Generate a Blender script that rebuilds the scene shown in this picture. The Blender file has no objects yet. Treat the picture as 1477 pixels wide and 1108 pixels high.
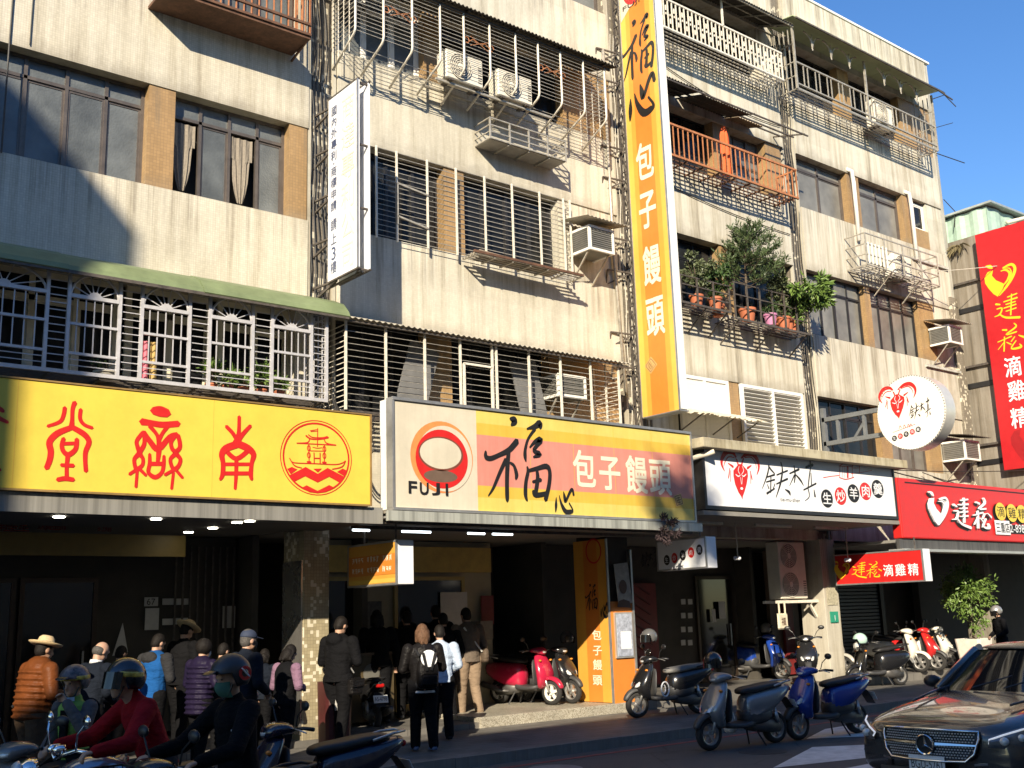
import bpy, math, random
from mathutils import Vector, Matrix
R = math.radians
rnd = random.Random(11)
SC = bpy.context.scene
C = SC.collection
PI = math.pi

# ------------------------------------------------------------------ camera
FPX, PCX, PCY, CAMZ = 1564.0, 738.0, 559.0, 1.8
def cam_axes(yaw, pitch, roll):
    cy, sy, cp, sp, cr, sr = math.cos(yaw), math.sin(yaw), math.cos(pitch), math.sin(pitch), math.cos(roll), math.sin(roll)
    fwd = Vector((sy*cp, cy*cp, sp)); rt = Vector((cy, -sy, 0)); up = rt.cross(fwd)
    return cr*rt + sr*up, -sr*rt + cr*up, fwd
CR, CU, CF = cam_axes(R(39.03), R(11.966), R(-1.798))
cd = bpy.data.cameras.new('camera'); cam = bpy.data.objects.new('camera', cd); C.objects.link(cam)
cam.matrix_world = Matrix.Translation((0, 0, CAMZ)) @ Matrix((CR, CU, -CF)).transposed().to_4x4()
cd.sensor_width = 36; cd.lens = FPX/1477*36; cd.shift_y = 5/1477; cd.shift_x = 0.5/1477
cd.clip_start = .05; cd.clip_end = 3000
SC.camera = cam

# ------------------------------------------------------------------ sky, sun, exposure
SUN_DIR = Vector((1.07, 1.0, -.74)).normalized()
elev = math.asin(-SUN_DIR.z)
w = bpy.data.worlds.new('World'); SC.world = w; w.use_nodes = True
nt = w.node_tree; bg = nt.nodes['Background']
sky = nt.nodes.new('ShaderNodeTexSky'); sky.sky_type = 'NISHITA'; sky.sun_disc = False
sky.sun_elevation = elev; sky.sun_rotation = math.atan2(-SUN_DIR.x, -SUN_DIR.y)
sky.air_density = 1.0; sky.dust_density = .1; sky.ozone_density = 1.6
hs = nt.nodes.new('ShaderNodeHueSaturation'); hs.inputs['Saturation'].default_value = 1.3; hs.inputs['Hue'].default_value = .509
nt.links.new(sky.outputs[0], hs.inputs['Color']); nt.links.new(hs.outputs[0], bg.inputs[0]); bg.inputs[1].default_value = .098
sd = bpy.data.lights.new('sun', 'SUN'); sd.energy = 4.7; sd.angle = R(.42); sd.color = (1, .875, .68)
so = bpy.data.objects.new('sun', sd); C.objects.link(so)
so.rotation_euler = SUN_DIR.to_track_quat('-Z', 'Y').to_euler(); so.location = (-20, -20, 30)
vs = SC.view_settings; vs.view_transform = 'Standard'; vs.look = 'None'; vs.exposure = 1.02; vs.gamma = 1; vs.use_curve_mapping = False

# ------------------------------------------------------------------ measuring: a pixel of the photo and a known plane give a place in the street
def ray(px, py): return CR*((px-PCX)/FPX) - CU*((py-PCY)/FPX) + CF
def at_y(px, py, y=15.0): d = ray(px, py); return Vector((0, 0, CAMZ)) + d*(y/d.y)
def at_x(px, py, x): d = ray(px, py); return Vector((0, 0, CAMZ)) + d*(x/d.x)
def at_z(px, py, z): d = ray(px, py); return Vector((0, 0, CAMZ)) + d*((z-CAMZ)/d.z)
def at_d(px, py, dep): return Vector((0, 0, CAMZ)) + ray(px, py)*dep

ZRD, ZSW, ZAR = -.10, .03, .20          # road, sidewalk, arcade floor
# ------------------------------------------------------------------ mesh building
class MB:
    def __init__(s): s.v = []; s.f = []; s.m = []; s.mi = 0
    def add(s, vs, fs):
        b = len(s.v); s.v += [tuple(p) for p in vs]
        for f in fs: s.f.append(tuple(i+b for i in f)); s.m.append(s.mi)
        return s
    def box(s, x0, x1, y0, y1, z0, z1):
        return s.add([(x0,y0,z0),(x1,y0,z0),(x1,y1,z0),(x0,y1,z0),(x0,y0,z1),(x1,y0,z1),(x1,y1,z1),(x0,y1,z1)],
                     [(0,3,2,1),(4,5,6,7),(0,1,5,4),(1,2,6,5),(2,3,7,6),(3,0,4,7)])
    def cbox(s, c, sz, rot=None, bev=0):
        hx, hy, hz = sz[0]/2, sz[1]/2, sz[2]/2
        if bev:
            vs = []
            for z in (-1, 1):
                for (a, b) in ((-1,-1),(1,-1),(1,1),(-1,1)):
                    vs.append((a*hx, b*hy, z*hz))
            pts = []
            for z, k in ((-hz, bev), (-hz+bev, 0), (hz-bev, 0), (hz, bev)):
                for (a, b) in ((-1,-1),(1,-1),(1,1),(-1,1)):
                    q = bev
                    if (a, b) in ((-1,-1),(1,1)): pts += [(a*(hx-k), b*(hy-k-q), z), (a*(hx-k-q), b*(hy-k), z)]
                    else: pts += [(a*(hx-k-q), b*(hy-k), z), (a*(hx-k), b*(hy-k-q), z)]
            fs = [tuple(range(7, -1, -1)), tuple(range(24, 32))]
            for r in range(3):
                for i in range(8): j = (i+1) % 8; fs.append((r*8+i, r*8+j, r*8+8+j, r*8+8+i))
        else:
            pts = [(a*hx, b*hy, z*hz) for z in (-1, 1) for (a, b) in ((-1,-1),(1,-1),(1,1),(-1,1))]
            fs = [(3,2,1,0),(4,5,6,7),(0,1,5,4),(1,2,6,5),(2,3,7,6),(3,0,4,7)]
        c = Vector(c)
        return s.add([(c + (rot @ Vector(p) if rot else Vector(p))) for p in pts], fs)
    def bar(s, a, b, w, h=None):
        a, b = Vector(a), Vector(b); d = b-a
        if d.length < 1e-6: return s
        h = h or w; d.normalize()
        u = Vector((0,0,1)) if abs(d.z) < .9 else Vector((1,0,0))
        p = d.cross(u).normalized()*(w/2); q = p.cross(d).normalized()*(h/2)
        vs = [a-p-q, a+p-q, a+p+q, a-p+q, b-p-q, b+p-q, b+p+q, b-p+q]
        return s.add(vs, [(3,2,1,0),(4,5,6,7),(0,1,5,4),(1,2,6,5),(2,3,7,6),(3,0,4,7)])
    def rings(s, rings, cap=True, closed=True):
        n = len(rings[0]); b = len(s.v)
        for r in rings: s.v += [tuple(p) for p in r]
        fs = []
        for k in range(len(rings)-1):
            for i in range(n if closed else n-1):
                j = (i+1) % n
                fs.append((b+k*n+i, b+k*n+j, b+(k+1)*n+j, b+(k+1)*n+i))
        if cap and closed:
            fs.append(tuple(b+i for i in range(n-1, -1, -1))); fs.append(tuple(b+(len(rings)-1)*n+i for i in range(n)))
        s.f += fs; s.m += [s.mi]*len(fs)
        return s
    def tube(s, path, r, n=6, cap=True):
        P = [Vector(p) for p in path]; rs = r if isinstance(r, (list, tuple)) else [r]*len(P)
        out = []; pu = None
        for i, p in enumerate(P):
            d = (P[min(i+1, len(P)-1)] - P[max(i-1, 0)])
            d = d.normalized() if d.length > 1e-9 else Vector((0,0,1))
            u = pu if pu is not None else (Vector((0,0,1)) if abs(d.z) < .9 else Vector((1,0,0)))
            a = d.cross(u)
            if a.length < 1e-4: a = d.cross(Vector((0,1,0)))
            a.normalize(); bb = a.cross(d).normalized(); pu = bb
            out.append([p + (a*math.cos(t) + bb*math.sin(t))*rs[i] for t in (2*PI*k/n for k in range(n))])
        return s.rings(out, cap)
    def sphere(s, c, r, n=12, m=7, rot=None, t0=0, t1=PI):
        rx, ry, rz = r if isinstance(r, (list, tuple)) else (r, r, r); c = Vector(c); out = []
        for k in range(m+1):
            t = t0+(t1-t0)*k/m; t = min(max(t, .02), PI-.02)
            ring = []
            for i in range(n):
                a = 2*PI*i/n; p = Vector((rx*math.sin(t)*math.cos(a), ry*math.sin(t)*math.sin(a), -rz*math.cos(t)))
                ring.append(c + (rot @ p if rot else p))
            out.append(ring)
        return s.rings(out)
    def lathe(s, prof, c, axis='y', n=20, rot=None, closed=False):
        # prof: (radius, along)
        c = Vector(c); out = []
        for (r, h) in prof + ([prof[0]] if closed else []):
            ring = []
            for i in range(n):
                a = 2*PI*i/n; x, y = r*math.cos(a), r*math.sin(a)
                p = Vector((x, h, y)) if axis == 'y' else Vector((h, x, y)) if axis == 'x' else Vector((x, y, h))
                ring.append(c + (rot @ p if rot else p))
            out.append(ring)
        return s.rings(out, cap=not closed)
    def prism(s, poly, fn, d0, d1):
        # poly 2d, fn(u,v,d) -> xyz
        n = len(poly)
        vs = [fn(u, v, d0) for u, v in poly] + [fn(u, v, d1) for u, v in poly]
        return s.add(vs, [tuple(range(n-1, -1, -1)), tuple(range(n, 2*n))] + [(i, (i+1) % n, n+(i+1) % n, n+i) for i in range(n)])
    def quad(s, a, b, c, d): return s.add([a, b, c, d], [(0, 1, 2, 3)])
    def build(s, name, mats, parent=None, smooth=False, sub=0, label=None, world=False, ang=None, bevel=0):
        me = bpy.data.meshes.new(name); me.from_pydata(s.v, [], s.f)
        mats = mats if isinstance(mats, (list, tuple)) else [mats]
        for m in mats: me.materials.append(m)
        if len(mats) > 1: me.polygons.foreach_set('material_index', s.m)
        return link(name, me, parent, smooth, sub, label, bevel)

def fix_normals(me):
    import bmesh
    bm = bmesh.new(); bm.from_mesh(me); bmesh.ops.recalc_face_normals(bm, faces=bm.faces); bm.to_mesh(me); bm.free()
def link(name, me, parent=None, smooth=False, sub=0, label=None, bevel=0):
    o = bpy.data.objects.new(name, me); C.objects.link(o)
    fix_normals(me)
    if smooth: me.polygons.foreach_set('use_smooth', [True]*len(me.polygons))
    if bevel:
        b = o.modifiers.new('bevel', 'BEVEL'); b.width = bevel; b.segments = 2; b.limit_method = 'ANGLE'; b.angle_limit = R(40)
    if sub:
        m = o.modifiers.new('subsurf', 'SUBSURF'); m.levels = m.render_levels = sub
    if smooth == 2:
        try: me.set_sharp_from_angle(angle=R(40))
        except Exception: pass
    if parent is not None:
        o.parent = parent
        if parent.get('_w'):
            o.matrix_parent_inverse = Matrix.Translation(-parent.location)
    if label: o['label'] = label
    return o
def tag(o, label=None, cat=None, group=None, kind=None):
    if label: o['label'] = label
    if cat: o['category'] = cat
    if group: o['group'] = group
    if kind: o['kind'] = kind
    return o
def thing(name, label, cat, loc=(0,0,0), rotz=0, group=None, world=False, kind=None):
    """an Empty at the base of a thing; world=True: its parts are given in street coordinates"""
    o = bpy.data.objects.new(name, None); C.objects.link(o); o.empty_display_size = .1
    o.location = loc; o.rotation_euler = (0, 0, rotz)
    if world: o['_w'] = 1
    return tag(o, label, cat, group, kind)
_kids = {}
def dup(root, loc=None, rotz=None, label=None, scale=None):
    r = root.copy(); C.objects.link(r)
    if loc is not None: r.location = loc
    if rotz is not None: r.rotation_euler = (0, 0, rotz)
    if label: r['label'] = label
    if scale: r.scale = (scale,)*3
    for ch in list(root.children):
        c = ch.copy(); C.objects.link(c); c.parent = r
        for g in list(ch.children):
            d = g.copy(); C.objects.link(d); d.parent = c
    return r
def copies(proto, n_loc, parent, name=None):
    """alike pieces that share one mesh"""
    for p in n_loc:
        o = bpy.data.objects.new(name or proto.name.split('.')[0], proto.data); C.objects.link(o); o.parent = parent; o.location = p
        o.matrix_parent_inverse = proto.matrix_parent_inverse.copy()
def superring(cx, cy, cz, hw, hh, plane, n=16, e=2.6):
    out = []
    for i in range(n):
        a = 2*PI*i/n; ca, sa = math.cos(a), math.sin(a)
        u = hw*math.copysign(abs(ca)**(2/e), ca); v = hh*math.copysign(abs(sa)**(2/e), sa)
        out.append((cx, cy+u, cz+v) if plane == 'yz' else (cx+v, cy+u, cz))
    return out
def arc(c, r, a0, a1, n, y=0):
    return [(c[0]+r*math.cos(a0+(a1-a0)*i/n), y, c[1]+r*math.sin(a0+(a1-a0)*i/n)) for i in range(n+1)]
# ------------------------------------------------------------------ materials
def srgb(r, g, b):
    f = lambda c: (c/255/12.92 if c/255 <= .04045 else ((c/255+.055)/1.055)**2.4)
    return (f(r), f(g), f(b))
class NT:
    def __init__(s, name):
        s.mat = bpy.data.materials.new(name); s.mat.use_nodes = True; s.t = s.mat.node_tree; s.b = s.t.nodes['Principled BSDF']; s._c = None
    def n(s, typ, **kw):
        nd = s.t.nodes.new('ShaderNode'+typ)
        for k, v in kw.items(): setattr(nd, k, v)
        return nd
    def l(s, a, b): s.t.links.new(a, b)
    def co(s):
        if s._c is None: s._c = s.n('TexCoord').outputs['Object']
        return s._c
    def map(s, scale, vec=None, loc=(0,0,0), rot=(0,0,0)):
        m = s.n('Mapping'); m.inputs['Scale'].default_value = scale; m.inputs['Location'].default_value = loc; m.inputs['Rotation'].default_value = rot
        s.l(vec or s.co(), m.inputs[0]); return m.outputs[0]
    def noise(s, scale=5, detail=4, rough=.6, vec=None):
        q = s.n('TexNoise'); q.inputs['Scale'].default_value = scale; q.inputs['Detail'].default_value = detail; q.inputs['Roughness'].default_value = rough
        s.l(vec or s.co(), q.inputs['Vector']); return q.outputs[0]
    def ramp(s, fac, stops):
        r = s.n('ValToRGB'); e = r.color_ramp.elements
        while len(e) < len(stops): e.new(.5)
        for i, (p, c) in enumerate(stops): e[i].position = p; e[i].color = (*c, 1) if isinstance(c, tuple) else (c, c, c, 1)
        s.l(fac, r.inputs[0]); return r.outputs[0]
    def mix(s, a, b, fac, mode='MIX'):
        m = s.n('Mix', data_type='RGBA', blend_type=mode)
        for val, inp in ((fac, m.inputs[0]), (a, m.inputs[6]), (b, m.inputs[7])):
            if isinstance(val, (int, float)): inp.default_value = val
            elif isinstance(val, tuple): inp.default_value = (*val, 1)
            else: s.l(val, inp)
        return m.outputs[2]
    def math(s, op, a, b=0.0):
        m = s.n('Math', operation=op)
        for val, inp in ((a, m.inputs[0]), (b, m.inputs[1])):
            if isinstance(val, (int, float)): inp.default_value = val
            else: s.l(val, inp)
        return m.outputs[0]
    def bump(s, h, strength=.3, dist=.01):
        b = s.n('Bump'); b.inputs['Strength'].default_value = strength; b.inputs['Distance'].default_value = dist
        s.l(h, b.inputs['Height']); s.l(b.outputs[0], s.b.inputs['Normal'])
    def base(s, c):
        if isinstance(c, tuple): s.b.inputs['Base Color'].default_value = (*c, 1)
        else: s.l(c, s.b.inputs['Base Color'])
    def set(s, rough=None, metal=None, spec=None, coat=None):
        if rough is not None:
            if isinstance(rough, (int, float)): s.b.inputs['Roughness'].default_value = rough
            else: s.l(rough, s.b.inputs['Roughness'])
        if metal is not None: s.b.inputs['Metallic'].default_value = metal
        if spec is not None: s.b.inputs['Specular IOR Level'].default_value = spec
        if coat is not None: s.b.inputs['Coat Weight'].default_value = coat; s.b.inputs['Coat Roughness'].default_value = .04
    def wallvec(s):
        q = s.n('SeparateXYZ'); s.l(s.co(), q.inputs[0]); c = s.n('CombineXYZ')
        s.l(s.math('ADD', q.outputs[0], q.outputs[1]), c.inputs[0]); s.l(q.outputs[2], c.inputs[1]); return c.outputs[0], q

_M = {}
def mat(name, col, rough=.6, metal=0.0, var=.12, scale=6, bump=.0, coat=None, spec=None, emit=None):
    """plain material with a little wear: colour noise, roughness noise, optional relief"""
    if name in _M: return _M[name]
    m = NT(name)
    if var:
        nz = m.noise(scale, 5, .65)
        lo = tuple(max(0, c*(1-var)) for c in col); hi = tuple(min(1, c*(1+var)) for c in col)
        m.base(m.ramp(nz, [(.3, lo), (.7, hi)]))
        m.set(rough=m.math('ADD', m.math('MULTIPLY', nz, .2), max(.02, rough-.1)))
        if bump: m.bump(m.noise(scale*8, 3), bump, .004)
    else: m.base(col); m.set(rough=rough)
    m.set(metal=metal, coat=coat, spec=spec)
    if emit:
        m.b.inputs['Emission Color'].default_value = (*col, 1); m.b.inputs['Emission Strength'].default_value = emit
    _M[name] = m.mat; return m.mat

def drips(m, c):
    """rain-washed runs that start at the top of a wall panel, soot at its foot, and old repair patches"""
    q = m.n('SeparateXYZ'); m.l(m.n('TexCoord').outputs['Generated'], q.inputs[0]); g = q.outputs[2]
    run = m.ramp(m.noise(1, 5, .65, m.map((8, 8, .10))), [(.50, 0.), (.62, 1.)])
    f = m.math('MULTIPLY', run, m.ramp(m.math('ADD', g, m.math('MULTIPLY', m.noise(2.2, 4), .5)), [(.75, 0.), (1.25, .9)]))
    c = m.mix(c, (.15, .125, .09), m.math('MULTIPLY', f, .52))
    soot = m.ramp(m.math('ADD', g, m.math('MULTIPLY', m.noise(3, 6, .7), .35)), [(.14, .5), (.32, 0.)])
    c = m.mix(c, (.17, .15, .115), soot)
    v, _ = m.wallvec(); b = m.n('TexBrick'); b.inputs['Scale'].default_value = 1; b.inputs['Brick Width'].default_value = 2.3; b.inputs['Row Height'].default_value = .83; b.inputs['Mortar Size'].default_value = .0
    b.inputs['Color1'].default_value = (.86, .85, .83, 1); b.inputs['Color2'].default_value = (1.05, 1.05, 1.04, 1); m.l(v, b.inputs['Vector'])
    return m.mix(c, b.outputs[0], .55, 'MULTIPLY')

def tile_mat(name, col, grout, size, mortar=.12, streak=.35, var=.10, rough=.45, peel=None, bump=.5):
    m = NT(name); v, q = m.wallvec()
    b = m.n('TexBrick'); b.offset = 0; b.squash = 1; b.inputs['Scale'].default_value = 1
    b.inputs['Brick Width'].default_value = size; b.inputs['Row Height'].default_value = size
    b.inputs['Mortar Size'].default_value = size*mortar/2; b.inputs['Mortar Smooth'].default_value = .2; b.inputs['Bias'].default_value = 0
    b.inputs['Color1'].default_value = (*[c*(1-var) for c in col], 1); b.inputs['Color2'].default_value = (*[min(1, c*(1+var)) for c in col], 1); b.inputs['Mortar'].default_value = (*grout, 1)
    m.l(v, b.inputs['Vector']); c = b.outputs[0]
    if peel:
        sn = m.n('VectorMath', operation='SNAP'); sn.inputs[1].default_value = (size, size, size); m.l(v, sn.inputs[0])
        pz = m.noise(2.2, 5, .75, sn.outputs[0]); wn = m.n('TexWhiteNoise'); m.l(sn.outputs[0], wn.inputs[0])
        f = m.math('ADD', pz, m.math('MULTIPLY', wn.outputs[0], .34))
        msk = m.math('GREATER_THAN', f, peel); c = m.mix(c, (.66, .61, .48), msk)
    big = m.noise(.7, 6, .6)
    c = m.mix(c, m.ramp(big, [(.3, .72), (.62, 1.0)]), .8, 'MULTIPLY')
    st = m.noise(1, 6, .7, m.map((5, 5, .28)))
    c = m.mix(c, m.ramp(st, [(.33, (.40, .36, .30)), (.42, (.74, .71, .65)), (.56, (1, 1, 1))]), streak, 'MULTIPLY')
    c = drips(m, c)
    m.base(c); m.set(rough=rough); m.bump(b.outputs['Fac'], -bump, .004)
    _M[name] = m.mat; return m.mat

def plaster_mat(name, col, streak=.6, rough=.85):
    m = NT(name)
    c = m.ramp(m.noise(1.1, 8, .7), [(.25, tuple(x*.72 for x in col)), (.5, col), (.8, tuple(min(1, x*1.1) for x in col))])
    st = m.noise(1, 7, .72, m.map((4.5, 4.5, .22)))
    c = m.mix(c, m.ramp(st, [(.34, (.32, .29, .25)), (.42, (.68, .64, .57)), (.56, (1, 1, 1))]), streak, 'MULTIPLY')
    sp = m.noise(26, 4, .7); c = m.mix(c, m.ramp(sp, [(.3, .75), (.45, 1.0)]), .5, 'MULTIPLY')
    c = drips(m, c)
    m.base(c); m.set(rough=rough); m.bump(m.noise(40, 5, .7), .25, .006)
    _M[name] = m.mat; return m.mat

CREAM_TILE = tile_mat('cream mosaic tile', (.615, .575, .47), (.46, .42, .34), .036, var=.06, streak=.62, rough=.55, bump=.25)
PALE_TILE = tile_mat('pale mosaic tile', (.62, .585, .485), (.55, .515, .42), .036, var=.05, streak=.62, rough=.6, bump=.2)
OCHRE_TILE = tile_mat('ochre mosaic tile', (.39, .25, .115), (.28, .19, .10), .05, streak=.25, rough=.45)
PEEL_TILE = tile_mat('peeling grey mosaic tile', (.24, .21, .165), (.15, .13, .10), .055, peel=.80, streak=.6, rough=.6)
COL_TILE = tile_mat('column mosaic tile', (.36, .31, .20), (.24, .20, .13), .05, peel=.79, streak=.2, rough=.4)
PLASTER = plaster_mat('weathered cream plaster', (.56, .53, .445), .8)
PLASTER_W = plaster_mat('pale grey parapet plaster', (.50, .50, .46), .75)
CONC = plaster_mat('grey concrete', (.31, .29, .25), .7)
CONC_D = plaster_mat('dark stained concrete', (.25, .225, .185), .8)
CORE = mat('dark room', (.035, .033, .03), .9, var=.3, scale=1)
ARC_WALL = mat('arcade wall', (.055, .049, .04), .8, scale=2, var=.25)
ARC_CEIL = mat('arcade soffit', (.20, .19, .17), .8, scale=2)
def glass_mat(name, col, rough, bump=0, bs=60):
    m = NT(name); m.base(m.ramp(m.noise(1.6, 3), [(.3, tuple(c*.6 for c in col)), (.7, tuple(c*1.3 for c in col))])); m.set(rough=rough, spec=.6)
    if bump:
        vo = m.n('TexVoronoi'); vo.inputs['Scale'].default_value = bs; m.l(m.co(), vo.inputs['Vector']); m.bump(vo.outputs[0], bump, .006)
    _M[name] = m.mat; return m.mat
G_OBS = glass_mat('patterned glass', (.115, .125, .125), .28, .5, 30)
G_DARK = glass_mat('dark window glass', (.014, .015, .016), .12); _M['dark window glass'].node_tree.nodes['Principled BSDF'].inputs['Specular IOR Level'].default_value = .22
G_GREY = glass_mat('grey curtained glass', (.17, .165, .145), .3)
G_SMOKE = glass_mat('smoked shop glass', (.012, .011, .010), .1)
FR_BROWN = mat('brown aluminium', (.13, .11, .095), .45, .5, .2)
FR_DARK = mat('dark aluminium', (.035, .035, .037), .4, .5, .2)
FR_SILV = mat('silver aluminium', (.50, .49, .46), .4, .6, .12)
FR_WHITE = mat('white paint', (.74, .72, .66), .5, 0, .06)
CAGE_W = mat('white painted steel bar', (.70, .65, .55), .5, .1, .2, 12)
CAGE_G = mat('grey lavender steel', (.56, .55, .56), .45, .3, .12, 10)
CAGE_D = mat('dark rusty steel bar', (.10, .085, .072), .6, .3, .4, 14)
CAGE_S = mat('dull steel bar', (.40, .37, .31), .5, .4, .3, 12)
RUST_O = mat('orange rusty rail', (.42, .17, .07), .6, .1, .35, 12)
RUST_B = mat('brown rust', (.12, .06, .035), .8, .1, .4, 10)
GREEN_AW = mat('green awning sheet', (.155, .195, .095), .55, 0, .22, 3, .1)
GREEN_LT = mat('pale green awning sheet', (.36, .42, .25), .5, 0, .12, 3)
CORR_D = mat('dark corrugated sheet', (.085, .075, .06), .7, .2, .4, 8)
CORR_L = mat('light corrugated sheet', (.46, .42, .34), .6, .3, .25, 8)
AC_W = mat('ivory appliance shell', (.66, .62, .52), .45, 0, .08, 5)
AC_GR = mat('grey grille', (.16, .155, .14), .5, .2, .2)
BLACK = mat('black plastic', (.015, .015, .016), .45, 0, .25)
RUBBER = mat('tyre rubber', (.02, .019, .018), .85, 0, .25, 20, .15)
STEEL = mat('galvanised steel', (.42, .42, .41), .4, .7, .15)
GREY_ST = mat('grey painted steel', (.17, .18, .185), .5, .3, .12)
CHROME = mat('chrome', (.75, .74, .72), .1, 1, .04)
CABLE = mat('black cable', (.02, .018, .016), .6, 0, .2)
CABLE_W = mat('pale cable', (.50, .46, .38), .6, 0, .2)
PVC = mat('pale pvc pipe', (.62, .57, .46), .45, 0, .1)
# ------------------------------------------------------------------ ground
YW = 15.0                                   # plane of the upper walls
def asphalt_mat():
    m = NT('asphalt'); n1 = m.noise(.35, 6, .6); n2 = m.noise(120, 3, .7)
    c = m.ramp(n1, [(.3, (.058, .055, .051)), (.7, (.10, .096, .089))])
    vo = m.n('TexVoronoi', feature='DISTANCE_TO_EDGE'); vo.inputs['Scale'].default_value = .45; m.l(m.map((1, 1, 1), m.n('TexCoord').outputs['Object']), vo.inputs['Vector'])
    c = m.mix(c, m.ramp(m.math('ADD', vo.outputs[0], m.math('MULTIPLY', m.noise(6, 4), .05)), [(.026, .45), (.034, 1.0)]), .6, 'MULTIPLY')
    c = m.mix(c, m.ramp(m.noise(.9, 4, .7), [(.34, .5), (.42, 1.0)]), .7, 'MULTIPLY')
    c = m.mix(c, m.ramp(n2, [(.3, .55), (.7, 1.2)]), .7, 'MULTIPLY'); m.base(c); m.set(rough=.8); m.bump(n2, .35, .006); return m.mat
def paving_mat(name, col, w, h, joint):
    m = NT(name); b = m.n('TexBrick'); b.inputs['Scale'].default_value = 1; b.inputs['Brick Width'].default_value = w; b.inputs['Row Height'].default_value = h
    b.inputs['Mortar Size'].default_value = .006; b.inputs['Color1'].default_value = (*[c*.8 for c in col], 1); b.inputs['Color2'].default_value = (*[c*1.15 for c in col], 1); b.inputs['Mortar'].default_value = (*joint, 1)
    m.l(m.co(), b.inputs['Vector'])
    c = m.mix(b.outputs[0], m.ramp(m.noise(1.2, 7, .7), [(.32, .45), (.45, .85), (.7, 1.15)]), .9, 'MULTIPLY'); m.base(c); m.set(rough=.65); m.bump(b.outputs['Fac'], -.4, .006); return m.mat
def terrazzo_mat():
    m = NT('washed pebble terrazzo'); vo = m.n('TexVoronoi'); vo.inputs['Scale'].default_value = 75; m.l(m.co(), vo.inputs['Vector'])
    sp = m.n('SeparateColor'); m.l(vo.outputs['Color'], sp.inputs[0])
    c = m.ramp(sp.outputs[0], [(.0, (.16, .14, .10)), (.35, (.36, .33, .26)), (.75, (.48, .45, .37)), (1, (.24, .2, .15))])
    c = m.mix(c, m.ramp(m.noise(1.5, 5), [(.3, .7), (.7, 1.05)]), .8, 'MULTIPLY'); m.base(c); m.set(rough=.5); m.bump(vo.outputs['Distance'], .3, .004); return m.mat
ASPH, PAVE, TERR = asphalt_mat(), paving_mat('grey pavers', (.15, .14, .125), .4, .2, (.06, .055, .05)), terrazzo_mat()
KERB = plaster_mat('kerb concrete', (.19, .18, .165), .4)
ZEB = mat('worn road paint', (.62, .61, .58), .7, 0, .22, 5)
REDL = mat('faded red line paint', (.24, .06, .05), .75, 0, .3, 6)
tag(MB().box(-1500, 1500, -1500, 1500, -1.0, -.14).build('ground', mat('far ground', (.12, .115, .105), .9)), kind='structure')
tag(MB().box(-90, 140, -2.5, 12.0, -.5, ZRD).build('road', ASPH), kind='structure')
tag(MB().box(-60, 90, 12.16, 14.95, -.4, ZSW).build('sidewalk', PAVE), kind='structure')
tag(MB().box(-60, 90, -6, -2.66, -.4, ZSW).build('sidewalk', PAVE), kind='structure')
ks = MB().box(-.4, .595-.0, 0, .16, -.4, ZSW+.01).build('kerb', KERB, bevel=.012); ks.location = (4.0, 12, 0)
tag(ks, kind='structure')
kp = MB().box(-.497, .497, 0, .16, -.4, ZSW+.01).build('kerb_stone', KERB, ks, bevel=.015); kp.location = (1.1, 0, 0)
copies(kp, [(1.1+k+.0, 0, rnd.uniform(-.006, .004)) for k in range(1, 34)], ks)
kb = MB().box(-60, 3.58, 12, 12.16, -.4, ZSW+.01).box(38.7, 90, 12, 12.16, -.4, ZSW+.01).box(-60, 90, -2.66, -2.5, -.4, ZSW+.01)
tag(kb.build('kerb', KERB), kind='structure')
# painted markings
zm = MB()
for (a, b, c, d) in (((1190, 1052), (1265, 1040), (1265, 1062), (1163, 1066)), ((1115, 1108), (1172, 1078), (1265, 1074), (1265, 1092)), ((1080, 1135), (1265, 1100), (1275, 1118), (1060, 1180))):
    zm.add([(*at_z(*p, ZRD)[:2], ZRD+.004) for p in (a, b, c, d)], [(0, 1, 2, 3)])
tag(zm.build('road_marking', ZEB), kind='structure')
tag(MB().box(-30, 60, 11.55, 11.65, -.25, ZRD+.004).build('road_marking', REDL), kind='structure')
def disc(x, y, z, r, h, n=28): return MB().lathe([(.001, z), (r, z), (r, z+h), (.001, z+h)], (x, y, 0), 'z', n)
mh = at_z(1100, 1084, ZRD)
tag(disc(mh.x, mh.y, ZRD-.01, .33, .016).build('manhole_cover', mat('cast iron', (.07, .07, .07), .6, .6, .3)), 'round iron manhole cover in the road beside the silver scooter', 'manhole cover')
mh = at_z(785, 1107, ZRD)
tag(disc(mh.x, mh.y-.2, ZRD-.01, .36, .014).build('manhole_cover', mat('worn concrete lid', (.22, .21, .2), .7, 0, .3)), 'pale round manhole cover at the bottom edge near the kerb', 'manhole cover')
tag(MB().box(-40, 11.2, 14.95, 18.5, -.4, .12).box(15.0, 60, 14.95, 18.5, -.4, ZAR).build('arcade_floor', PAVE), kind='structure')
tag(MB().box(11.2, 15.0, 14.9, 18.5, -.4, ZAR).build('arcade_step', TERR, bevel=.012), kind='structure')

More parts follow.
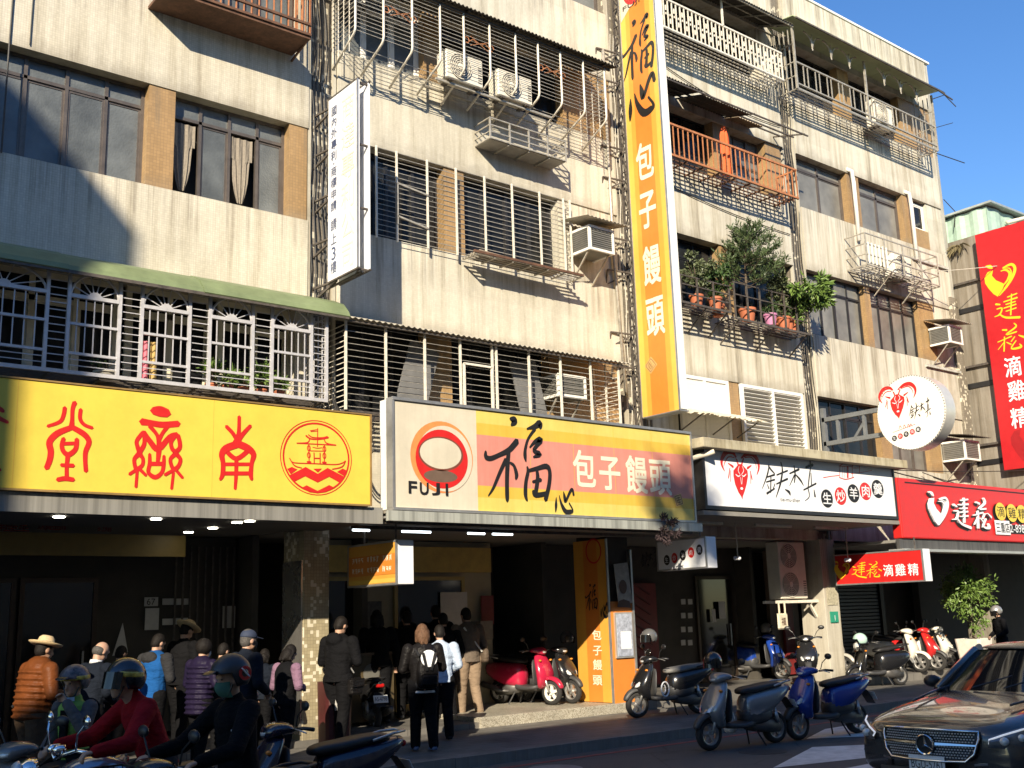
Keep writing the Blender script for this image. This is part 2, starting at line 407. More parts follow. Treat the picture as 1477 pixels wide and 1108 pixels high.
# ------------------------------------------------------------------ the two apartment houses
SILL = {2: 5.15, 3: 8.22, 4: 11.45, 5: 14.4}; LINT = {2: 6.7, 3: 9.84, 4: 12.86, 5: 15.9}; ROOF = 17.45
bA = thing('apartment_building', 'left apartment house faced in cream mosaic tile with ochre window piers', 'building', (4, 15, 0), world=True)
bB = thing('apartment_building', 'long weathered apartment block with caged windows and balconies, blue sky above its right end', 'building', (18, 15, 0), world=True)
def window(par, x0, x1, z0, z1, y, cols=4, tr=.22, fr=FR_BROWN, gl=G_OBS, w=.05, label=None, opens=()):
    f = MB(); d = .06
    f.box(x0, x1, y, y+d, z0, z0+w).box(x0, x1, y, y+d, z1-w, z1).box(x0, x0+w, y, y+d, z0+w, z1-w).box(x1-w, x1, y, y+d, z0+w, z1-w)
    zt = z1-(z1-z0)*tr if tr else None; cw = (x1-x0)/cols
    if tr: f.box(x0+w, x1-w, y, y+d, zt-w/2, zt+w/2)
    for k in range(1, cols): f.box(x0+k*cw-w/2, x0+k*cw+w/2, y-.004*(k % 2 == 0), y+d-.004, z0+w, z1-w)
    fo = f.build('window', fr, par, label=label)
    for k in range(cols):
        a, b = x0+k*cw+(w/2 if k else w), x0+(k+1)*cw-(w/2 if k < cols-1 else w)
        yy = y+.022+.012*(k % 2)
        if tr: MB().box(a, b, yy, yy+.008, zt+w/2, z1-w).build('pane', gl, fo)
        zz = (zt-w/2) if tr else z1-w
        if k in opens: continue
        s = MB().box(a, b, yy-.01, yy+.02, z0+w, z0+w+.035).box(a, b, yy-.01, yy+.02, zz-.035, zz).box(a, a+.03, yy-.01, yy+.02, z0+w+.035, zz-.035).box(b-.03, b, yy-.01, yy+.02, z0+w+.035, zz-.035)
        s.build('sash', fr, fo)
        MB().box(a+.03, b-.03, yy, yy+.008, z0+w+.035, zz-.035).build('pane', gl, fo)
    return fo
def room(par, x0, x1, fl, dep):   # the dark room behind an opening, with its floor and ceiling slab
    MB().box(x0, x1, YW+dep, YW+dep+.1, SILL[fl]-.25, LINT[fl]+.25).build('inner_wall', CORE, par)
def band(par, x0, x1, z0, z1, m, y0=15.0, y1=15.34): return MB().box(x0, x1, y0, y1, z0, z1).build('wall', m, par)

# left house: X up to 8.0
XA = -6.0
band(bA, XA, 8.0, LINT[2], SILL[3], CREAM_TILE); band(bA, XA, 8.0, LINT[3], SILL[4], CREAM_TILE)
band(bA, XA, 8.0, LINT[4], ROOF, CREAM_TILE); band(bA, XA, 8.0, 3.3, SILL[2], PALE_TILE)
for a, b in ((XA, 3.06), (5.33, 5.74), (7.66, 7.985)):
    band(bA, a, b, SILL[3], LINT[3], OCHRE_TILE, 15.02, 15.33)
for a, b in ((XA, 3.3), (7.8, 7.985)): band(bA, a, b, SILL[2], LINT[2], CREAM_TILE, 15.02, 15.33)
for a, b in ((XA, 5.0), (7.8, 7.985)): band(bA, a, b, SILL[4], LINT[4], CREAM_TILE, 15.02, 15.33)
window(bA, 3.06, 5.33, SILL[3], LINT[3], 15.2, 4, .2); window(bA, 5.74, 7.66, SILL[3], LINT[3], 15.2, 4, .2, opens=(0, 2))
window(bA, 5.0, 7.8, SILL[4], LINT[4], 15.2, 4, .2)
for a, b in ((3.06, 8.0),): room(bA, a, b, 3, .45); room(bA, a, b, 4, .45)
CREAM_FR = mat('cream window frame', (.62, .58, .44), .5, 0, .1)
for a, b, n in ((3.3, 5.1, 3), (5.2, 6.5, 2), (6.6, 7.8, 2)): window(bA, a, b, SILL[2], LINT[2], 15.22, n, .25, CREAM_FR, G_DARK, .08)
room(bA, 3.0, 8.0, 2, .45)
# torn lace curtains hanging in the two open lights of the left house
LACE = mat('grey lace curtain', (.22, .19, .15), .9, 0, .2, 30)
for cx, top in ((5.98, 9.45), (6.94, 9.45)):
    m = MB(); n = 10; rows = []
    for zi in range(7):
        z = 8.35 + (top-8.35)*zi/6; hw = .05+.17*abs((zi-.0)/6)**.7 if zi < 4 else .19
        rows.append([(cx-.02+hw*(2*i/n-1), 15.24+.015*math.sin(i*2.1+zi*.4), z + (.06*abs(2*i/n-1)*4 if zi == 3 else 0)) for i in range(n+1)])
    m.rings(rows, cap=False, closed=False); m.build('curtain', LACE, bA)

# long block: bays B 8.55-15.1, C 15.8-20.95, D 21.5-28.2
def bay(x0, x1, m, floors=(2, 3, 4, 5)):
    prev = 3.3
    for f in floors:
        band(bB, x0, x1, prev, SILL[f], m); prev = LINT[f]
    band(bB, x0, x1, prev, ROOF, m)
bay(8.55, 15.1, PALE_TILE); bay(15.8, 20.95, PLASTER); bay(21.5, 28.2, PLASTER)
for a, b in ((8.0, 8.55), (15.1, 15.8), (20.95, 21.5)): band(bB, a, b, 3.3, ROOF, PEEL_TILE, 15.09, 15.35)
band(bB, 28.2, 28.4, 3.3, ROOF, PLASTER_W, 15.03, 24)
# raised plaster ribs down both sides of the pilasters
RIB = plaster_mat('rib plaster', (.47, .44, .36), .6)
for x in (8.03, 8.5, 15.13, 15.72, 20.98, 21.45): MB().box(x-.025, x+.025, 15.02, 15.09, 3.3, ROOF).build('rib', RIB, bB)
# parapet coping
MB().box(8.0, 28.45, 14.97, 15.4, ROOF, ROOF+.06).build('coping', FR_WHITE, bB)
MB().box(XA, 8.0, 14.97, 15.4, ROOF, ROOF+.06).build('coping', CONC, bA)
MB().box(XA, 8.0, 15.35, 24, ROOF-.3, ROOF-.1).build('roof', CONC_D, bA); MB().box(8.0, 28.2, 15.35, 24, ROOF-.3, ROOF-.1).build('roof', CONC_D, bB)
MB().box(XA-.2, 28.3, 23.8, 24, .1, ROOF-.1).build('rear_wall', CONC_D, bB)
# bay B openings
for f, dep in ((2, 1.0), (3, .6), (4, 1.0), (5, .5)): room(bB, 8.55, 15.1, f, dep)
for a, b, f in ((10.3, 10.85, 2), (13.1, 14.9, 2), (10.75, 11.2, 3), (10.35, 10.75, 4), (13.75, 15.08, 4)): band(bB, a, b, SILL[f], LINT[f], OCHRE_TILE, 15.03, 15.33)
band(bB, 13.5, 15.08, SILL[3], LINT[3], PALE_TILE, 15.03, 15.33)
window(bB, 8.6, 10.3, SILL[2], LINT[2], 15.25, 3, .25, FR_DARK, G_DARK); window(bB, 10.85, 13.1, SILL[2], LINT[2], 15.25, 4, .25, FR_DARK, G_DARK)
band(bB, 8.55, 9.12, SILL[3], LINT[3], PALE_TILE, 15.005, 15.33); window(bB, 9.12, 10.75, SILL[3], LINT[3], 15.25, 3, .0, FR_DARK, G_DARK); window(bB, 11.2, 13.5, SILL[3], LINT[3], 15.25, 4, .0, FR_DARK, G_DARK)
window(bB, 8.6, 10.35, SILL[4], LINT[4], 15.2, 3, .22, FR_WHITE, G_OBS, .07); window(bB, 10.75, 13.75, SILL[4], LINT[4], 15.25, 4, .25, FR_DARK, G_DARK)
window(bB, 8.6, 15.1, SILL[5], LINT[5], 15.25, 8, .22, FR_BROWN, G_OBS)
# bay C openings
for f, dep in ((2, .6), (3, .5), (4, 1.3), (5, 1.5)): room(bB, 15.8, 20.95, f, dep)
band(bB, 18.22, 18.6, SILL[2], LINT[2], OCHRE_TILE, 15.03, 15.33); band(bB, 20.85, 20.95, SILL[2], LINT[2], PLASTER, 15.03, 15.33)
band(bB, 15.8, 16.6, SILL[2], LINT[2], PLASTER, 15.03, 15.33)
band(bB, 18.3, 18.68, SILL[3], LINT[3], OCHRE_TILE, 15.03, 15.33)
window(bB, 15.8, 18.3, SILL[3], LINT[3], 15.25, 4, .25, FR_DARK, G_DARK); window(bB, 18.68, 20.93, SILL[3], LINT[3], 15.25, 4, .25, FR_DARK, G_DARK)
for a, b in ((15.8, 16.0), (18.4, 19.0), (20.3, 20.9)): band(bB, a, b, SILL[4], LINT[4], OCHRE_TILE, 15.04, 15.33)
for a, b in ((15.8, 15.95), (20.3, 20.9)): band(bB, a, b, SILL[5], LINT[5], PLASTER, 15.04, 15.33)
window(bB, 16.0, 18.4, SILL[4], LINT[4], 15.28, 3, .3, FR_DARK, G_DARK); window(bB, 19.0, 20.3, SILL[4], LINT[4], 15.28, 3, .5, FR_BROWN, G_OBS)
window(bB, 16.0, 20.3, SILL[5], LINT[5], 16.2, 5, .3, FR_DARK, G_DARK)
# jalousie shutters on the second floor of bay C: every slat its own piece
def jalousie(x0, x1, z0, z1, n, tilt, cols=2):
    f = MB(); w = .075; y = 14.96
    f.box(x0, x1, y, y+.07, z0, z0+w).box(x0, x1, y, y+.07, z1-w, z1)
    for k in range(cols+1):
        xx = x0+(x1-x0-w)*k/cols; f.box(xx, xx+w, y-.003, y+.067, z0+w, z1-w)
    fo = f.build('shutter', FR_WHITE, bB)
    cw = (x1-x0-w)/cols
    for k in range(cols):
        pr = None; L = []
        for i in range(n):
            z = z0+w+(z1-z0-2*w)*(i+.5)/n; c = (x0+w+k*cw+(cw-w)/2, y+.035, z)
            if pr is None:
                pr = MB().cbox((0, 0, 0), (cw-w, .012, (z1-z0-2*w)/n*1.0), Matrix.Rotation(tilt, 3, 'X')).build('slat', FR_WHITE, fo); pr.location = c
            else: L.append(c)
        copies(pr, L, fo)
jalousie(16.65, 18.2, 5.3, LINT[2]-.02, 14, .12); jalousie(18.62, 20.83, SILL[2]+.05, LINT[2]-.02, 15, 1.1)
# bay D openings
for f, dep in ((2, .5), (3, .45), (4, .45), (5, 1.2)): room(bB, 21.5, 28.2, f, dep)
for a, b in ((23.9, 24.15), (26.4, 27.15)): band(bB, a, b, SILL[3], LINT[3], OCHRE_TILE, 15.03, 15.33)
band(bB, 27.15, 28.2, SILL[3], LINT[3], PLASTER, 15.035, 15.33)
window(bB, 21.6, 23.9, SILL[3], LINT[3], 15.17, 4, .24, FR_DARK, G_GREY); window(bB, 24.15, 26.4, SILL[3], LINT[3], 15.17, 4, .24, FR_DARK, G_GREY)
for a, b in ((23.6, 24.15), (26.2, 26.65)): band(bB, a, b, SILL[4], LINT[4], OCHRE_TILE, 15.03, 15.33)
band(bB, 27.4, 28.2, SILL[4], LINT[4], PLASTER, 15.035, 15.33); band(bB, 26.65, 27.4, SILL[4], 12.0, OCHRE_TILE, 15.03, 15.33)
window(bB, 21.55, 23.6, SILL[4], LINT[4], 15.2, 2, .2, FR_BROWN, G_GREY, .07); window(bB, 24.15, 26.2, SILL[4], LINT[4], 15.2, 2, .22, FR_BROWN, G_GREY, .07); window(bB, 26.65, 27.4, 12.0, 12.8, 15.12, 1, 0, FR_WHITE, G_DARK, .06)
for a, b in ((23.7, 24.2), (26.6, 28.2)): band(bB, a, b, SILL[5], LINT[5], OCHRE_TILE, 15.05, 15.33)
window(bB, 21.6, 23.7, SILL[5], LINT[5], 15.28, 3, .3, FR_DARK, G_DARK); window(bB, 24.2, 26.6, SILL[5], LINT[5], 15.28, 3, .3, FR_DARK, G_DARK)
for a, b in ((24.0, 24.45), (26.2, 26.75)): band(bB, a, b, SILL[2], LINT[2], OCHRE_TILE, 15.03, 15.33)
band(bB, 26.75, 28.2, SILL[2], LINT[2], PLASTER, 15.035, 15.33)
window(bB, 21.6, 24.0, SILL[2], LINT[2], 15.2, 4, .25, FR_DARK, G_DARK); window(bB, 24.45, 26.2, SILL[2], LINT[2], 15.17, 3, .25, FR_BROWN, G_GREY)
band(bB, 28.0, 28.38, 3.3, 10.2, PEEL_TILE, 14.94, 15.02)
# air-conditioner ledges in the plaster under the little side windows
for x0, x1, z in ((26.3, 28.1, 11.0), (26.4, 28.1, 8.0)): MB().box(x0, x1, 14.93, 15.0, z, z+.07).build('ledge', PLASTER_W, bB)

# ------------------------------------------------------------------ arcade shell: columns, soffit, shop back walls
def column(par, x0, x1, y0, y1, z0, m, name='column'): return MB().box(x0, x1, y0, y1, z0, 3.32).build(name, m, par, bevel=.01)
c1 = column(bB, 7.98, 8.42, 15.0, 15.66, .1, COL_TILE)
MB().box(7.955, 7.978, 15.02, 15.64, .2, 2.75).build('cladding', mat('brushed steel cladding', (.42, .40, .37), .28, .8, .15, 3), c1)
column(bB, 20.95, 21.5, 14.95, 15.6, .1, plaster_mat('pale column plaster', (.46, .43, .36), .5))
column(bB, 28.1, 28.4, 14.95, 15.6, .1, CONC_D); column(bB, 14.36, 14.92, 15.02, 15.86, .1, ARC_WALL); column(bA, 2.2, 2.7, 15.0, 15.6, .1, COL_TILE)
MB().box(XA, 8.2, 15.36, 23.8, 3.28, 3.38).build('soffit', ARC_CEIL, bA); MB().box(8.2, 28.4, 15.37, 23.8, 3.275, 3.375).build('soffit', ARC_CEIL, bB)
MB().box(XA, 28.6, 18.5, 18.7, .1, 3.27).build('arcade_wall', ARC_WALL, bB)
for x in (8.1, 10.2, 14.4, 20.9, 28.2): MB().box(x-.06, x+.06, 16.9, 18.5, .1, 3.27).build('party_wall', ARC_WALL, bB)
# ------------------------------------------------------------------ cages, railings, awnings
def bar(par, a, b, w, m, name='bar', h=None): return MB().bar(a, b, w, h).build(name, m, par)
def pipe(par, path, r, m, name='post', n=6): return MB().tube(path, r, n).build(name, m, par, smooth=True)
def rows(par, x0, x1, zs, y, w, m, name='bar'):
    """alike horizontal bars"""
    zs = list(zs); p = bar(par, (x0, y, zs[0]), (x1, y, zs[0]), w, m, name)
    copies(p, [(0, 0, z-zs[0]) for z in zs[1:]], par)
def cols(par, xs, z0, z1, y, w, m, name='post'):
    xs = list(xs); p = bar(par, (xs[0], y, z0), (xs[0], y, z1), w, m, name)
    copies(p, [(x-xs[0], 0, 0) for x in xs[1:]], par)
def span(a, b, n): return [a+(b-a)*i/(n-1) for i in range(n)]
def corrugated(name, m, par, x0, x1, ya, za, yb, zb, pitch=.076, amp=.014, ragged=0):
    mb = MB(); n = max(8, int((x1-x0)/pitch*6)); top, bot = [], []
    for i in range(n+1):
        x = x0+(x1-x0)*i/n; o = amp*math.sin(2*PI*x/pitch); rg = rnd.uniform(-ragged, ragged)
        top.append([(x, ya, za+o), (x, yb+rg, zb+o)]); bot.append([(x, ya, za+o-.006), (x, yb+rg, zb+o-.006)])
    vs = []; fs = []
    for t, b in zip(top, bot): vs += [t[0], t[1], b[1], b[0]]
    for i in range(n):
        k = i*4
        for q in range(4): fs.append((k+q, k+(q+1) % 4, k+4+(q+1) % 4, k+4+q))
    fs += [(0, 3, 2, 1), (n*4, n*4+1, n*4+2, n*4+3)]
    mb.add(vs, fs); return mb.build(name, m, par)

# --- left house, second floor: lavender-grey cage with fan-topped arches under a green awning
cg = thing('window_cage', 'grey steel window cage with fan-topped arches over the yellow sign', 'window cage', (5.3, 14.3, 5.1), world=True)
bays = [(2.78, 3.86), (4.13, 4.80), (5.10, 5.78), (6.08, 6.74), (7.05, 7.70)]
yf = 14.3
for k, (a, b) in enumerate(bays):
    for x in (a, b): bar(cg, (x, yf, 5.1), (x, yf, 6.5), .045, CAGE_G, 'post')
    cx, rx = (a+b)/2, (b-a)/2-.02; zs = 6.14
    pipe(cg, [(cx+rx*math.cos(t), yf, zs+.32*math.sin(t)) for t in (PI*i/12 for i in range(13))], .018, CAGE_G, 'arch')
    fan = MB()
    for i in range(1, 7):
        t = PI*i/7; fan.bar((cx+.07*math.cos(t), yf, zs+.06*math.sin(t)), (cx+rx*math.cos(t), yf, zs+.31*math.sin(t)), .012)
    fan.build('fan', CAGE_G, cg)
    MB().prism([(cx+.09*math.cos(PI*i/8), zs+.01+.075*math.sin(PI*i/8)) for i in range(9)], lambda u, v, d: (u, d, v), yf-.012, yf+.012).build('hub', CAGE_G, cg)
    for z, w_ in ((zs, .05), (5.76, .035), (5.36, .035)): bar(cg, (a+.02, yf, z), (b-.02, yf, z), w_, CAGE_G, 'rail')
    n = 7 if k == 0 else 5
    cols(cg, [a+(b-a)*i/(n+1) for i in range(1, n+1)], 5.36, zs, yf+.004, .014, CAGE_G, 'bar')
    rows(cg, a, b, (5.28, 5.2, 5.12), yf+.006, .011, CAGE_G)
for (a, b) in [(bays[i][1], bays[i+1][0]) for i in range(4)]: rows(cg, a, b, span(5.12, 6.42, 14), yf+.006, .012, CAGE_G)
for x in (7.96,):
    for y in span(14.3, 14.95, 6): bar(cg, (x, y, 5.1), (x, y, 6.5), .016 if y > 14.31 else .045, CAGE_G, 'bar')
    for z in span(5.12, 6.4, 14): bar(cg, (x, 14.3, z), (x, 14.95, z), .012, CAGE_G, 'bar')
rows(cg, 7.7, 7.96, span(5.12, 6.42, 14), yf+.006, .012, CAGE_G)
bar(cg, (2.4, yf, 5.1), (7.98, yf, 5.1), .05, CAGE_G, 'rail'); bar(cg, (2.4, yf, 6.5), (7.98, yf, 6.5), .05, CAGE_G, 'rail')
for i, y in enumerate(span(14.36, 14.92, 9)): bar(cg, (2.4, y, 5.085), (7.96, y, 5.085), .022, CAGE_D, 'floor_bar')
for x in span(2.6, 7.9, 9): bar(cg, (x, 14.3, 5.06), (x, 15.0, 5.06), .03, CAGE_D, 'floor_bar')
aw = thing('awning', 'green sheet awning above the fan-topped window cage', 'awning', (5.3, 15, 6.9), world=True)
m = MB(); pts = [(15.0, 6.87), (14.62, 6.8), (14.3, 6.66), (14.14, 6.5), (14.10, 6.42)]
for i, (x0, x1) in enumerate(((.2, 2.1), (2.104, 4.05), (4.054, 5.9), (5.904, 8.26))):
    MB().rings([[(x, y-.012*(i % 2), z+.006*(i % 2)) for (y, z) in pts] + [(x, y+.012, z-.02) for (y, z) in reversed(pts)] for x in (x0, x1)]).build('sheet', GREEN_AW, aw)
MB().box(.2, 8.25, 14.10, 14.125, 6.38, 6.425).build('edge_rail', CAGE_D, aw)

# --- bay B, second floor
cg = thing('window_cage', 'long ivory bar cage directly above the pale yellow shop sign', 'window cage', (11.2, 14.3, 5.1), world=True)
rows(cg, 8.3, 14.2, span(5.06, 6.36, 14), yf+.012, .0085, CAGE_S)
cols(cg, (8.3, 9.03, 9.78, 10.5, 11.18, 11.27, 12.0, 12.74, 13.48, 14.2), 5.0, 6.42, yf, .034, CAGE_W)
for a, b in (((10.56, yf-.02, 5.1), (10.56, yf-.02, 6.0)), ((11.15, yf-.02, 5.1), (11.15, yf-.02, 6.0)), ((10.56, yf-.02, 6.0), (11.15, yf-.02, 6.0))): bar(cg, a, b, .035, CAGE_W, 'hatch_frame')
for x in (8.3, 14.2):
    for z in span(5.06, 6.36, 16): bar(cg, (x, yf, z), (x, 15, z), .012, CAGE_W)
for y in (14.65, 14.98): bar(cg, (14.2, y, 5.0), (14.2, y, 6.5), .03, CAGE_W, 'post')
for y in span(14.35, 14.95, 7): bar(cg, (8.3, y, 5.0), (14.2, y, 5.0), .025, CAGE_D, 'floor_bar')
corrugated('roof_sheet', CORR_L, cg, 8.3, 14.42, 15.0, 6.70, 14.15, 6.44, .11, .014)
MB().box(8.3, 14.4, 14.2, 14.23, 6.38, 6.41).build('edge_rail', CAGE_D, cg)
# --- bay B, third floor
cg = thing('window_grille', 'dark rusty bar grille across the third-floor windows with a sagging tray', 'window grille', (11.4, 14.85, 8.1), world=True)
yg = 14.86
rows(cg, 9.2, 13.66, span(8.2, 9.78, 18), yg+.012, .010, CAGE_S)
cols(cg, (9.22, 9.63, 10.27, 10.9, 11.55, 12.2, 12.88, 13.49, 13.66), 8.14, 9.8, yg, .03, CAGE_W)
for a, b in (((9.63, yg-.02, 8.45), (9.63, yg-.02, 9.2)), ((9.63, yg-.02, 9.2), (10.27, yg-.02, 9.12)), ((9.63, yg-.02, 8.6), (10.27, yg-.02, 8.5))): bar(cg, a, b, .03, CAGE_S, 'hatch_frame')
for x in (13.66,):
    for z in span(8.2, 9.78, 14): bar(cg, (x, yg, z), (x, 15, z), .013, CAGE_S)
for y in span(14.5, 14.86, 5): bar(cg, (11.0, y, 8.12), (13.6, y, 8.12), .022, CAGE_S, 'tray_bar')
for x in span(11.05, 13.55, 7): bar(cg, (x, 14.5, 8.1), (x, 14.9, 8.1), .03, CAGE_S, 'tray_bar')
bar(cg, (11.0, 14.5, 8.14), (13.6, 14.5, 8.14), .045, RUST_B, 'tray_edge')
MB().cbox((12.1, 14.68, 8.16), (1.9, .3, .03), Matrix.Rotation(.03, 3, 'Y')).build('tray_board', mat('weathered board', (.30, .24, .18), .8, 0, .3), cg)
# --- bay B, fourth floor: big bulging pipe cage with a dark corrugated roof
cg = thing('window_cage', 'bulging white pipe cage with a dark corrugated roof above the third-floor grille', 'window cage', (11.3, 14.2, 11.0), world=True)
xs4 = (8.42, 8.97, 9.55, 10.14, 10.66, 11.25, 11.86, 12.41, 12.98, 13.57, 14.15); y4 = 14.2
for i, x in enumerate(xs4):
    zb = 11.36
    path = [(x, y4, 12.52), (x, y4, zb+.1)] + [(x, y4+.12*(1-math.cos(t)), zb+.1-.13*math.sin(t)) for t in (R(25), R(50), R(75))] + [(x, 14.95, 11.06 if i % 2 else 11.0)]
    pipe(cg, path, .021, CAGE_W)
rows(cg, 8.42, 14.15, span(11.42, 12.46, 15), y4+.02, .0085, CAGE_S)
for j in range(1, 6):
    t = j/6; rows(cg, 8.42, 14.15, (11.27-.2*t,), 14.32+.6*t, .009, CAGE_S)
for x in (8.42, 14.15):
    for z in span(11.42, 12.46, 13): bar(cg, (x, y4, z), (x, 15, z), .010, CAGE_S)
    for y in span(14.4, 14.95, 4): bar(cg, (x, y, 11.1), (x, y, 12.6), .012, CAGE_W)
for x in (9.3, 11.0, 12.75):   # wrought scrolls
    s = MB()
    for sg in (-1, 1):
        s.tube([(x+sg*(.06+.24*q), y4-.01, 11.98+.05*math.sin(q*5)) for q in span(0, 1, 8)], .007, 5)
        s.tube([(x+sg*(.28+.05*math.cos(t)), y4-.01, 11.98+.06*math.sin(t)) for t in span(0, 5.2, 10)], .007, 5)
        s.bar((x-sg*.2, y4-.01, 11.9), (x+sg*.2, y4-.01, 12.08), .008)
    s.build('scroll', RUST_O, cg)
corrugated('roof_sheet', CORR_D, cg, 8.0, 14.4, 15.0, 12.84, 14.05, 12.54, .09, .018)
bar(cg, (8.2, y4, 12.5), (14.3, y4, 12.5), .04, CAGE_D, 'edge_rail')
for x in span(8.5, 14.1, 6): bar(cg, (x, 14.1, 12.52), (x, 15, 12.8), .03, CAGE_D, 'rafter')
for y in (14.45, 14.8): bar(cg, (10.2, y, 11.18), (12.9, y, 11.18), .04, CAGE_S, 'shelf_bar')
# --- empty rack on the fourth-floor wall
cg = thing('flower_rack', 'empty grey metal flower rack on the cream wall under the bulging cage', 'rack', (12.4, 14.54, 10.4), world=True)
MB().box(11.46, 13.31, 14.55, 15.0, 10.40, 10.415).build('tray', mat('grey sheet metal', (.34, .32, .28), .5, .3, .2), cg)
for y0 in (14.53,):
    for z in (10.42, 10.55, 10.68, 10.82): bar(cg, (11.45, y0, z), (13.32, y0, z), .022, CAGE_S, 'rail')
    cols(cg, span(11.46, 13.31, 5), 10.4, 10.83, y0, .028, CAGE_S)
for x in (11.46, 13.31):
    for z in (10.42, 10.55, 10.68, 10.82): bar(cg, (x, 14.54, z), (x, 15, z), .02, CAGE_S, 'rail')
for x in (11.9, 12.4, 12.9): bar(cg, (x, 14.55, 10.385), (x, 15.0, 10.385), .03, CAGE_S, 'brace')
# --- left house, fourth-floor balcony cage at the top edge
cg = thing('balcony_cage', 'rust-brown barred balcony at the top left beside the peeling pilaster', 'balcony', (6.4, 14.3, 11.1), world=True)
cols(cg, span(5.25, 7.66, 20), 11.12, 12.9, 14.36, .018, RUST_O, 'bar'); rows(cg, 5.25, 7.68, (11.12, 11.3, 12.0, 12.9), 14.35, .04, RUST_B, 'rail')
for y in span(14.36, 14.96, 5): bar(cg, (7.67, y, 11.12), (7.67, y, 12.9), .018, RUST_O)
MB().box(5.25, 7.68, 14.36, 15.0, 11.05, 11.10).build('floor', RUST_B, cg)
bar(cg, (7.67, 14.36, 11.1), (7.67, 15, 10.95), .03, RUST_B, 'bracket')

# --- bay C
cg = thing('balcony_rail', 'dark planter balcony rail crowded with potted plants', 'balcony', (18.4, 14.4, 8.0), world=True)
yr = 14.42
for x0, x1, zb, zt in ((16.25, 17.78, 8.05, 8.62), (17.95, 20.55, 7.95, 8.75)):
    for z in span(zb, zt, 4): bar(cg, (x0, yr, z), (x1, yr, z), .022, CAGE_D, 'rail')
    cols(cg, span(x0, x1, max(3, int((x1-x0)/.42)+1)), zb-.02, zt+.02, yr, .032, CAGE_D)
    for y in span(yr, 14.95, 5): bar(cg, (x0, y, zb-.02), (x1, y, zb-.02), .03, CAGE_D, 'floor_bar')
    for x in (x0, x1):
        for z in span(zb, zt, 3): bar(cg, (x, yr, z), (x, 15, z), .022, CAGE_D, 'rail')
    for x in span(x0+.1, x1-.1, 3): bar(cg, (x, yr, zb-.03), (x, 14.98, zb-.45), .025, CAGE_D, 'bracket')
cg = thing('balcony_rail', 'orange-brown barred balcony with an orange cloth, halfway up beside the tall orange sign', 'balcony', (18.4, 14.4, 11.2), world=True)
rows(cg, 16.0, 20.58, (11.26, 11.97), yr, .045, RUST_O, 'rail'); cols(cg, span(16.02, 20.56, 30), 11.28, 11.95, yr, .02, RUST_O, 'bar')
for y in span(yr, 14.95, 5):
    bar(cg, (20.57, y, 11.26), (20.57, y, 11.97), .02, RUST_O); bar(cg, (16.0, y, 11.24), (20.58, y, 11.24), .025, RUST_B, 'floor_bar')
bar(cg, (20.57, yr, 11.97), (20.57, 15, 11.97), .04, RUST_O, 'rail')
for x in span(16.2, 20.4, 9): bar(cg, (x, yr, 11.22), (x, 15.0, 11.22), .03, RUST_B, 'floor_bar')
cg = thing('awning', 'broken dark corrugated awning on bare poles above the orange-brown balcony', 'awning', (18.4, 14.3, 12.8), world=True)
corrugated('roof_sheet', CORR_D, cg, 15.8, 17.1, 15.0, 13.1, 14.15, 12.86, .09, .018); corrugated('roof_sheet', CORR_D, cg, 17.2, 18.75, 15.0, 13.08, 14.2, 12.8, .09, .018)
corrugated('roof_sheet', mat('brown fibre sheet', (.30, .22, .14), .8, 0, .3), cg, 18.8, 19.7, 15.0, 13.05, 14.6, 12.92, .09, .016)
for y, z in ((14.15, 12.8), (14.55, 12.92), (14.8, 13.0)): bar(cg, (15.8, y, z), (20.8, y, z), .03, CAGE_D, 'pole')
for x in (17.15, 18.76, 20.6): bar(cg, (x, 14.1, 12.78), (x, 15, 13.05), .03, CAGE_D, 'rafter')
cg = thing('balcony_rail', 'cream wrought balcony rail on the top floor beside the tall orange sign', 'balcony', (18.3, 14.4, 14.2), world=True)
rows(cg, 16.0, 20.42, (14.25, 14.95), yr, .04, CAGE_W, 'rail'); cols(cg, span(16.02, 20.4, 34), 14.27, 14.93, yr, .024, CAGE_W, 'bar')
orn = MB()
for i, x in enumerate(span(16.09, 20.33, 33)): orn.cbox((x, yr, 14.45 if i % 2 else 14.74), (.03, .02, .12)); orn.cbox((x, yr, 14.6), (.022, .02, .05))
tag(orn.build('ornament', CAGE_W, cg), kind='stuff')
bar(cg, (20.41, yr, 14.95), (20.41, 15, 14.95), .04, CAGE_W, 'rail')
for y in span(yr, 14.95, 6): bar(cg, (20.41, y, 14.25), (20.41, y, 14.95), .02, CAGE_W); bar(cg, (16.0, y, 14.22), (20.42, y, 14.22), .025, CAGE_S, 'floor_bar')
bar(cg, (18.28, yr, 14.95), (18.28, yr, 15.6), .04, CAGE_W, 'post')
cg = thing('awning', 'sagging dark awning over the cream wrought balcony rail', 'awning', (18.3, 14.2, 15.6), world=True)
corrugated('roof_sheet', CORR_D, cg, 15.8, 20.6, 15.0, 16.0, 14.1, 15.62, .09, .018)
for x in span(16, 20.4, 7): bar(cg, (x, 14.12, 15.58), (x, 15, 15.95), .03, CAGE_S, 'rafter')
for y, z in ((14.15, 15.6), (14.6, 15.8)): bar(cg, (15.8, y, z), (20.6, y, z), .03, CAGE_S, 'purlin')
cg = thing('awning', 'tattered fibre canopy over the white louvred shutters', 'awning', (17.4, 14.4, 6.0), world=True)
corrugated('roof_sheet', mat('bleached fibre sheet', (.52, .47, .37), .8, 0, .25), cg, 16.3, 18.55, 15.0, 5.95, 14.35, 5.72, .12, .018, .08)
for x in (16.6, 17.6, 18.4): bar(cg, (x, 14.4, 5.70), (x, 15.0, 5.45), .022, CAGE_D, 'bracket')
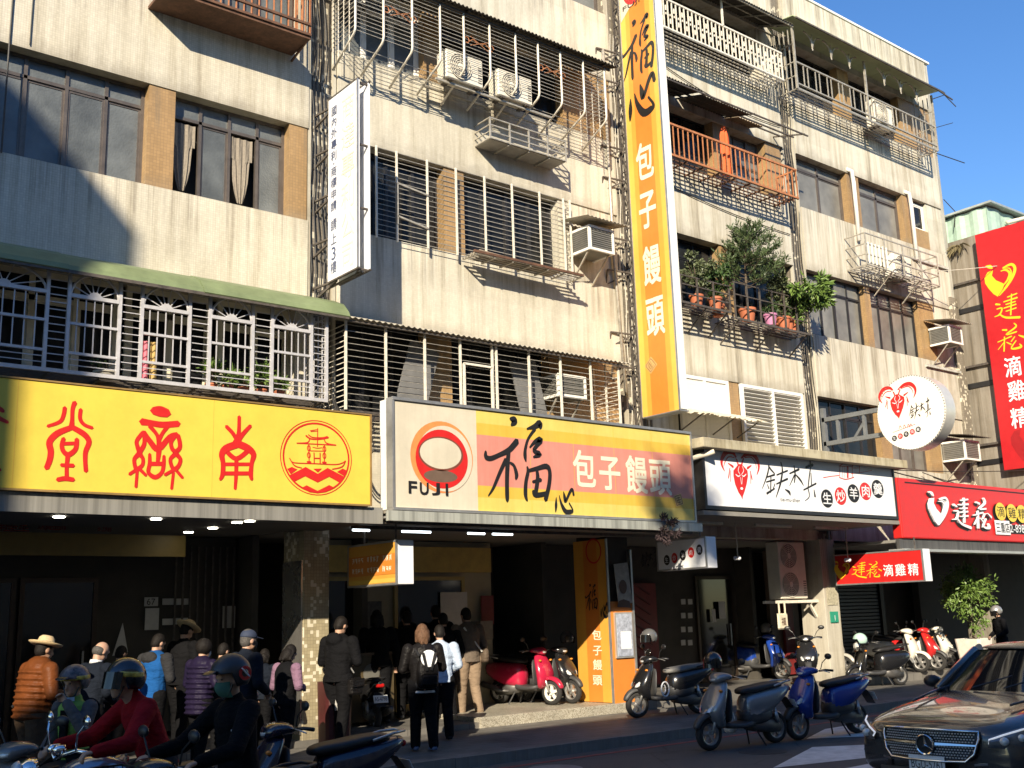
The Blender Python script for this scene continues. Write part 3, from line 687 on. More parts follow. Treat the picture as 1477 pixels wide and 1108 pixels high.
# --- bay D, top floor
cg = thing('balcony_cage', 'top-floor balcony with pale green sheet roof and arched steel brackets', 'balcony', (24, 14.4, 14.2), world=True)
x0, x1 = 20.95, 27.3
rows(cg, x0, x1, (14.2, 14.34, 14.92), yr, .035, CAGE_S, 'rail'); rows(cg, x0, x1, span(14.24, 14.32, 2), yr+.01, .012, CAGE_S)
cols(cg, [x0+(x1-x0)*i/26+(.08 if i % 2 else 0) for i in range(26)], 14.36, 14.9, yr+.006, .022, CAGE_S, 'bar')
for x in (x0, 24.0, x1): bar(cg, (x, yr, 14.2), (x, yr, 15.88), .05, CAGE_S, 'post')
for i in range(1, 9):
    if i == 4: continue
    x = x0+(x1-x0)*i/8.0
    if x > x1-.2: continue
    s = MB()
    for sg in (-1, 1): s.tube([(x+sg*.33*(1-math.cos(t)), yr, 15.5+.38*math.sin(t)) for t in span(0, PI/2, 7)], .022, 5)
    s.tube([(x, yr, 15.46), (x, yr, 15.88)], .017, 6); s.build('bracket', CAGE_S, cg)
for x in (x0, x1):
    for y in span(yr, 14.96, 5): bar(cg, (x, y, 14.2), (x, y, 15.85), .022, CAGE_S)
    for z in (14.2, 14.55, 14.92, 15.4): bar(cg, (x, yr, z), (x, 15, z), .022, CAGE_S, 'rail')
for y in span(yr, 14.95, 6): bar(cg, (x0, y, 14.18), (x1, y, 14.18), .022, CAGE_S, 'floor_bar')
for i, x in enumerate(span(20.7, 26.3, 6)):
    MB().rings([[(xx, y, z+(.004 if i % 2 else 0)) for (y, z) in ((15.0, 16.08), (14.2, 15.98), (14.1, 15.9), (14.12, 15.885), (14.2, 15.96), (15.0, 16.06))] for xx in (x, x+1.116)]).build('roof_sheet', GREEN_LT, cg)
bar(cg, (20.7, 14.12, 15.88), (27.5, 14.12, 15.88), .035, CAGE_D, 'edge_rail'); bar(cg, (27.1, 14.12, 15.88), (27.9, 14.12, 15.8), .03, CAGE_D, 'edge_rail')
# --- bay D, rack with lattice
cg = thing('equipment_rack', 'grey lattice rack holding an air conditioner under the tall fourth-floor windows', 'rack', (24.9, 14.4, 10.1), world=True)
x0, x1, zb, zt = 23.2, 26.55, 10.12, 10.95
for z in (zb, zb+.28, zb+.55, zt): bar(cg, (x0, yr, z), (x1, yr, z), .026, CAGE_S, 'rail')
cols(cg, span(x0, x1, 5), zb, zt, yr, .032, CAGE_S)
for x in (x0, x1):
    for z in (zb, zb+.28, zb+.55, zt): bar(cg, (x, yr, z), (x, 15, z), .026, CAGE_S, 'rail')
cols(cg, span(x0+.1, x0+.9, 6), zb+.05, zb+.6, yr-.012, .03, FR_WHITE, 'slat')
for y in span(yr, 14.95, 6): bar(cg, (x0, y, zb), (x1, y, zb), .022, CAGE_S, 'floor_bar')
for x in span(x0, x1, 9): bar(cg, (x, yr, zb-.02), (x, 15, zb-.02), .022, CAGE_S, 'floor_bar')
for x in (24.3, 25.6): bar(cg, (x, yr, zb), (x, 15, zb-.5), .03, CAGE_S, 'bracket')

# ------------------------------------------------------------------ air conditioners
def condenser(label, x, y, z, w=.82, d=.3, h=.56, rot=0, fans=1, group=None, name='air_conditioner'):
    t = thing(name, label, 'air conditioner', (x, y, z), rot, group)
    MB().cbox((0, 0, h/2+.03), (w, d, h), bev=.018).build('casing', AC_W, t)
    for k in range(fans):
        zc = .03+h*(k+.5)/fans; xc = -w*.13; r = min(h/fans, w*.72)*.43
        MB().lathe([(.001, -.012), (r, -.012), (r, -.002), (.001, -.002)], (xc, -d/2, zc), 'y', 24).build('fan_opening', AC_GR, t)
        rg = MB()
        for q in span(r*.22, r, 6): rg.lathe([(q-.006, -.026), (q+.006, -.026), (q+.006, -.014), (q-.006, -.014)], (xc, -d/2, zc), 'y', 24, closed=True)
        for a in range(4): rg.bar((xc-r*math.cos(a*PI/4), -d/2-.018, zc-r*math.sin(a*PI/4)), (xc+r*math.cos(a*PI/4), -d/2-.018, zc+r*math.sin(a*PI/4)), .008)
        rg.build('fan_guard', AC_W, t)
        MB().lathe([(.001, -.03), (r*.2, -.03), (r*.2, -.012), (.001, -.012)], (xc, -d/2, zc), 'y', 14).build('hub', AC_W, t)
    g = MB()
    for q in range(7): g.box(w*.36, w*.46, -d/2-.004, -d/2+.01, .1+q*.05, .125+q*.05)
    g.build('vent', AC_GR, t)
    for s_ in (-1, 1): MB().box(min(s_*w*.4, s_*w*.3), max(s_*w*.4, s_*w*.3), -d/2, d/2, 0, .03).build('foot', CAGE_D, t)
    return t
condenser('ivory condenser on the cage shelf left of another condenser, fourth floor', 10.78, 14.5, 11.2)
condenser('ivory condenser on the cage shelf right of another condenser, fourth floor', 11.95, 14.5, 11.2, h=.54)
condenser('ivory condenser on the top-floor balcony under the green sheet roof', 24.85, 14.62, 14.2, w=.9, h=.75)
condenser('grey-white condenser behind the lattice of the rack under the tall windows', 25.1, 14.72, 10.13, w=.85, h=.6)
def window_ac(label, x0, x1, y0, y1, z0, z1, hood=True, name='air_conditioner', hoodm=None):
    t = thing(name, label, 'air conditioner', ((x0+x1)/2, y1, z0), world=True)
    fr = MB(); w_ = .05
    for x in (x0, x1-w_): fr.box(x, x+w_, y0, y0+w_, z0, z1).box(x, x+w_, y0+w_, y1, z0, z0+w_).box(x, x+w_, y0+w_, y1, z1-w_, z1)
    fr.box(x0+w_, x1-w_, y0, y0+w_, z0, z0+w_).box(x0+w_, x1-w_, y0, y0+w_, z1-w_, z1); fr.build('frame', FR_WHITE, t)
    MB().box(x0+.02, x1-.02, y0+.02, y1, z0+.02, z1-.02).build('casing', mat('grey appliance', (.20, .195, .17), .6, .2, .15), t)
    g = MB()
    for z in span(z0+.08, z1-.08, 9): g.box(x0+.07, x1-.07, y0+.005, y0+.02, z-.008, z+.008); g.box(x0+.005, x0+.02, y0+.07, y1-.05, z-.008, z+.008)
    g.build('louvre', AC_GR, t)
    if hood: corrugated('hood', hoodm or CORR_L, t, x0-.2, x1+.25, y1+.0, z1+.22, y0-.2, z1+.08, .1, .012)
    for x in (x0+.05, x1-.08): bar(t, (x, y0+.1, z0), (x, 15.0, z0-.5), .028, CAGE_S, 'bracket')
    return t
window_ac('window air conditioner with a corrugated hood beside the third-floor grille', 13.72, 14.38, 14.4, 15.0, 8.68, 9.18)
window_ac('window air conditioner with a sloping hood near the right corner of the block', 26.75, 27.4, 14.4, 15.0, 8.6, 9.1)
window_ac('window air conditioner in a cream frame behind the round hanging sign', 26.75, 27.5, 14.35, 15.0, 5.45, 5.98, hoodm=CORR_D)
window_ac('window air conditioner inside the ivory bar cage above the pale yellow sign', 12.85, 13.55, 14.5, 15.0, 5.72, 6.15, False)
# folded boards leaning behind the ivory cage
for i, (x, t_) in enumerate(((9.9, .28), (12.35, -.25))):
    tag(MB().cbox((x, 14.72, 5.72), (.6, .03, 1.25), Matrix.Rotation(t_, 3, 'Y')).build('board', mat('grey painted board', (.14, .14, .14), .7, 0, .2)), ('grey board leaning behind the ivory bars left of the white hatch', 'grey board leaning behind the ivory bars right of the white hatch')[i], 'board')
# ------------------------------------------------------------------ lettering
_gc = {}
def glyph_mesh(ch, bold=.0):
    k = (ch, bold)
    if k in _gc: return _gc[k]
    cu = bpy.data.curves.new('lettering', 'FONT'); cu.body = ch; cu.size = 1; cu.offset = bold; cu.resolution_u = 3
    o = bpy.data.objects.new('lettering', cu); C.objects.link(o)
    me = bpy.data.meshes.new_from_object(o.evaluated_get(bpy.context.evaluated_depsgraph_get()))
    r = ([tuple(v.co[:2]) for v in me.vertices], [tuple(p.vertices) for p in me.polygons])
    bpy.data.objects.remove(o); bpy.data.curves.remove(cu); bpy.data.meshes.remove(me)
    xs = [p[0] for p in r[0]] or [0, 1]; ys = [p[1] for p in r[0]] or [0, 1]
    if ord(ch[0]) > 0x2e80: bx = (0, 1, -.12, .88)
    else: bx = (min(xs), max(xs), min(ys), max(ys))
    _gc[k] = (r[0], r[1], bx); return _gc[k]
class Plane:
    """a sign face: u to the reader's right, v up, d out of the face"""
    def __init__(s, kind, k): s.kind, s.k = kind, k
    def p(s, u, v, d=0): return (u, s.k-d, v) if s.kind == 'y' else (s.k-d, -u, v)
    def uv(s, px, py):
        if s.kind == 'y': q = at_y(px, py, s.k); return q.x, q.z
        q = at_x(px, py, s.k); return -q.y, q.z
class Ink:
    def __init__(s, pl, d=.004): s.pl, s.d, s.mb, s.n = pl, d, MB(), 0; s.done = []
    def new(s):
        if s.mb.f: s.done.append(s.mb); s.mb = MB()
        return s
    def dd(s): s.n += 1; return s.d + .00025*(s.n % 12)
    def glyph(s, ch, u, v, w, h, bold=.012):
        s.new(); vs, fs, (x0, x1, y0, y1) = glyph_mesh(ch, 0.0)      # weight comes from printing the glyph a few times, slightly shifted
        for a, b in ((0, 0), (bold, bold), (-bold, -bold), (bold, -bold), (-bold, bold)) if bold else ((0, 0),):
            d = s.dd(); s.mb.add([s.pl.p(u+((x-x0)/(x1-x0)-.5+a)*w, v+((y-y0)/(y1-y0)-.5+b)*h, d) for x, y in vs], fs)
    def text(s, t, u, v, h, bold=.008, w=None):
        vs, fs, (x0, x1, y0, y1) = glyph_mesh(t, 0.0); k = h/(y1-y0); kw = (w/(x1-x0)) if w else k; d = s.dd()
        s.mb.add([s.pl.p(u+(x-(x0+x1)/2)*kw, v+(y-(y0+y1)/2)*k, d) for x, y in vs], fs)
    def poly(s, pts, thick=0):
        d = s.dd()
        if thick: s.mb.prism(pts, lambda u, v, q: s.pl.p(u, v, q), d-thick, d)
        else: s.mb.add([s.pl.p(u, v, d) for u, v in pts], [tuple(range(len(pts)))])
    def ell(s, u, v, a, b, n=28, inner=None):
        o = [(u+a*math.cos(2*PI*i/n), v+b*math.sin(2*PI*i/n)) for i in range(n)]
        if inner is None: return s.poly(o)
        d = s.dd(); q = [(u+(a-inner)*math.cos(2*PI*i/n), v+(b-inner)*math.sin(2*PI*i/n)) for i in range(n)]
        s.mb.add([s.pl.p(x, y, d) for x, y in o+q], [(i, (i+1) % n, n+(i+1) % n, n+i) for i in range(n)])
    def stroke(s, pts, thick=0):
        # pts: (u, v, width) ; smooth ribbon with round ends
        P = []
        if len(pts) == 2: pts = [pts[0], tuple((a+b)/2 for a, b in zip(*pts)), pts[1]]
        for i in range(len(pts)-1):
            p0, p1, p2, p3 = pts[max(i-1, 0)], pts[i], pts[i+1], pts[min(i+2, len(pts)-1)]
            for q in range(4):
                t = q/4; P.append(tuple(.5*(2*b+(c-a)*t+(2*a-5*b+4*c-e)*t*t+(3*b-a-3*c+e)*t**3) for a, b, c, e in zip(p0, p1, p2, p3)))
        P.append(pts[-1]); L, Rr = [], []
        for i, (u, v, w_) in enumerate(P):
            a, b = P[max(i-1, 0)], P[min(i+1, len(P)-1)]; dx, dy = b[0]-a[0], b[1]-a[1]; l = math.hypot(dx, dy) or 1; nx, ny = -dy/l, dx/l; w_ = max(abs(w_), .002)/2
            L.append((u+nx*w_, v+ny*w_)); Rr.append((u-nx*w_, v-ny*w_))
            if i == 0: d0 = (dx/l, dy/l, w_)
            d1 = (dx/l, dy/l, w_)
        a = P[0]; st = (a[0]-d0[0]*d0[2]*.8, a[1]-d0[1]*d0[2]*.8); b = P[-1]; en = (b[0]+d1[0]*d1[2]*.8, b[1]+d1[1]*d1[2]*.8)
        d = s.dd(); n = len(P)
        vs = L+Rr+[st, en]; fs = [(i, i+1, n+i+1, n+i) for i in range(n-1)]+[(2*n, 0, n), (2*n+1, 2*n-1, n-1)]
        s.mb.add([s.pl.p(u, v, d) for u, v in vs], fs)
        if thick:
            ring = [st]+L+[en]+Rr[::-1]; m = len(ring)
            s.mb.add([s.pl.p(u, v, d) for u, v in ring]+[s.pl.p(u, v, d-thick) for u, v in ring], [(i, (i+1) % m, m+(i+1) % m, m+i) for i in range(m)])
    def build(s, name, m, par, label=None):
        s.new()
        if len(s.done) == 1: return s.done[0].build(name, m, par, label=label)
        for q in s.done: q.build('character' if 'lettering' in name else name, m, par)
def crop_map(pl, ox, oy, sc):
    """zoomed photo crop -> sign face; returns fn(x, y, w) in face metres"""
    def f(x, y, w=0):
        u, v = pl.uv(ox+x/sc, oy+y/sc)
        if not w: return (u, v)
        u2, v2 = pl.uv(ox+x/sc, oy+(y+w)/sc); return (u, v, abs(v-v2))
    return f
def flat(strokes): return [[tuple(p) for p in s_] for s_ in strokes]
def S(txt):
    """'x,y,w x,y,w | ...' -> strokes"""
    return [[tuple(float(q) for q in p.split(',')) for p in s_.split()] for s_ in txt.split('|')]
def normal(strokes, pl, ox, oy, sc):
    f = crop_map(pl, ox, oy, sc); q = [[f(*p) for p in s_] for s_ in strokes]
    us = [p[0] for s_ in q for p in s_]; vs_ = [p[1] for s_ in q for p in s_]
    cu, cv, h = (min(us)+max(us))/2, (min(vs_)+max(vs_))/2, max(vs_)-min(vs_)
    return [[((p[0]-cu)/h, (p[1]-cv)/h)+((p[2]/h,) if len(p) > 2 else ()) for p in s_] for s_ in q], (cu, cv, h)
def place(nrm, u, v, h, kx=1): return [[(u+p[0]*h*kx, v+p[1]*h)+((p[2]*h,) if len(p) > 2 else ()) for p in s_] for s_ in nrm]

RED = mat('sign red', (.52, .018, .016), .4, var=.07); RED_D = mat('deep sign red', srgb(176, 28, 34), .42, var=.08)
INK = mat('sign black', (.012, .011, .011), .5, var=.1); SIGN_W = mat('sign white', (.72, .73, .75), .4, var=.04); SIGN_C = mat('sign cream lettering', (.72, .66, .50), .5, var=.08)
GOLD = mat('sign gold lettering', srgb(240, 190, 40), .4, var=.05)
def faded(name, col, k=.25):
    m = NT(name); st = m.noise(1, 6, .7, m.map((7, 7, .5))); c = m.mix(col, tuple(min(1, x*1.25+.1) for x in col), m.ramp(st, [(.4, 0.), (.75, k)]))
    c = m.mix(c, m.ramp(m.noise(2, 6, .7), [(.3, .82), (.6, 1.0)]), .7, 'MULTIPLY'); m.base(c); m.set(rough=.5); return m.mat
P_CREAM = faded('faded cream panel', (.55, .50, .39)); P_YEL = faded('faded yellow stripe', (.62, .48, .11)); P_AMB = faded('faded amber stripe', (.60, .39, .05)); P_PINK = faded('faded salmon stripe', (.58, .22, .17))
O_OR = faded('orange sign stripe', (.62, .20, .028), .06); O_AM = faded('amber sign stripe', (.64, .31, .045), .06); O_YE = faded('golden sign stripe', (.66, .42, .075), .06)
YEL = faded('sign yellow', (.67, .50, .065), .05)
def tin(name, col):
    m = NT(name); st = m.noise(1, 5, .6, m.map((14, 14, .15))); c = m.mix(col, m.ramp(st, [(.35, .5), (.6, 1.0)]), .8, 'MULTIPLY')
    m.base(c); m.set(rough=.5, metal=.3); return m.mat
FASCIA = tin('streaked grey fascia', (.30, .29, .26)); FASC_R = tin('rusted pale fascia', (.44, .45, .40))
PY = Plane('y', 13.2)

# ---- yellow sign
t = thing('shop_sign', 'bright yellow shop sign with red seal-script characters and a round pagoda-boat emblem', 'shop sign', (4.5, 13.3, 3.4), world=True)
MB().box(-1.5, 8.06, 13.2, 13.42, 3.42, 4.70).build('panel', YEL, t, bevel=.006)
fr = MB()
for x in (-1.52, 8.06): fr.box(x, x+.025, 13.185, 13.43, 3.40, 4.72)
fr.box(-1.495, 8.06, 13.185, 13.43, 4.70, 4.72).box(-1.495, 8.06, 13.185, 13.43, 3.395, 3.42); fr.build('frame', mat('bronze sign frame', (.30, .19, .07), .5, .3, .2), t)
k1 = crop_map(PY, 0, 560, 5.68); ink = Ink(PY)
TANG = S('530,160,34 520,220,34 490,275,32 390,312,26|612,118,40 594,170,34 590,260,34 585,322,50|660,175,32 655,250,32 690,300,30 755,326,28|585,322,44 470,370,52 405,440,52 415,520,50 405,590,48 380,655,44|600,325,44 690,380,48 728,440,44 700,520,40 697,600,36 703,680,36|520,412,34 505,470,36 520,520,38 560,545,44 610,510,40 625,470,38 628,418,36|520,455,30 615,452,30|555,545,40 545,640,32 545,730,34|500,630,30 600,635,34|470,750,36 530,740,40 600,750,36')
ZHAI = S('1250,185,60 1310,190,88 1375,207,66|1160,275,60 1230,285,50 1330,300,52 1460,292,52|1225,310,36 1280,375,32 1300,430,40 1300,520,44 1290,610,30|1375,310,36 1330,370,32 1300,430,36|1175,360,40 1230,440,46 1295,500,50 1390,400,44 1450,385,50|1170,365,36 1120,430,34 1125,480,36 1140,530,44 1100,580,34 1105,640,34 1120,665,46|1180,380,30 1180,460,36 1145,530,40 1170,580,32 1165,630,32 1125,665,40|1120,665,30 1060,705,28|1140,660,30 1195,715,26|1122,680,26 1112,810,26|1440,380,40 1400,440,34 1410,500,36 1440,530,40 1395,580,32 1405,640,34 1425,665,40|1455,385,36 1470,440,36 1470,490,36 1440,530,40 1475,580,34 1465,630,34 1430,670,40|1420,670,28 1350,710,28|1440,670,28 1495,735,26|1420,690,26 1405,825,26|1225,540,26 1225,620,34 1215,690,34 1270,730,40 1325,690,34 1340,620,34 1342,555,26|1225,620,36 1340,620,36')
EDGE = S('-60,150,40 0,172,40 28,192,26|-60,215,36 0,250,36 62,280,26|-90,600,34 -40,650,34 0,672,28')
for grp in (TANG, ZHAI, EDGE[:2], EDGE[2:]):
    ink.new()
    for st in grp: ink.stroke([k1(*p) for p in st])
k2 = crop_map(PY, 280, 580, 5.68)
NAN = S('368,120,30 365,240,34 360,300,60 345,350,80|262,200,32 310,250,34 350,310,40|460,195,30 400,260,36 365,310,40|355,345,60 260,380,60 225,430,50 235,500,40 232,590,40 212,635,26|365,345,60 440,380,60 485,430,50 470,500,36 462,590,40 470,635,28|260,400,40 345,465,40 440,400,40|345,470,36 343,590,34 335,712,26|240,510,30 465,510,30|230,585,34 470,585,34')
ink.new()
for st in NAN: ink.stroke([k2(*p) for p in st])
ink.build('lettering', RED, t)
em = Ink(PY)
def ell_px(I, k, x, y, a, b, inner=None):
    u, v = k(x, y); u1, _ = k(x+a, y); _, v1 = k(x, y+b); I.ell(u, v, abs(u1-u), abs(v-v1), 44, inner)
ell_px(em, k2, 1003, 455, 287, 310, .012); ell_px(em, k2, 1003, 455, 268, 290, .024)
for pg in ([(760,548),(800,532),(845,552),(790,592)], [(780,600),(912,532),(1012,588),(1092,540),(1225,610),(1190,660),(1105,612),(1010,660),(908,608),(825,650)], [(1170,572),(1215,545),(1250,562),(1225,605)], [(975,547),(1045,545),(1012,577)], [(885,700),(920,682),(1010,728),(1105,680),(1145,700),(1080,738),(1010,748),(940,738)]):
    em.poly([k2(*p) for p in pg])
for st in S('780,460,8 800,490,8 850,500,8 1000,505,8 1150,512,8 1210,500,8 1238,482,8|780,460,8 820,520,10 880,540,8|1238,482,8 1210,530,10 1130,550,8|1010,215,7 1008,365,7|950,235,6 1005,226,6|955,242,6 1005,238,6|915,275,14 950,300,12 1010,306,10 1060,300,12 1098,290,14|935,268,9 970,290,9 1050,292,9 1090,282,9|945,305,9 925,332,9 840,337,9|1065,308,9 1085,338,9 1160,353,9|840,337,8 1000,345,8 1160,354,8|938,350,8 940,500,8|1065,355,8 1065,505,8|980,415,9 982,500,9|1030,418,9 1030,505,9|980,460,9 1030,462,9|950,400,7 1055,402,7|925,490,14 955,492,14|1050,494,14 1080,496,14|970,370,6 1008,378,6 1045,374,6'):
    em.stroke([k2(*p) for p in st])
for x, y in ((938,378),(938,435),(1065,384),(1065,440)): ell_px(em, k2, x, y, 15, 26, .012)
em.build('emblem', RED, t)
for x in (.9, 3.3, 5.7): MB().box(x-.004, x+.004, 13.1985, 13.2, 3.43, 4.69).build('seam', P_AMB, t)
t = thing('canopy', 'streaked grey metal canopy edge below the bright yellow sign', 'canopy', (4, 13.4, 3.2), world=True)
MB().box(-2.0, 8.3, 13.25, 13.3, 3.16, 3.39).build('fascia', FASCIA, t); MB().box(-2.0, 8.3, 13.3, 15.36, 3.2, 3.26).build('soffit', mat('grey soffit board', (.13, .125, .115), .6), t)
MB().box(-2, 8.3, 13.3, 15.0, 3.32, 3.38).build('deck', CONC_D, t)
LAMP = mat('lit downlight', (1, .93, .75), .5, var=0, emit=9)
for ndl, (px, py) in enumerate(((85, 746), (225, 749), (272, 768), (307, 762), (342, 754), (360, 752))):
    p = at_z(px, py, 3.19); d = tag(disc(p.x, p.y, 3.185, .07, .012, 16).build('downlight', LAMP), ('%s lit downlight under the streaked grey canopy' % ('leftmost', 'second from the left', 'third from the left', 'fourth from the left', 'fifth from the left', 'rightmost')[ndl]), 'downlight', 'downlights in the left canopy soffit')

# ---- pale yellow and salmon sign
t = thing('shop_sign', 'faded cream, yellow and salmon shop sign with large black brush characters', 'shop sign', (11.6, 13.3, 3.4), world=True)
z0, z1, xa, xb = 3.40, 4.975, 8.46, 14.84; xm = at_y(688, 660, 13.2).x
MB().box(xa, xm, 13.2, 13.34, z0, z1).build('panel', P_CREAM, t)
for a, b, m_ in ((0, .133, P_YEL), (.133, .249, P_AMB), (.249, .751, P_PINK), (.751, .867, P_AMB), (.867, 1, P_YEL)):
    MB().box(xm, xb, 13.2, 13.34, z1-(z1-z0)*b, z1-(z1-z0)*a).build('stripe', m_, t)
fr = MB().box(xa-.03, xb+.03, 13.17, 13.35, z1, z1+.045).box(xa-.03, xb+.03, 13.17, 13.35, z0-.04, z0)
for x in (xa-.035, xb): fr.box(x, x+.035, 13.175, 13.345, z0, z1)
fr.build('frame', STEEL, t); MB().box(xa-.03, xb+.02, 13.36, 13.52, z0-.02, z1+.03).build('box', FR_WHITE, t)
for x in span(xm+1.07, xb-1.0, 4): MB().box(x-.003, x+.003, 13.1985, 13.2, z0, z1).build('seam', P_AMB, t)
k3 = crop_map(PY, 680, 580, 6.155)
FU = S('340,148,26 372,158,66 372,180,58 348,206,16|122,438,22 124,486,44 165,500,42 240,470,38 325,428,48 372,380,52 400,345,52|325,440,40 315,560,46 310,700,44 312,850,42 313,885,12|300,510,38 245,630,34 190,760,26 145,832,10|340,540,22 372,565,30 395,640,42 388,682,22|488,238,14 560,214,44 600,190,62 606,228,34|560,236,28 500,322,24 474,410,30 470,480,38 478,525,14|512,402,14 560,350,34 608,335,58 575,385,36 548,432,34 602,462,46 545,488,16|490,576,20 496,620,34 478,710,38 474,820,42 488,872,22|490,612,26 580,588,36 662,570,46 690,625,42 682,740,42 652,866,44|575,602,34 582,680,42 562,820,44|540,708,24 612,690,34|545,790,34 565,826,44 662,812,40')
XIN = S('748,848,8 746,915,30 742,974,10|775,830,8 792,900,28 832,972,44 880,972,38 892,952,18 862,896,14|812,796,8 822,845,34 830,884,22 868,800,26 890,775,26 902,824,24')
ink = Ink(PY, .013)
for grp in (FU, XIN):
    ink.new()
    for st in grp: ink.stroke([k3(*p) for p in st])
k6 = crop_map(PY, 540, 560, 5.0375)
for ch, x, y, w_ in (('F', 275, 720, 58), ('U', 358, 730, 60), ('J', 443, 733, 56), ('I', 523, 738, 17)):
    u, v = k6(x, y); u0, _ = k6(x-w_/2, y); u1, _ = k6(x+w_/2, y); _, va = k6(x, y-42); _, vb = k6(x, y+42); ink.glyph(ch, u, v, u1-u0, va-vb, .03)
ink.build('lettering', INK, t)
k4 = crop_map(PY, 800, 630, 7.385); ink = Ink(PY)
for ch, x, y, w_, h_ in (('包', 315, 345, 235, 400), ('子', 585, 380, 225, 385), ('饅', 870, 405, 225, 400), ('頭', 1122, 425, 225, 395)):
    u, v = k4(x, y); u0, _ = k4(x-w_/2, y); u1, _ = k4(x+w_/2, y); _, va = k4(x, y-h_/2); _, vb = k4(x, y+h_/2); ink.glyph(ch, u, v, (u1-u0)*1.06, (va-vb)*1.04, .017)
ink.build('lettering', SIGN_C, t)
STAMP = mat('stamp tan', srgb(205, 170, 110), .6)
def stamp(pl, u, v, r, par, rot=.25):
    I = Ink(pl, .005); c, s_ = math.cos(rot), math.sin(rot)
    q = lambda a, b: (u+a*c-b*s_, v+a*s_+b*c)
    I.poly([q(-r, -r), q(r, -r), q(r, r), q(-r, r)]); I.build('stamp', STAMP, par)
    I = Ink(pl, .009)
    for a, b, c2, d2 in ((-.8,.8,.8,.8),(-.8,-.8,.8,-.8),(-.8,.8,-.8,-.8),(.8,.8,.8,-.8),(-.5,.4,.5,.4),(-.5,0,.5,0),(-.4,-.45,.5,-.45),(0,.6,0,-.6),(-.45,.2,-.45,-.5)): I.stroke([(*q(a*r, b*r), r*.14), (*q(c2*r, d2*r), r*.14)])
    I.build('stamp_marks', mat('stamp brown', (.20, .10, .03), .6), par)
stamp(PY, *k4(1318, 675), .10, t)
# round emblem rings (the little figure inside is left out)
for (x, y, a, b, m_, d) in ((492, 500, 222, 262, mat('emblem orange', srgb(226, 132, 74), .5), .004), (512, 512, 196, 240, P_CREAM, .0075), (490, 515, 186, 215, RED, .0098), (482, 478, 160, 125, mat('emblem brown', (.16, .05, .03), .5), .0106), (480, 475, 148, 112, P_CREAM, .0114), (480, 640, 120, 45, mat('emblem grey brown', (.13, .085, .06), .5), .0106)):
    I = Ink(PY, d); ell_px(I, k6, x, y, a, b); I.build('emblem_ring', m_, t)
t = thing('canopy', 'rust-stained pale canopy edge below the faded cream and salmon sign', 'canopy', (11.6, 13.3, 3.2), world=True)
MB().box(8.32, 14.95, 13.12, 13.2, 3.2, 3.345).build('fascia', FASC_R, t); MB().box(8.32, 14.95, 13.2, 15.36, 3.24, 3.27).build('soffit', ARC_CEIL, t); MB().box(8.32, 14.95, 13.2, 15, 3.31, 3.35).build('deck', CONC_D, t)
for y in (13.35, 14.2): MB().bar((8.35, y, 3.2), (14.9, y, 3.2), .05).build('rail', CAGE_D, t)
TUBE = mat('lit fluorescent tube', (.85, .95, 1), .4, var=0, emit=2.2)
for x0_, x1_, y in ((8.6, 8.9, 14.6), (9.5, 10.05, 14.6), (10.8, 11.15, 14.6), (11.32, 11.75, 14.6)):
    tag(MB().tube([(x0_, y, 3.19), (x1_, y, 3.19)], .018, 8).build('fluorescent_tube', TUBE), '%s lit fluorescent tube under the rust-stained canopy' % {8.6: 'leftmost short', 9.5: 'second from the left,', 10.8: 'third from the left,', 11.32: 'rightmost'}[x0_], 'lamp', 'fluorescent tubes under the middle canopy')

# ---- white sign with the ram head
t = thing('shop_sign', 'white shop sign with a red ram head, black brush characters and five ovals', 'shop sign', (18.3, 13.3, 3.6), world=True)
MB().box(15.2, 21.35, 13.2, 13.4, 3.69, 4.72).build('panel', SIGN_W, t)
fr = MB().box(15.14, 21.41, 13.18, 13.42, 3.62, 3.69)
for x in (15.14, 21.35): fr.box(x, x+.06, 13.18, 13.42, 3.69, 4.72)
fr.build('frame', FR_DARK, t)
def ram(par, pl, f, red=RED):
    I = Ink(pl)
    for st in S('265,208,12 236,166,32 190,164,40 160,210,32 157,255,22 178,304,6|300,208,12 340,178,32 385,180,40 420,225,32 429,280,20 415,330,6|248,204,7 206,200,9 180,238,7 172,268,4|318,206,7 372,202,9 402,240,7 412,285,4|240,272,20 204,246,8|345,282,20 374,262,8|216,282,7 210,330,11 205,356,8|222,300,6 220,380,6|365,302,7 375,346,11 380,366,8|368,310,6 370,396,6|262,205,12 272,240,14 280,268,18|318,206,12 308,240,14 300,268,18'): I.stroke([f(*p) for p in st])
    I.poly([f(*p) for p in ((242,300),(272,262),(290,250),(312,262),(346,300),(350,340),(340,400),(326,450),(312,490),(309,514),(300,490),(280,460),(255,400),(243,340))])
    I.build('emblem', red, par)
    I = Ink(pl, .009)
    for st in S('258,328,6 276,342,9 292,336,5|334,326,6 318,342,9 304,336,5|283,268,4 276,300,6 290,330,4|305,268,4 316,300,6 300,330,4|292,350,4 300,400,4|306,350,4 303,400,4|296,432,18 308,432,18|262,206,10 268,214,10|316,204,10 322,212,10'): I.stroke([f(*p) for p in st])
    I.build('emblem_detail', SIGN_W, par)
TMZ = S('505,258,10 492,330,15 455,432,5|500,266,14 518,292,15 545,322,10|488,348,10 545,330,15|484,384,10 546,366,13|518,340,12 516,460,13|492,402,7 503,432,11|548,396,8 535,432,9|488,468,18 545,432,10|590,238,9 602,300,17 586,400,18 555,497,6|560,332,10 640,300,13|558,398,10 640,360,16|622,438,7 652,458,24 660,480,12|655,322,11 725,290,18|688,264,10 696,330,18 690,388,10|690,334,13 655,412,5|702,332,11 735,370,18 758,410,5|774,277,18 825,258,24|804,214,10 808,272,19|810,272,11 800,340,13 790,430,11|758,442,11 850,394,13|812,318,8 816,402,11|790,430,11 800,490,9 768,522,4|834,440,8 842,490,20')
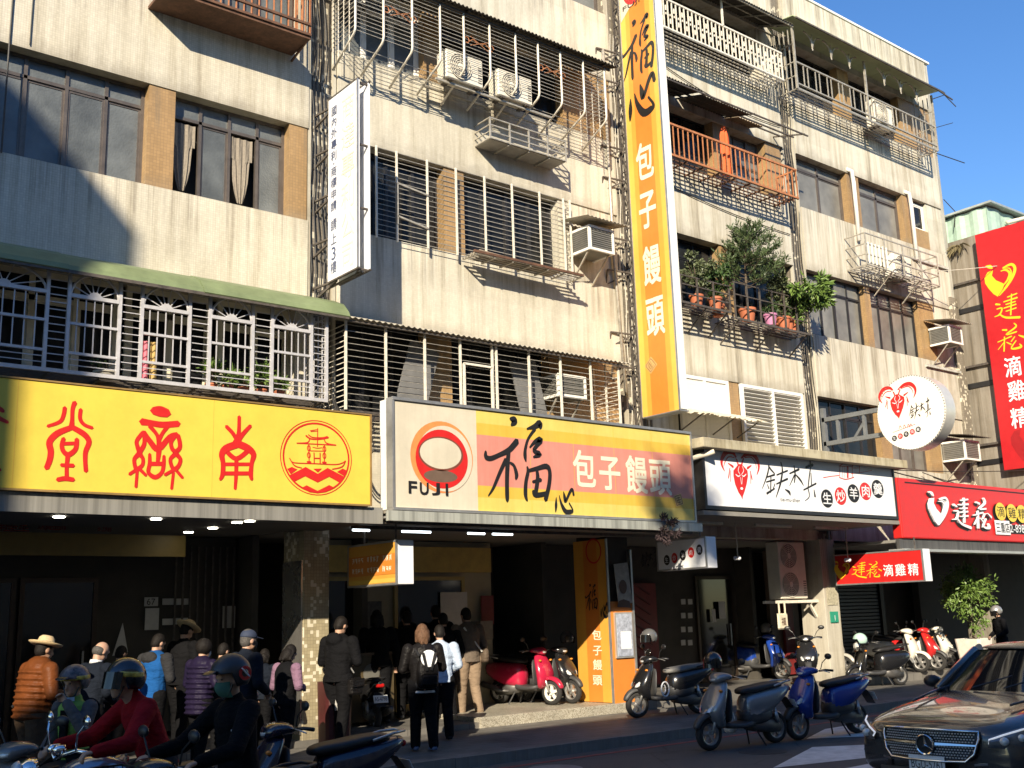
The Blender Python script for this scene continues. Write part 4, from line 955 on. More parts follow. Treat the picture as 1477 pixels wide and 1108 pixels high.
k5 = crop_map(PY, 1010, 620, 5.093)
ram(t, PY, k5)
ink = Ink(PY)
for grp in (TMZ[:10], TMZ[10:14], TMZ[14:]):
    ink.new()
    for st in grp: ink.stroke([k5(*p) for p in st])
OV = ((930, 505, '生', 0), (1030, 487, '炒', 1), (1125, 467, '羊', 0), (1213, 452, '肉', 1), (1302, 435, '羹', 0))
for x, y, ch, r_ in OV:
    if not r_: ink.new(); ell_px(ink, k5, x, y, 43, 67)
ink.new(); u, v = k5(660, 515); ink.text('tie-mu-zhen', u, v, .075, 0, .62)
ink.build('lettering', INK, t)
I = Ink(PY)
for x, y, ch, r_ in OV:
    if r_: I.new(); ell_px(I, k5, x, y, 42, 65)
I.new()
for st in S('903,352,6 960,342,5 1020,336,6|1110,322,5 1180,314,4 1260,298,4|1020,266,5 1070,244,5 1118,262,5|1025,268,5 1022,345,5|1045,270,3 1043,350,3|1060,270,3 1060,352,3|1082,275,20 1082,350,20|1116,264,5 1116,345,5|1020,350,6 1070,364,6 1128,348,6|1120,262,4 1150,256,4 1170,268,4|1168,268,6 1170,318,6|1125,282,3 1165,280,3|1022,268,4 1116,268,4'): I.stroke([k5(*p) for p in st])
I.build('drawing', RED, t)
I = Ink(PY, .009)
for x, y, ch, r_ in OV: u, v = k5(x, y); u1, _ = k5(x+34, y); _, v1 = k5(x, y+46); I.glyph(ch, u, v, abs(u1-u)*2, abs(v-v1)*2, .01)
I.build('lettering', SIGN_W, t)
t = thing('canopy', 'mossy concrete canopy slab with a dark soffit over the white ram-head sign', 'canopy', (18.2, 13.4, 3.5), world=True)
MB().box(14.93, 21.6, 12.95, 15.0, 4.72, 4.90).build('slab', plaster_mat('mossy slab', (.43, .39, .28), .8), t, bevel=.01)
MB().box(15.1, 21.45, 13.2, 15.36, 3.52, 3.60).build('soffit', ARC_CEIL, t); MB().box(15.1, 21.4, 13.44, 13.5, 3.6, 4.72).build('backing', CONC_D, t)
for x in (16.2, 18.4, 20.4): MB().box(x-.6, x+.6, 14.2, 14.26, 3.47, 3.52).build('lamp_strip', FR_SILV, t)
t = thing('drain_pipe', 'pale bent drain pipe at the left end of the white ram-head sign', 'pipe', (15.0, 14, 4.6), world=True)
pipe(t, [(14.5, 14.6, 4.45), (15.0, 13.3, 4.55), (15.18, 13.1, 4.62), (15.25, 12.98, 4.66)], .05, PVC, 'pipe', 8)

# ---- red sign at the right
t = thing('shop_sign', 'red shop sign with raised white rooster-heart emblem, brush characters and yellow discs', 'shop sign', (25, 13.2, 3.2), world=True)
PR = Plane('y', 13.16)
MB().box(21.46, 31.0, 13.16, 13.4, 3.22, 4.55).build('panel', RED, t, bevel=.03); MB().box(21.75, 31.0, 13.15, 13.16, 4.44, 4.465).build('groove', INK, t)
k7 = crop_map(PR, 1280, 680, 7.386)
HEART_P = [(440,290),(478,284),(472,340),(502,402),(548,452),(562,468),(548,520),(520,578),(490,540),(455,470),(427,400),(420,340)]
HEART = S('428,222,18 455,240,40 472,262,14|545,296,14 600,286,26 626,340,30 612,420,30 575,500,26 530,572,8|532,322,8 566,326,20 592,372,24 582,430,20 560,470,14|545,302,6 588,320,10 604,380,12 590,450,8')
JIAN = S('772,312,16 838,300,16|748,358,16 842,352,20|764,398,16 832,394,16|752,438,16 838,430,18|800,288,16 806,545,20|770,484,14 842,476,16|690,358,26 722,378,18|700,424,14 738,430,20 726,500,20 688,514,10|722,492,16 770,560,26 872,604,30')
SONG = S('930,332,18 962,348,24|1008,288,14 1024,338,22 960,402,18 1032,400,18|905,470,12 1000,440,16|950,425,16 956,606,18|952,490,13 912,566,8|968,500,12 1002,540,18|1022,455,14 1000,505,14|1048,450,12 1088,492,26|1034,508,14 1006,592,20 1072,602,28 1060,560,12')
BK = [SIGN_W, INK]
I = Ink(PR, .05); I.poly([k7(*p) for p in HEART_P], .05)
for grp in (HEART, JIAN, SONG):
    if grp is not HEART: I.new()
    for st in grp: I.stroke([k7(*p) for p in st], .05)
I.build('raised_lettering', SIGN_W, t)
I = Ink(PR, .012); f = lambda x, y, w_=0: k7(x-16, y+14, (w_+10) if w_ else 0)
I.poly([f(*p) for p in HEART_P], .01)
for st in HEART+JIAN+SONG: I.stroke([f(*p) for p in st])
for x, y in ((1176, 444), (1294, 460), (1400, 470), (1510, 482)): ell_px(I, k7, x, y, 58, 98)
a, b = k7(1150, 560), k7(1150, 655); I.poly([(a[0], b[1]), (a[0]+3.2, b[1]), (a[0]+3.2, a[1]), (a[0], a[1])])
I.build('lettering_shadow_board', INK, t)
I = Ink(PR, .04)
for x, y in ((1190, 430), (1310, 445), (1415, 456), (1525, 470)): I.new(); ell_px(I, k7, x, y, 55, 95)
I.build('disc', YEL, t)
I = Ink(PR, .045)
for ch, x, y in (('滴', 1190, 430), ('雞', 1310, 445), ('精', 1415, 456)): u, v = k7(x, y); u1, _ = k7(x+42, y); _, v1 = k7(x, y+62); I.glyph(ch, u, v, abs(u1-u)*2, abs(v-v1)*2, 0)
I.build('lettering', INK, t)
I = Ink(PR, .03); u, v = k7(1215, 600); I.poly([(u-.36, v-.17), (u+.36, v-.17), (u+.36, v+.17), (u-.36, v+.17)]); u, v = k7(1400, 612); I.text('02-8988125', u+.1, v, .2, .01, 1.5); I.build('lettering', SIGN_W, t)
I = Ink(PR, .036); u, v = k7(1215, 600)
for i, ch in enumerate('三重店'): I.glyph(ch, u-.22+.22*i, v, .22, .26, .005)
I.build('lettering', INK, t)
t = thing('canopy', 'dark grey canopy edge below the red sign with raised white letters', 'canopy', (25, 13.4, 3.1), world=True)
MB().box(21.4, 31, 13.22, 13.3, 3.0, 3.21).build('fascia', tin('dark fascia', (.11, .105, .10)), t); MB().box(21.4, 31, 13.12, 13.5, 2.94, 2.995).build('gutter', FR_SILV, t); MB().box(21.45, 31, 13.3, 15.36, 3.14, 3.2).build('soffit', ARC_CEIL, t)

# ---- white patent-office sign (perpendicular to the wall)
PX = Plane('x', 8.12)
t = thing('projecting_sign', 'white vertical sign with small blue-grey characters on the peeling pilaster', 'projecting sign', (8.2, 14, 7), world=True)
y0, y1, z0, z1 = 13.62, 14.55, 7.07, 10.18
MB().box(8.12, 8.15, y0, y1, z0, z1).build('panel', SIGN_W, t); MB().box(8.32, 8.35, y0+.02, y1, z0, z1+.02).build('panel', SIGN_W, t)
for z in (z0-.02, z1):
    MB().box(8.115, 8.155, y0-.01, y1, z, z+.025).build('frame', CAGE_D, t); MB().box(8.318, 8.352, y0-.01, y1, z, z+.024).build('frame', CAGE_D, t)
for z in (7.06, 8.05, 9.1, 10.15):
    bar(t, (8.16, y0+.05, z), (8.32, y0+.05, z), .03, CAGE_D, 'strut'); bar(t, (8.16, y0+.05, z), (8.32, y0+.45, z), .025, CAGE_D, 'strut')
bar(t, (8.24, y0+.1, z0-.03), (8.24, 15.05, z0-.03), .03, CAGE_D, 'strut')
MB().box(8.1, 8.118, y0-.012, y0+.012, z0, z1).build('edge_trim', STEEL, t)
for z in (7.1, 7.85, 8.6, 9.4, 10.12):
    for dz in (0, -.22): bar(t, (8.23, y1-.1, z), (8.15, 15.1, z+dz), .03, CAGE_D, 'bracket')
I = Ink(PX)
uc = PX.uv(482, 200)[0]
zs = [10.0-.198*i for i in range(9)]
for ch, v in zip('國內外專利商標申請', [9.93, 9.735, 9.54, 9.345, 9.15, 8.88, 8.685, 8.49, 8.295]): I.glyph(ch, uc, v, .19, .178, .006)
I.ell(uc, 9.01, .018, .018, 8)
for ch, v in zip('請上3樓', (7.98, 7.74, 7.5, 7.27)): I.glyph(ch, uc, v, .2 if ch != '3' else .13, .21, .004)
I.build('lettering', mat('faded navy lettering', (.05, .07, .15), .5), t)
I = Ink(PX)
for ch, v in zip('商達專利公司', (9.83, 9.33, 8.83, 8.33, 7.85, 7.36)): I.glyph(ch, uc+.44, v, .44, .46, .006)
I.build('lettering', mat('bleached yellow lettering', (.73, .68, .52), .5, var=.03), t)

# ---- tall orange sign
t = thing('projecting_sign', 'tall orange and yellow vertical sign with black brush and cream characters', 'projecting sign', (15.4, 14.2, 5.5), world=True)
XO = 15.28; PO = Plane('x', XO); y0, y1, z0, z1 = 13.78, 14.77, 5.58, 15.6
for a, b, m_ in ((0, .15, O_YE), (.15, .27, O_AM), (.27, .73, O_OR), (.73, .86, O_AM), (.86, 1, O_YE)): MB().box(XO, XO+.02, y1-(y1-y0)*b, y1-(y1-y0)*a, z0, z1).build('stripe', m_, t)
MB().box(XO+.02, XO+.24, y0, y1, z0+.02, z1).build('box', FR_WHITE, t)
fr = MB()
for y in (y0-.012, y1-.01): fr.box(XO-.012, XO+.018, y, y+.022, z0-.02, z1)
fr.box(XO-.012, XO+.25, y0-.01, y1+.01, z0-.022, z0); fr.build('frame', STEEL, t)
FUn, _ = normal(FU, PY, 680, 580, 6.155); XINn, _ = normal(XIN, PY, 680, 580, 6.155)
I = Ink(PO)
for st in place(FUn, *PO.uv(919, 70), 1.28, .72): I.stroke(st)
I.new()
for st in place(XINn, *PO.uv(926, 140), .78, .9): I.stroke(st)
I.build('lettering', INK, t)
I = Ink(PO)
for ch, (px, py) in zip('包子饅頭', ((930, 232), (934, 301), (940, 382), (945, 455))): I.glyph(ch, *PO.uv(px, py), .5, .86, .018)
I.build('lettering', SIGN_C, t)
u, v = PO.uv(913, 5); I = Ink(PO); I.poly([(u-.38, v-.28), (u-.1, v-.05), (u+.3, v+.1), (u+.3, v+1.2), (u-.38, v+1.2)]); I.build('logo_field', P_CREAM, t)
I = Ink(PO, .009); I.ell(u+.02, v+.35, .3, .36); I.build('emblem_ring', RED, t)
I = Ink(PO, .012); I.text('FUJI', u-.05, v-.02, .13, .02, .5); I.build('lettering', INK, t)
stamp(PO, *PO.uv(939, 527), .12, t, .7)
tr = MB(); ys = (14.84, 15.0)
for x in (XO+.02, XO+.3):
    for y in (14.83, 14.99): bar(t, (x, y, 5.3), (x, y, 15.6), .035, CAGE_D, 'mast')
for i, z in enumerate(span(5.4, 15.4, 25)):
    bar(t, (XO+.02, 14.83, z), (XO+.02, 14.99, z), .025, CAGE_D, 'rung'); bar(t, (XO+.02, 14.83 if i % 2 else 14.99, z), (XO+.02, 14.99 if i % 2 else 14.83, z+.41), .018, CAGE_D, 'brace')
    bar(t, (XO+.02, 14.83, z), (XO+.2, 14.83, z), .02, CAGE_D, 'rung')
for z in (6.6, 7.3, 8.6, 9.3, 10.6, 11.3, 12.8, 13.5):
    bar(t, (XO, 14.9, z), (XO-.55, 14.98, z), .03, CAGE_D, 'bracket'); bar(t, (XO, 14.9, z), (XO-.55, 15.05, z-.3), .025, CAGE_D, 'bracket'); bar(t, (XO-.55, 14.98, z), (XO-.55, 15.05, z-.3), .025, CAGE_D, 'bracket')

# ---- round sign
t = thing('projecting_sign', 'round white drum sign with a red ram head on a grey bracket', 'projecting sign', (21.5, 13, 5.9), world=True)
XR, yc, zc, rr = 21.38, 12.62, 5.90, .81; PRD = Plane('x', XR)
MB().lathe([(.001, 0), (rr, 0), (rr, .02), (.001, .02)], (XR, yc, zc), 'x', 56).build('face', mat('warm white face', (.74, .70, .63), .4, var=.03), t)
MB().lathe([(.001, .02), (rr+.012, .02), (rr+.012, .40), (rr-.02, .42), (.001, .42)], (XR, yc, zc), 'x', 56).build('drum', mat('dull white metal', (.62, .60, .55), .35, .4, .08), t, smooth=2)
bm_ = MB()
for i in range(80): a = 2*PI*i/80; bm_.cbox((XR-.004, yc+(rr+.0)*math.cos(a), zc+(rr+.0)*math.sin(a)), (.02, .016, .016))
tag(bm_.build('rivet', AC_GR, t), kind='stuff')
(_u, _v) = k5(289, 326)
nf = lambda k, ku, kv, cu, cv: (lambda x, y, w_=0: (lambda q: (cu+(q[0]-_u)*k+0, cv+(q[1]-_v)*k+(q[0]-_u)*0)+((q[2]*k,) if w_ else ()))(k5(x, y, w_) if w_ else k5(x, y)))
u, v = PRD.uv(1250+368/8.52, 530+420/8.52); ram(t, PRD, nf(.82, 1, 1, u, v))
TMn, _ = normal(TMZ, PY, 1010, 620, 5.093)
I = Ink(PRD); u, v = PRD.uv(1250+650/8.52, 530+510/8.52)
for q_, st in enumerate(place(TMn, u, v, .42, .62)):
    if q_ in (10, 14): I.new()
    I.stroke(st)
cs = ((343, 872), (415, 845), (487, 820), (562, 792), (635, 762))
I.new()
for i in (0, 2, 4): I.new(); I.ell(*PRD.uv(1250+cs[i][0]/8.52, 530+cs[i][1]/8.52), .062, .062, 20)
I.build('lettering', INK, t)
I = Ink(PRD)
for i in (1, 3): I.new(); I.ell(*PRD.uv(1250+cs[i][0]/8.52, 530+cs[i][1]/8.52), .062, .062, 20)
a, b, c_ = [PRD.uv(1250+x/8.52, 530+y/8.52) for x, y in ((325, 800), (600, 697), (465, 735))]
I.stroke([(*a, .008), (*b, .008)])
for dx in (-.1, 0, .1, .16): I.stroke([(c_[0]+dx-.03, c_[1]-.02, .01), (c_[0]+dx, c_[1]+.05, .012), (c_[0]+dx+.03, c_[1]-.01, .01)])
I.build('drawing', RED, t)
I = Ink(PRD, .009)
for i, ch in enumerate('生炒羊肉羹'): I.glyph(ch, *PRD.uv(1250+cs[i][0]/8.52, 530+cs[i][1]/8.52), .08, .08, 0)
I.build('lettering', SIGN_W, t)
for z in (5.55, 6.12): bar(t, (XR+.2, 13.35, z), (XR+.2, 15.0, z), .1, GREY_ST, 'arm')
for y in (13.9, 14.6): bar(t, (XR+.2, y, 5.56), (XR+.2, y, 6.1), .07, GREY_ST, 'strut')
bar(t, (XR+.2, 13.9, 5.9), (XR+.2, 14.25, 5.5), .06, GREY_ST, 'strut'); bar(t, (XR+.2, 14.98, 5.3), (XR+.2, 14.98, 6.4), .1, GREY_ST, 'plate')

# ---- tall red sign at the right edge
t = thing('projecting_sign', 'tall red vertical sign with a yellow rooster-heart emblem at the right edge', 'projecting sign', (28.4, 13.4, 5.2), world=True)
XB = 28.2; PB = Plane('x', XB)
MB().box(XB, XB+.06, 12.7, 14.12, 5.22, 11.8).build('panel', RED_D, t); MB().box(XB+.06, XB+.5, 12.72, 14.1, 5.24, 11.78).build('box', RED_D, t)
for z in (6.0, 8.2, 10.6): bar(t, (XB+.2, 14.1, z), (XB+.2, 15.0, z), .06, CAGE_D, 'bracket')
allr = HEART+[[(x, y, 1) for x, y in HEART_P]]
Hn, (hu, hv, hh) = normal(allr, PR, 1280, 680, 7.386); Jn, _ = normal(JIAN, PR, 1280, 680, 7.386); Sn, _ = normal(SONG, PR, 1280, 680, 7.386)
def heart(I, u, v, h, kx=.72):
    q = place(Hn, u, v, h, kx)
    for st in q[:-1]: I.stroke(st)
    I.poly([p[:2] for p in q[-1]])
k8 = lambda x, y: PB.uv(1380+x/3.258, 300+y/3.258)
I = Ink(PB); heart(I, *k8(205, 335), .92, .85); I.new()
for st in place(Jn, *k8(232, 470), .68, .95): I.stroke(st)
I.new()
for st in place(Sn, *k8(252, 607), .70, .95): I.stroke(st)
I.build('lettering', GOLD, t)
I = Ink(PB)
for ch, x, y in (('滴', 265, 745), ('雞', 282, 858), ('精', 296, 985)): I.glyph(ch, *k8(x, y), .50, .58, .012)
I.build('lettering', SIGN_W, t)
I = Ink(PB, .003); heart(I, -13.35, 5.88, 1.1, .8); I.build('pattern', mat('dark red pattern', srgb(150, 24, 30), .45), t)

# ---- small hanging signs under the canopies
def hanging(label, pl, y0, y1, z0, z1, th, face, edge=SIGN_W):
    t = thing('hanging_sign', label, 'hanging sign', (pl.k, (y0+y1)/2, z0), world=True); x = pl.k
    MB().box(x, x+.015, y0+.03, y1-.03, z0+.03, z1-.03).build('panel', face, t)
    f = MB().box(x-.008, x+.02, y0, y1, z0, z0+.03).box(x-.008, x+.02, y0, y1, z1-.03, z1).box(x-.008, x+.02, y0, y0+.03, z0+.03, z1-.03).box(x-.008, x+.02, y1-.03, y1, z0+.03, z1-.03); f.build('frame', STEEL, t)
    MB().box(x+.02, x+th, y0+.004, y1-.004, z0+.004, z1-.004).build('box', edge, t, bevel=.008)
    for y in (y0+.25, y1-.25): bar(t, (x+th/2, y, z1), (x+th/2, y, 3.22), .02, CAGE_D, 'hanger')
    return t
PH = Plane('x', 8.72); y0, y1, z0, z1 = 13.55, 14.95, 2.32, 2.97
t = hanging('orange and yellow hanging menu sign half in sunlight beside the tiled column', PH, y0, y1, z0, z1, .3, O_AM)
for (a, b, m_) in ((z0+.16, z0+.46, O_OR), (z0+.04, z0+.1, O_YE)): MB().box(8.714, 8.7195, y0+.04, y1-.04, a, b).build('stripe', m_, t)
I = Ink(PH, .008); rr2 = random.Random(4)
for row, v in enumerate((z0+.40, z0+.24)):
    for i in range(13):
        u = -y1+.18+i*.088
        if i in (4, 9): continue
        for _ in range(5):
            a, b = rr2.uniform(-.03, .03), rr2.uniform(-.05, .05); I.stroke([(u+a, v+b, .011), ((u-a if rr2.random() < .5 else u+a), v-b*.8, .011)])
        I.stroke([(u-.028, v+.03, .01), (u+.028, v+.03, .01)])
tag(I.build('lettering', SIGN_C, t), kind='stuff')
PT = Plane('x', 14.96); t = hanging('small white hanging sign with black brush characters and coloured ovals, half in shade', PT, 13.08, 14.3, 2.553, 3.117, .28, SIGN_W)
I = Ink(PT)
for q_, st in enumerate(place(TMn, *PT.uv(936, 806), .36, .62)):
    if q_ in (10, 14): I.new()
    I.stroke(st)
CO = ((962, 808), (973, 805), (985, 801), (997, 797), (1009, 793))
I.new()
for i in (0, 2, 4): I.new(); I.ell(*PT.uv(*CO[i]), .075, .095, 20)
I.build('lettering', INK, t)
I = Ink(PT)
for i in (1, 3): I.new(); I.ell(*PT.uv(*CO[i]), .075, .095, 20)
I.build('lettering', RED, t)
I = Ink(PT, .009)
for i, ch in enumerate('生炒羊肉羹'): I.glyph(ch, *PT.uv(*CO[i]), .09, .11, 0)
I.build('lettering', SIGN_W, t)
PK = Plane('x', 21.25); t = hanging('small red hanging sign with gold and white characters, cut by a diagonal shadow', PK, 12.62, 14.82, 2.273, 2.96, .3, RED)
kk = crop_map(PK, 1190, 780, 8.69); I = Ink(PK, .008)
for st in place(Jn, *kk(425, 370), .34, 1): I.stroke(st)
I.new()
for st in place(Sn, *kk(612, 358), .34, 1): I.stroke(st)
I.new()
heart(I, *kk(215, 370), .4, .9)
I.build('lettering', GOLD, t)
I = Ink(PK, .008)
for ch, x, y in (('滴', 797, 372), ('雞', 948, 366), ('精', 1108, 360)): I.glyph(ch, *kk(x, y), .26, .27, .012)
I.build('lettering', SIGN_W, t)

# ---- orange pillar sign and notice board
t = thing('pillar_sign', 'orange and yellow pillar sign with cream characters next to the red scooter', 'pillar sign', (14.33, 15.4, ZAR), world=True)
PP = Plane('x', 14.31); y0, y1 = 14.99, 15.9
for a, b, m_ in ((0, .3, O_AM), (.3, .72, O_OR), (.72, 1, O_AM)): MB().box(14.31, 14.34, y1-(y1-y0)*b, y1-(y1-y0)*a, .21, 3.2).build('stripe', m_, t)
I = Ink(PP)
for ch, (px, py) in zip('包子饅頭', ((861, 916), (862, 938), (862, 959), (862, 981))): I.glyph(ch, *PP.uv(px, py), .26, .2, .014)
I.build('lettering', SIGN_C, t)
I = Ink(PP)
for st in place(FUn, *PP.uv(853, 862), .48, .7): I.stroke(st)
I.new()
for st in place(XINn, *PP.uv(872, 880), .26, .7): I.stroke(st)
I.build('lettering', INK, t)
I = Ink(PP); I.ell(*PP.uv(856, 795), .22, .24, 28, .03); I.build('emblem_ring', RED, t)
MB().box(14.29, 14.33, y0-.03, y0, .04, 3.2).build('edge_trim', STEEL, t)
t = thing('notice_board', 'orange board with a glass notice case and torn posters at the pillar front', 'notice board', (14.6, 14.96, ZSW), world=True)
MB().box(14.335, 14.88, 14.95, 15.01, .05, 2.03).build('board', O_OR, t); MB().box(14.885, 14.93, 14.93, 15.03, .04, 3.0).build('post', STEEL, t)
MB().box(14.39, 14.84, 14.91, 14.949, 1.0, 1.83).build('case_frame', FR_SILV, t); MB().box(14.42, 14.81, 14.90, 14.91, 1.03, 1.80).build('poster', mat('pale blue poster', (.33, .36, .44), .5, var=.4, scale=14), t)
MB().box(14.51, 14.77, 14.894, 14.90, 1.16, 1.48).build('poster', SIGN_W, t)
MB().cbox((14.65, 14.92, 2.36), (.36, .015, .76), Matrix.Rotation(-.1, 3, 'Y')).build('poster', mat('torn pale poster', (.42, .41, .38), .7, var=.25, scale=9), t)
I = Ink(Plane('y', 14.905)); I.ell(14.63, 2.3, .1, .13, 20); I.new(); I.poly([(14.45, 1.93), (14.82, 1.91), (14.78, 2.03), (14.63, 2.07), (14.5, 2.04)]); I.build('poster_print', mat('brown print', (.11, .06, .04), .6), t)

# ---- across the street, behind the camera: the houses whose shade lies over the road
for (x0_, x1_, zt, lab) in ((-46, -14.2, 14.7, 'grey apartment house across the street, behind the viewer'), (-14, 8, 14.75, 'plain pale apartment house opposite the yellow sign'), (8.2, 40, 14.7, 'plain tiled apartment house opposite the red sign')):
    b = thing('apartment_building', lab, 'building', (x0_, -6, 0), world=True)
    MB().box(x0_, x1_, -14, -6, .1, zt).build('wall', PLASTER_W, b); MB().box(x0_, x1_, -6.1, -5.9, zt, zt+.15).build('coping', CONC, b)
    for f in range(4):
        zz = 4.2+f*2.9
        for xx in span(x0_+1.6, x1_-3.2, max(2, int((x1_-x0_)/5))): MB().box(xx, xx+1.7, -6.0, -5.96, zz, zz+1.5).build('window', G_DARK, b)
b = thing('roof_shade_slab', 'unseen slant-topped roof slab across the street, shaped to shade the left house', 'shade slab', (-22, -6.4, 14.7), world=True)
MB().prism([(-34, 14.9), (-18.0, 14.9), (-18.0, 23.5), (-19.9, 25.5), (-34, 28.5)], lambda u, v, d: (u, d, v), -6.75, -6.3).build('wall', PLASTER_W, b)  # unseen slab, outline shaped to throw the slanted shadow on the left house
# ------------------------------------------------------------------ neighbour at the right end
bE = thing('apartment_building', 'bare grey concrete house with dark floor bands behind the tall red sign', 'building', (34, 14, 0), world=True)
MB().box(28.46, 45, 13.62, 24, 3.3, 11.9).build('wall', CONC_D, bE)
for z in (5.45, 7.6, 9.75): MB().box(28.43, 28.46, 13.62, 15.0, z, z+.14).build('floor_band', BLACK, bE); MB().box(28.43, 45, 13.59, 13.62, z, z+.14).build('floor_band', BLACK, bE)
for x in (31.5, 35.5): window(bE, x, x+2.2, 5.8, 7.2, 13.56, 3, 0, FR_SILV, G_DARK); window(bE, x, x+2.2, 8.1, 9.4, 13.56, 3, 0, FR_SILV, G_DARK)
for x in (28.9, 33.5): MB().box(x, x+.5, 13.7, 14.3, .1, 3.3).build('column', CONC, bE)
MB().box(27.4, 45, 16.5, 16.7, .1, 3.28).build('arcade_wall', ARC_WALL, bE)
sh = thing('rooftop_shed', 'pale green corrugated metal shed on the roof of the grey concrete house', 'shed', (33, 18, 11.9), world=True)
m = MB(); n = 60; G_SHED = mat('pale green ribbed sheet', (.38, .52, .42), .5, .1, .12)
vs, fs = [], []
for i in range(n+1):
    y = 13.9+8*i/n; o = .02*(1 if i % 4 in (0, 1) else -1)
    vs += [(28.6+o, y, 11.9), (28.6+o, y, 12.68-.02*(y-13.9))]
m.add(vs, [(2*i, 2*i+2, 2*i+3, 2*i+1) for i in range(n)]); m.build('wall_sheet', G_SHED, sh)
m = MB(); vs = []
for i in range(n+1):
    x = 28.6+12*i/n; o = .02*(1 if i % 4 in (0, 1) else -1); vs += [(x, 13.88+o, 11.9), (x, 13.88+o, 12.68)]
m.add(vs, [(2*i, 2*i+2, 2*i+3, 2*i+1) for i in range(n)]); m.build('wall_sheet', G_SHED, sh)
MB().add([(28.5, 13.7, 12.72), (41, 13.5, 12.72), (41, 22, 12.55), (28.3, 22, 12.55), (28.5, 13.7, 12.78), (41, 13.5, 12.78), (41, 22, 12.61), (28.3, 22, 12.61)], [(0,3,2,1),(4,5,6,7),(0,1,5,4),(1,2,6,5),(2,3,7,6),(3,0,4,7)]).build('roof_sheet', mat('pale roof sheet', (.40, .44, .42), .45, .4, .2), sh)
pipe(sh, [(29.5, 13.8, 12.35), (29.9, 13.6, 12.47), (30.6, 13.5, 12.7)], .06, PVC, 'vent_pipe', 8)

# ------------------------------------------------------------------ shop fronts in the shade of the arcade
DK_FR = mat('dark bronze door frame', (.05, .035, .025), .4, .4, .2); PAPER = mat('white notice paper', (.50, .49, .46), .7, 0, .1); DULL_Y = mat('dull yellow board', (.50, .36, .10), .6, 0, .15); DOOR_R = mat('dark red door paint', (.16, .02, .02), .5, 0, .2)
def front(label, x0, x1, y, doors, header=None, fr=DK_FR, gl=G_SMOKE, zf=.2, wm=None):
    t = thing('storefront', label, 'shop front', ((x0+x1)/2, y, zf), world=True)
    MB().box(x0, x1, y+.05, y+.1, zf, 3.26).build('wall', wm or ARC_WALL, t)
    for a, b in doors:
        f = MB()
        for xx in (a, b-.07): f.box(xx, xx+.07, y-.03, y+.03, zf, 2.6)
        f.box(a+.07, b-.07, y-.03, y+.03, 2.53, 2.6).box(a+.07, b-.07, y-.03, y+.03, zf, zf+.12); fo = f.build('door', fr, t)
        MB().box(a+.07, b-.07, y-.006, y+.006, zf+.12, 2.53).build('pane', gl, fo); MB().bar((b-.2, y-.06, 1.0), (b-.2, y-.06, 1.5), .025).build('handle', STEEL, fo)
    if header: MB().box(x0+.1, x1-.1, y-.1, y+.0, 2.68, 3.15).build('header', header, t)
    return t
t = front('dark glazed shop front with bronze frames behind the queue at the left', 2.0, 8.0, 17.4, ((2.2, 3.3), (3.35, 4.5), (4.55, 5.7)), None)
for px, py, w_, h_ in ((218, 868, .22, .14), (219, 893, .22, .34), (243, 868, .2, .1), (263, 868, .2, .1), (243, 897, .2, .1), (262, 896, .2, .1), (330, 890, .22, .36), (350, 905, .1, .22)):
    p = at_y(px, py, 17.38); MB().box(p.x-w_/2, p.x+w_/2, 17.37, 17.385, p.z-h_/2, p.z+h_/2).build('notice', PAPER, t)
p = at_y(218, 868, 17.36); I = Ink(Plane('y', 17.368)); I.text('67', p.x, p.z, .1); I.build('house_number', INK, t)
p = at_y(176, 922, 17.3); I = Ink(Plane('y', 17.36)); I.poly([(p.x-.12, p.z-.25), (p.x+.12, p.z-.2), (p.x+.02, p.z+.25)]); I.build('paper_flag', PAPER, t)
for x in span(6.9, 7.9, 9): bar(t, (x, 17.3, .3), (x, 17.3, 3.1), .03, CAGE_D, 'gate_bar')
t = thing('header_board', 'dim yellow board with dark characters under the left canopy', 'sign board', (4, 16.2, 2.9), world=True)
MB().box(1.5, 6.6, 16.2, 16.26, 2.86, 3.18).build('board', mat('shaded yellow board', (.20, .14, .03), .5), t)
I = Ink(Plane('y', 16.2))
p = at_y(20, 757, 16.2)
for i, ch in enumerate('南聖堂'): I.glyph(ch, at_y(2+16*i, 757, 16.2).x, p.z, .18, .2)
for i, ch in enumerate('珠寶金飾'): I.glyph(ch, at_y(60+10*i, 757, 16.2).x, p.z, .12, .14)
for i, ch in enumerate('訂婚'): I.glyph(ch, at_y(146+10*i, 757, 16.2).x, p.z, .12, .14)
I.build('lettering', mat('dull red lettering', (.22, .03, .02), .6), t)
t = front('bun shop front with yellow frames, poster and glass doors', 8.9, 13.3, 17.2, ((9.0, 10.4), (11.0, 12.6)), DULL_Y, mat('dull yellow frame', (.42, .33, .13), .5), G_SMOKE, .2, mat('cream shop wall', (.36, .32, .22), .8, scale=2))
for px, py, w_, h_, m_ in ((655, 885, .62, .8, PAPER), (703, 880, .3, .55, DOOR_R), (540, 900, .3, .8, mat('dim photo poster', (.10, .09, .08), .6, var=.5, scale=12))):
    p = at_y(px, py, 17.15); MB().box(p.x-w_/2, p.x+w_/2, 17.14, 17.16, p.z-h_/2, p.z+h_/2).build('poster', m_, t)
p = at_y(735, 1010, 17.2)
MB().box(12.75, 13.05, 16.9, 17.2, 1.4, 1.75).build('meter_box', AC_GR, t)
t = thing('counter', 'low yellow counter with a small printed picture inside the bun shop arcade', 'counter', (9.9, 16.2, .18), world=True)
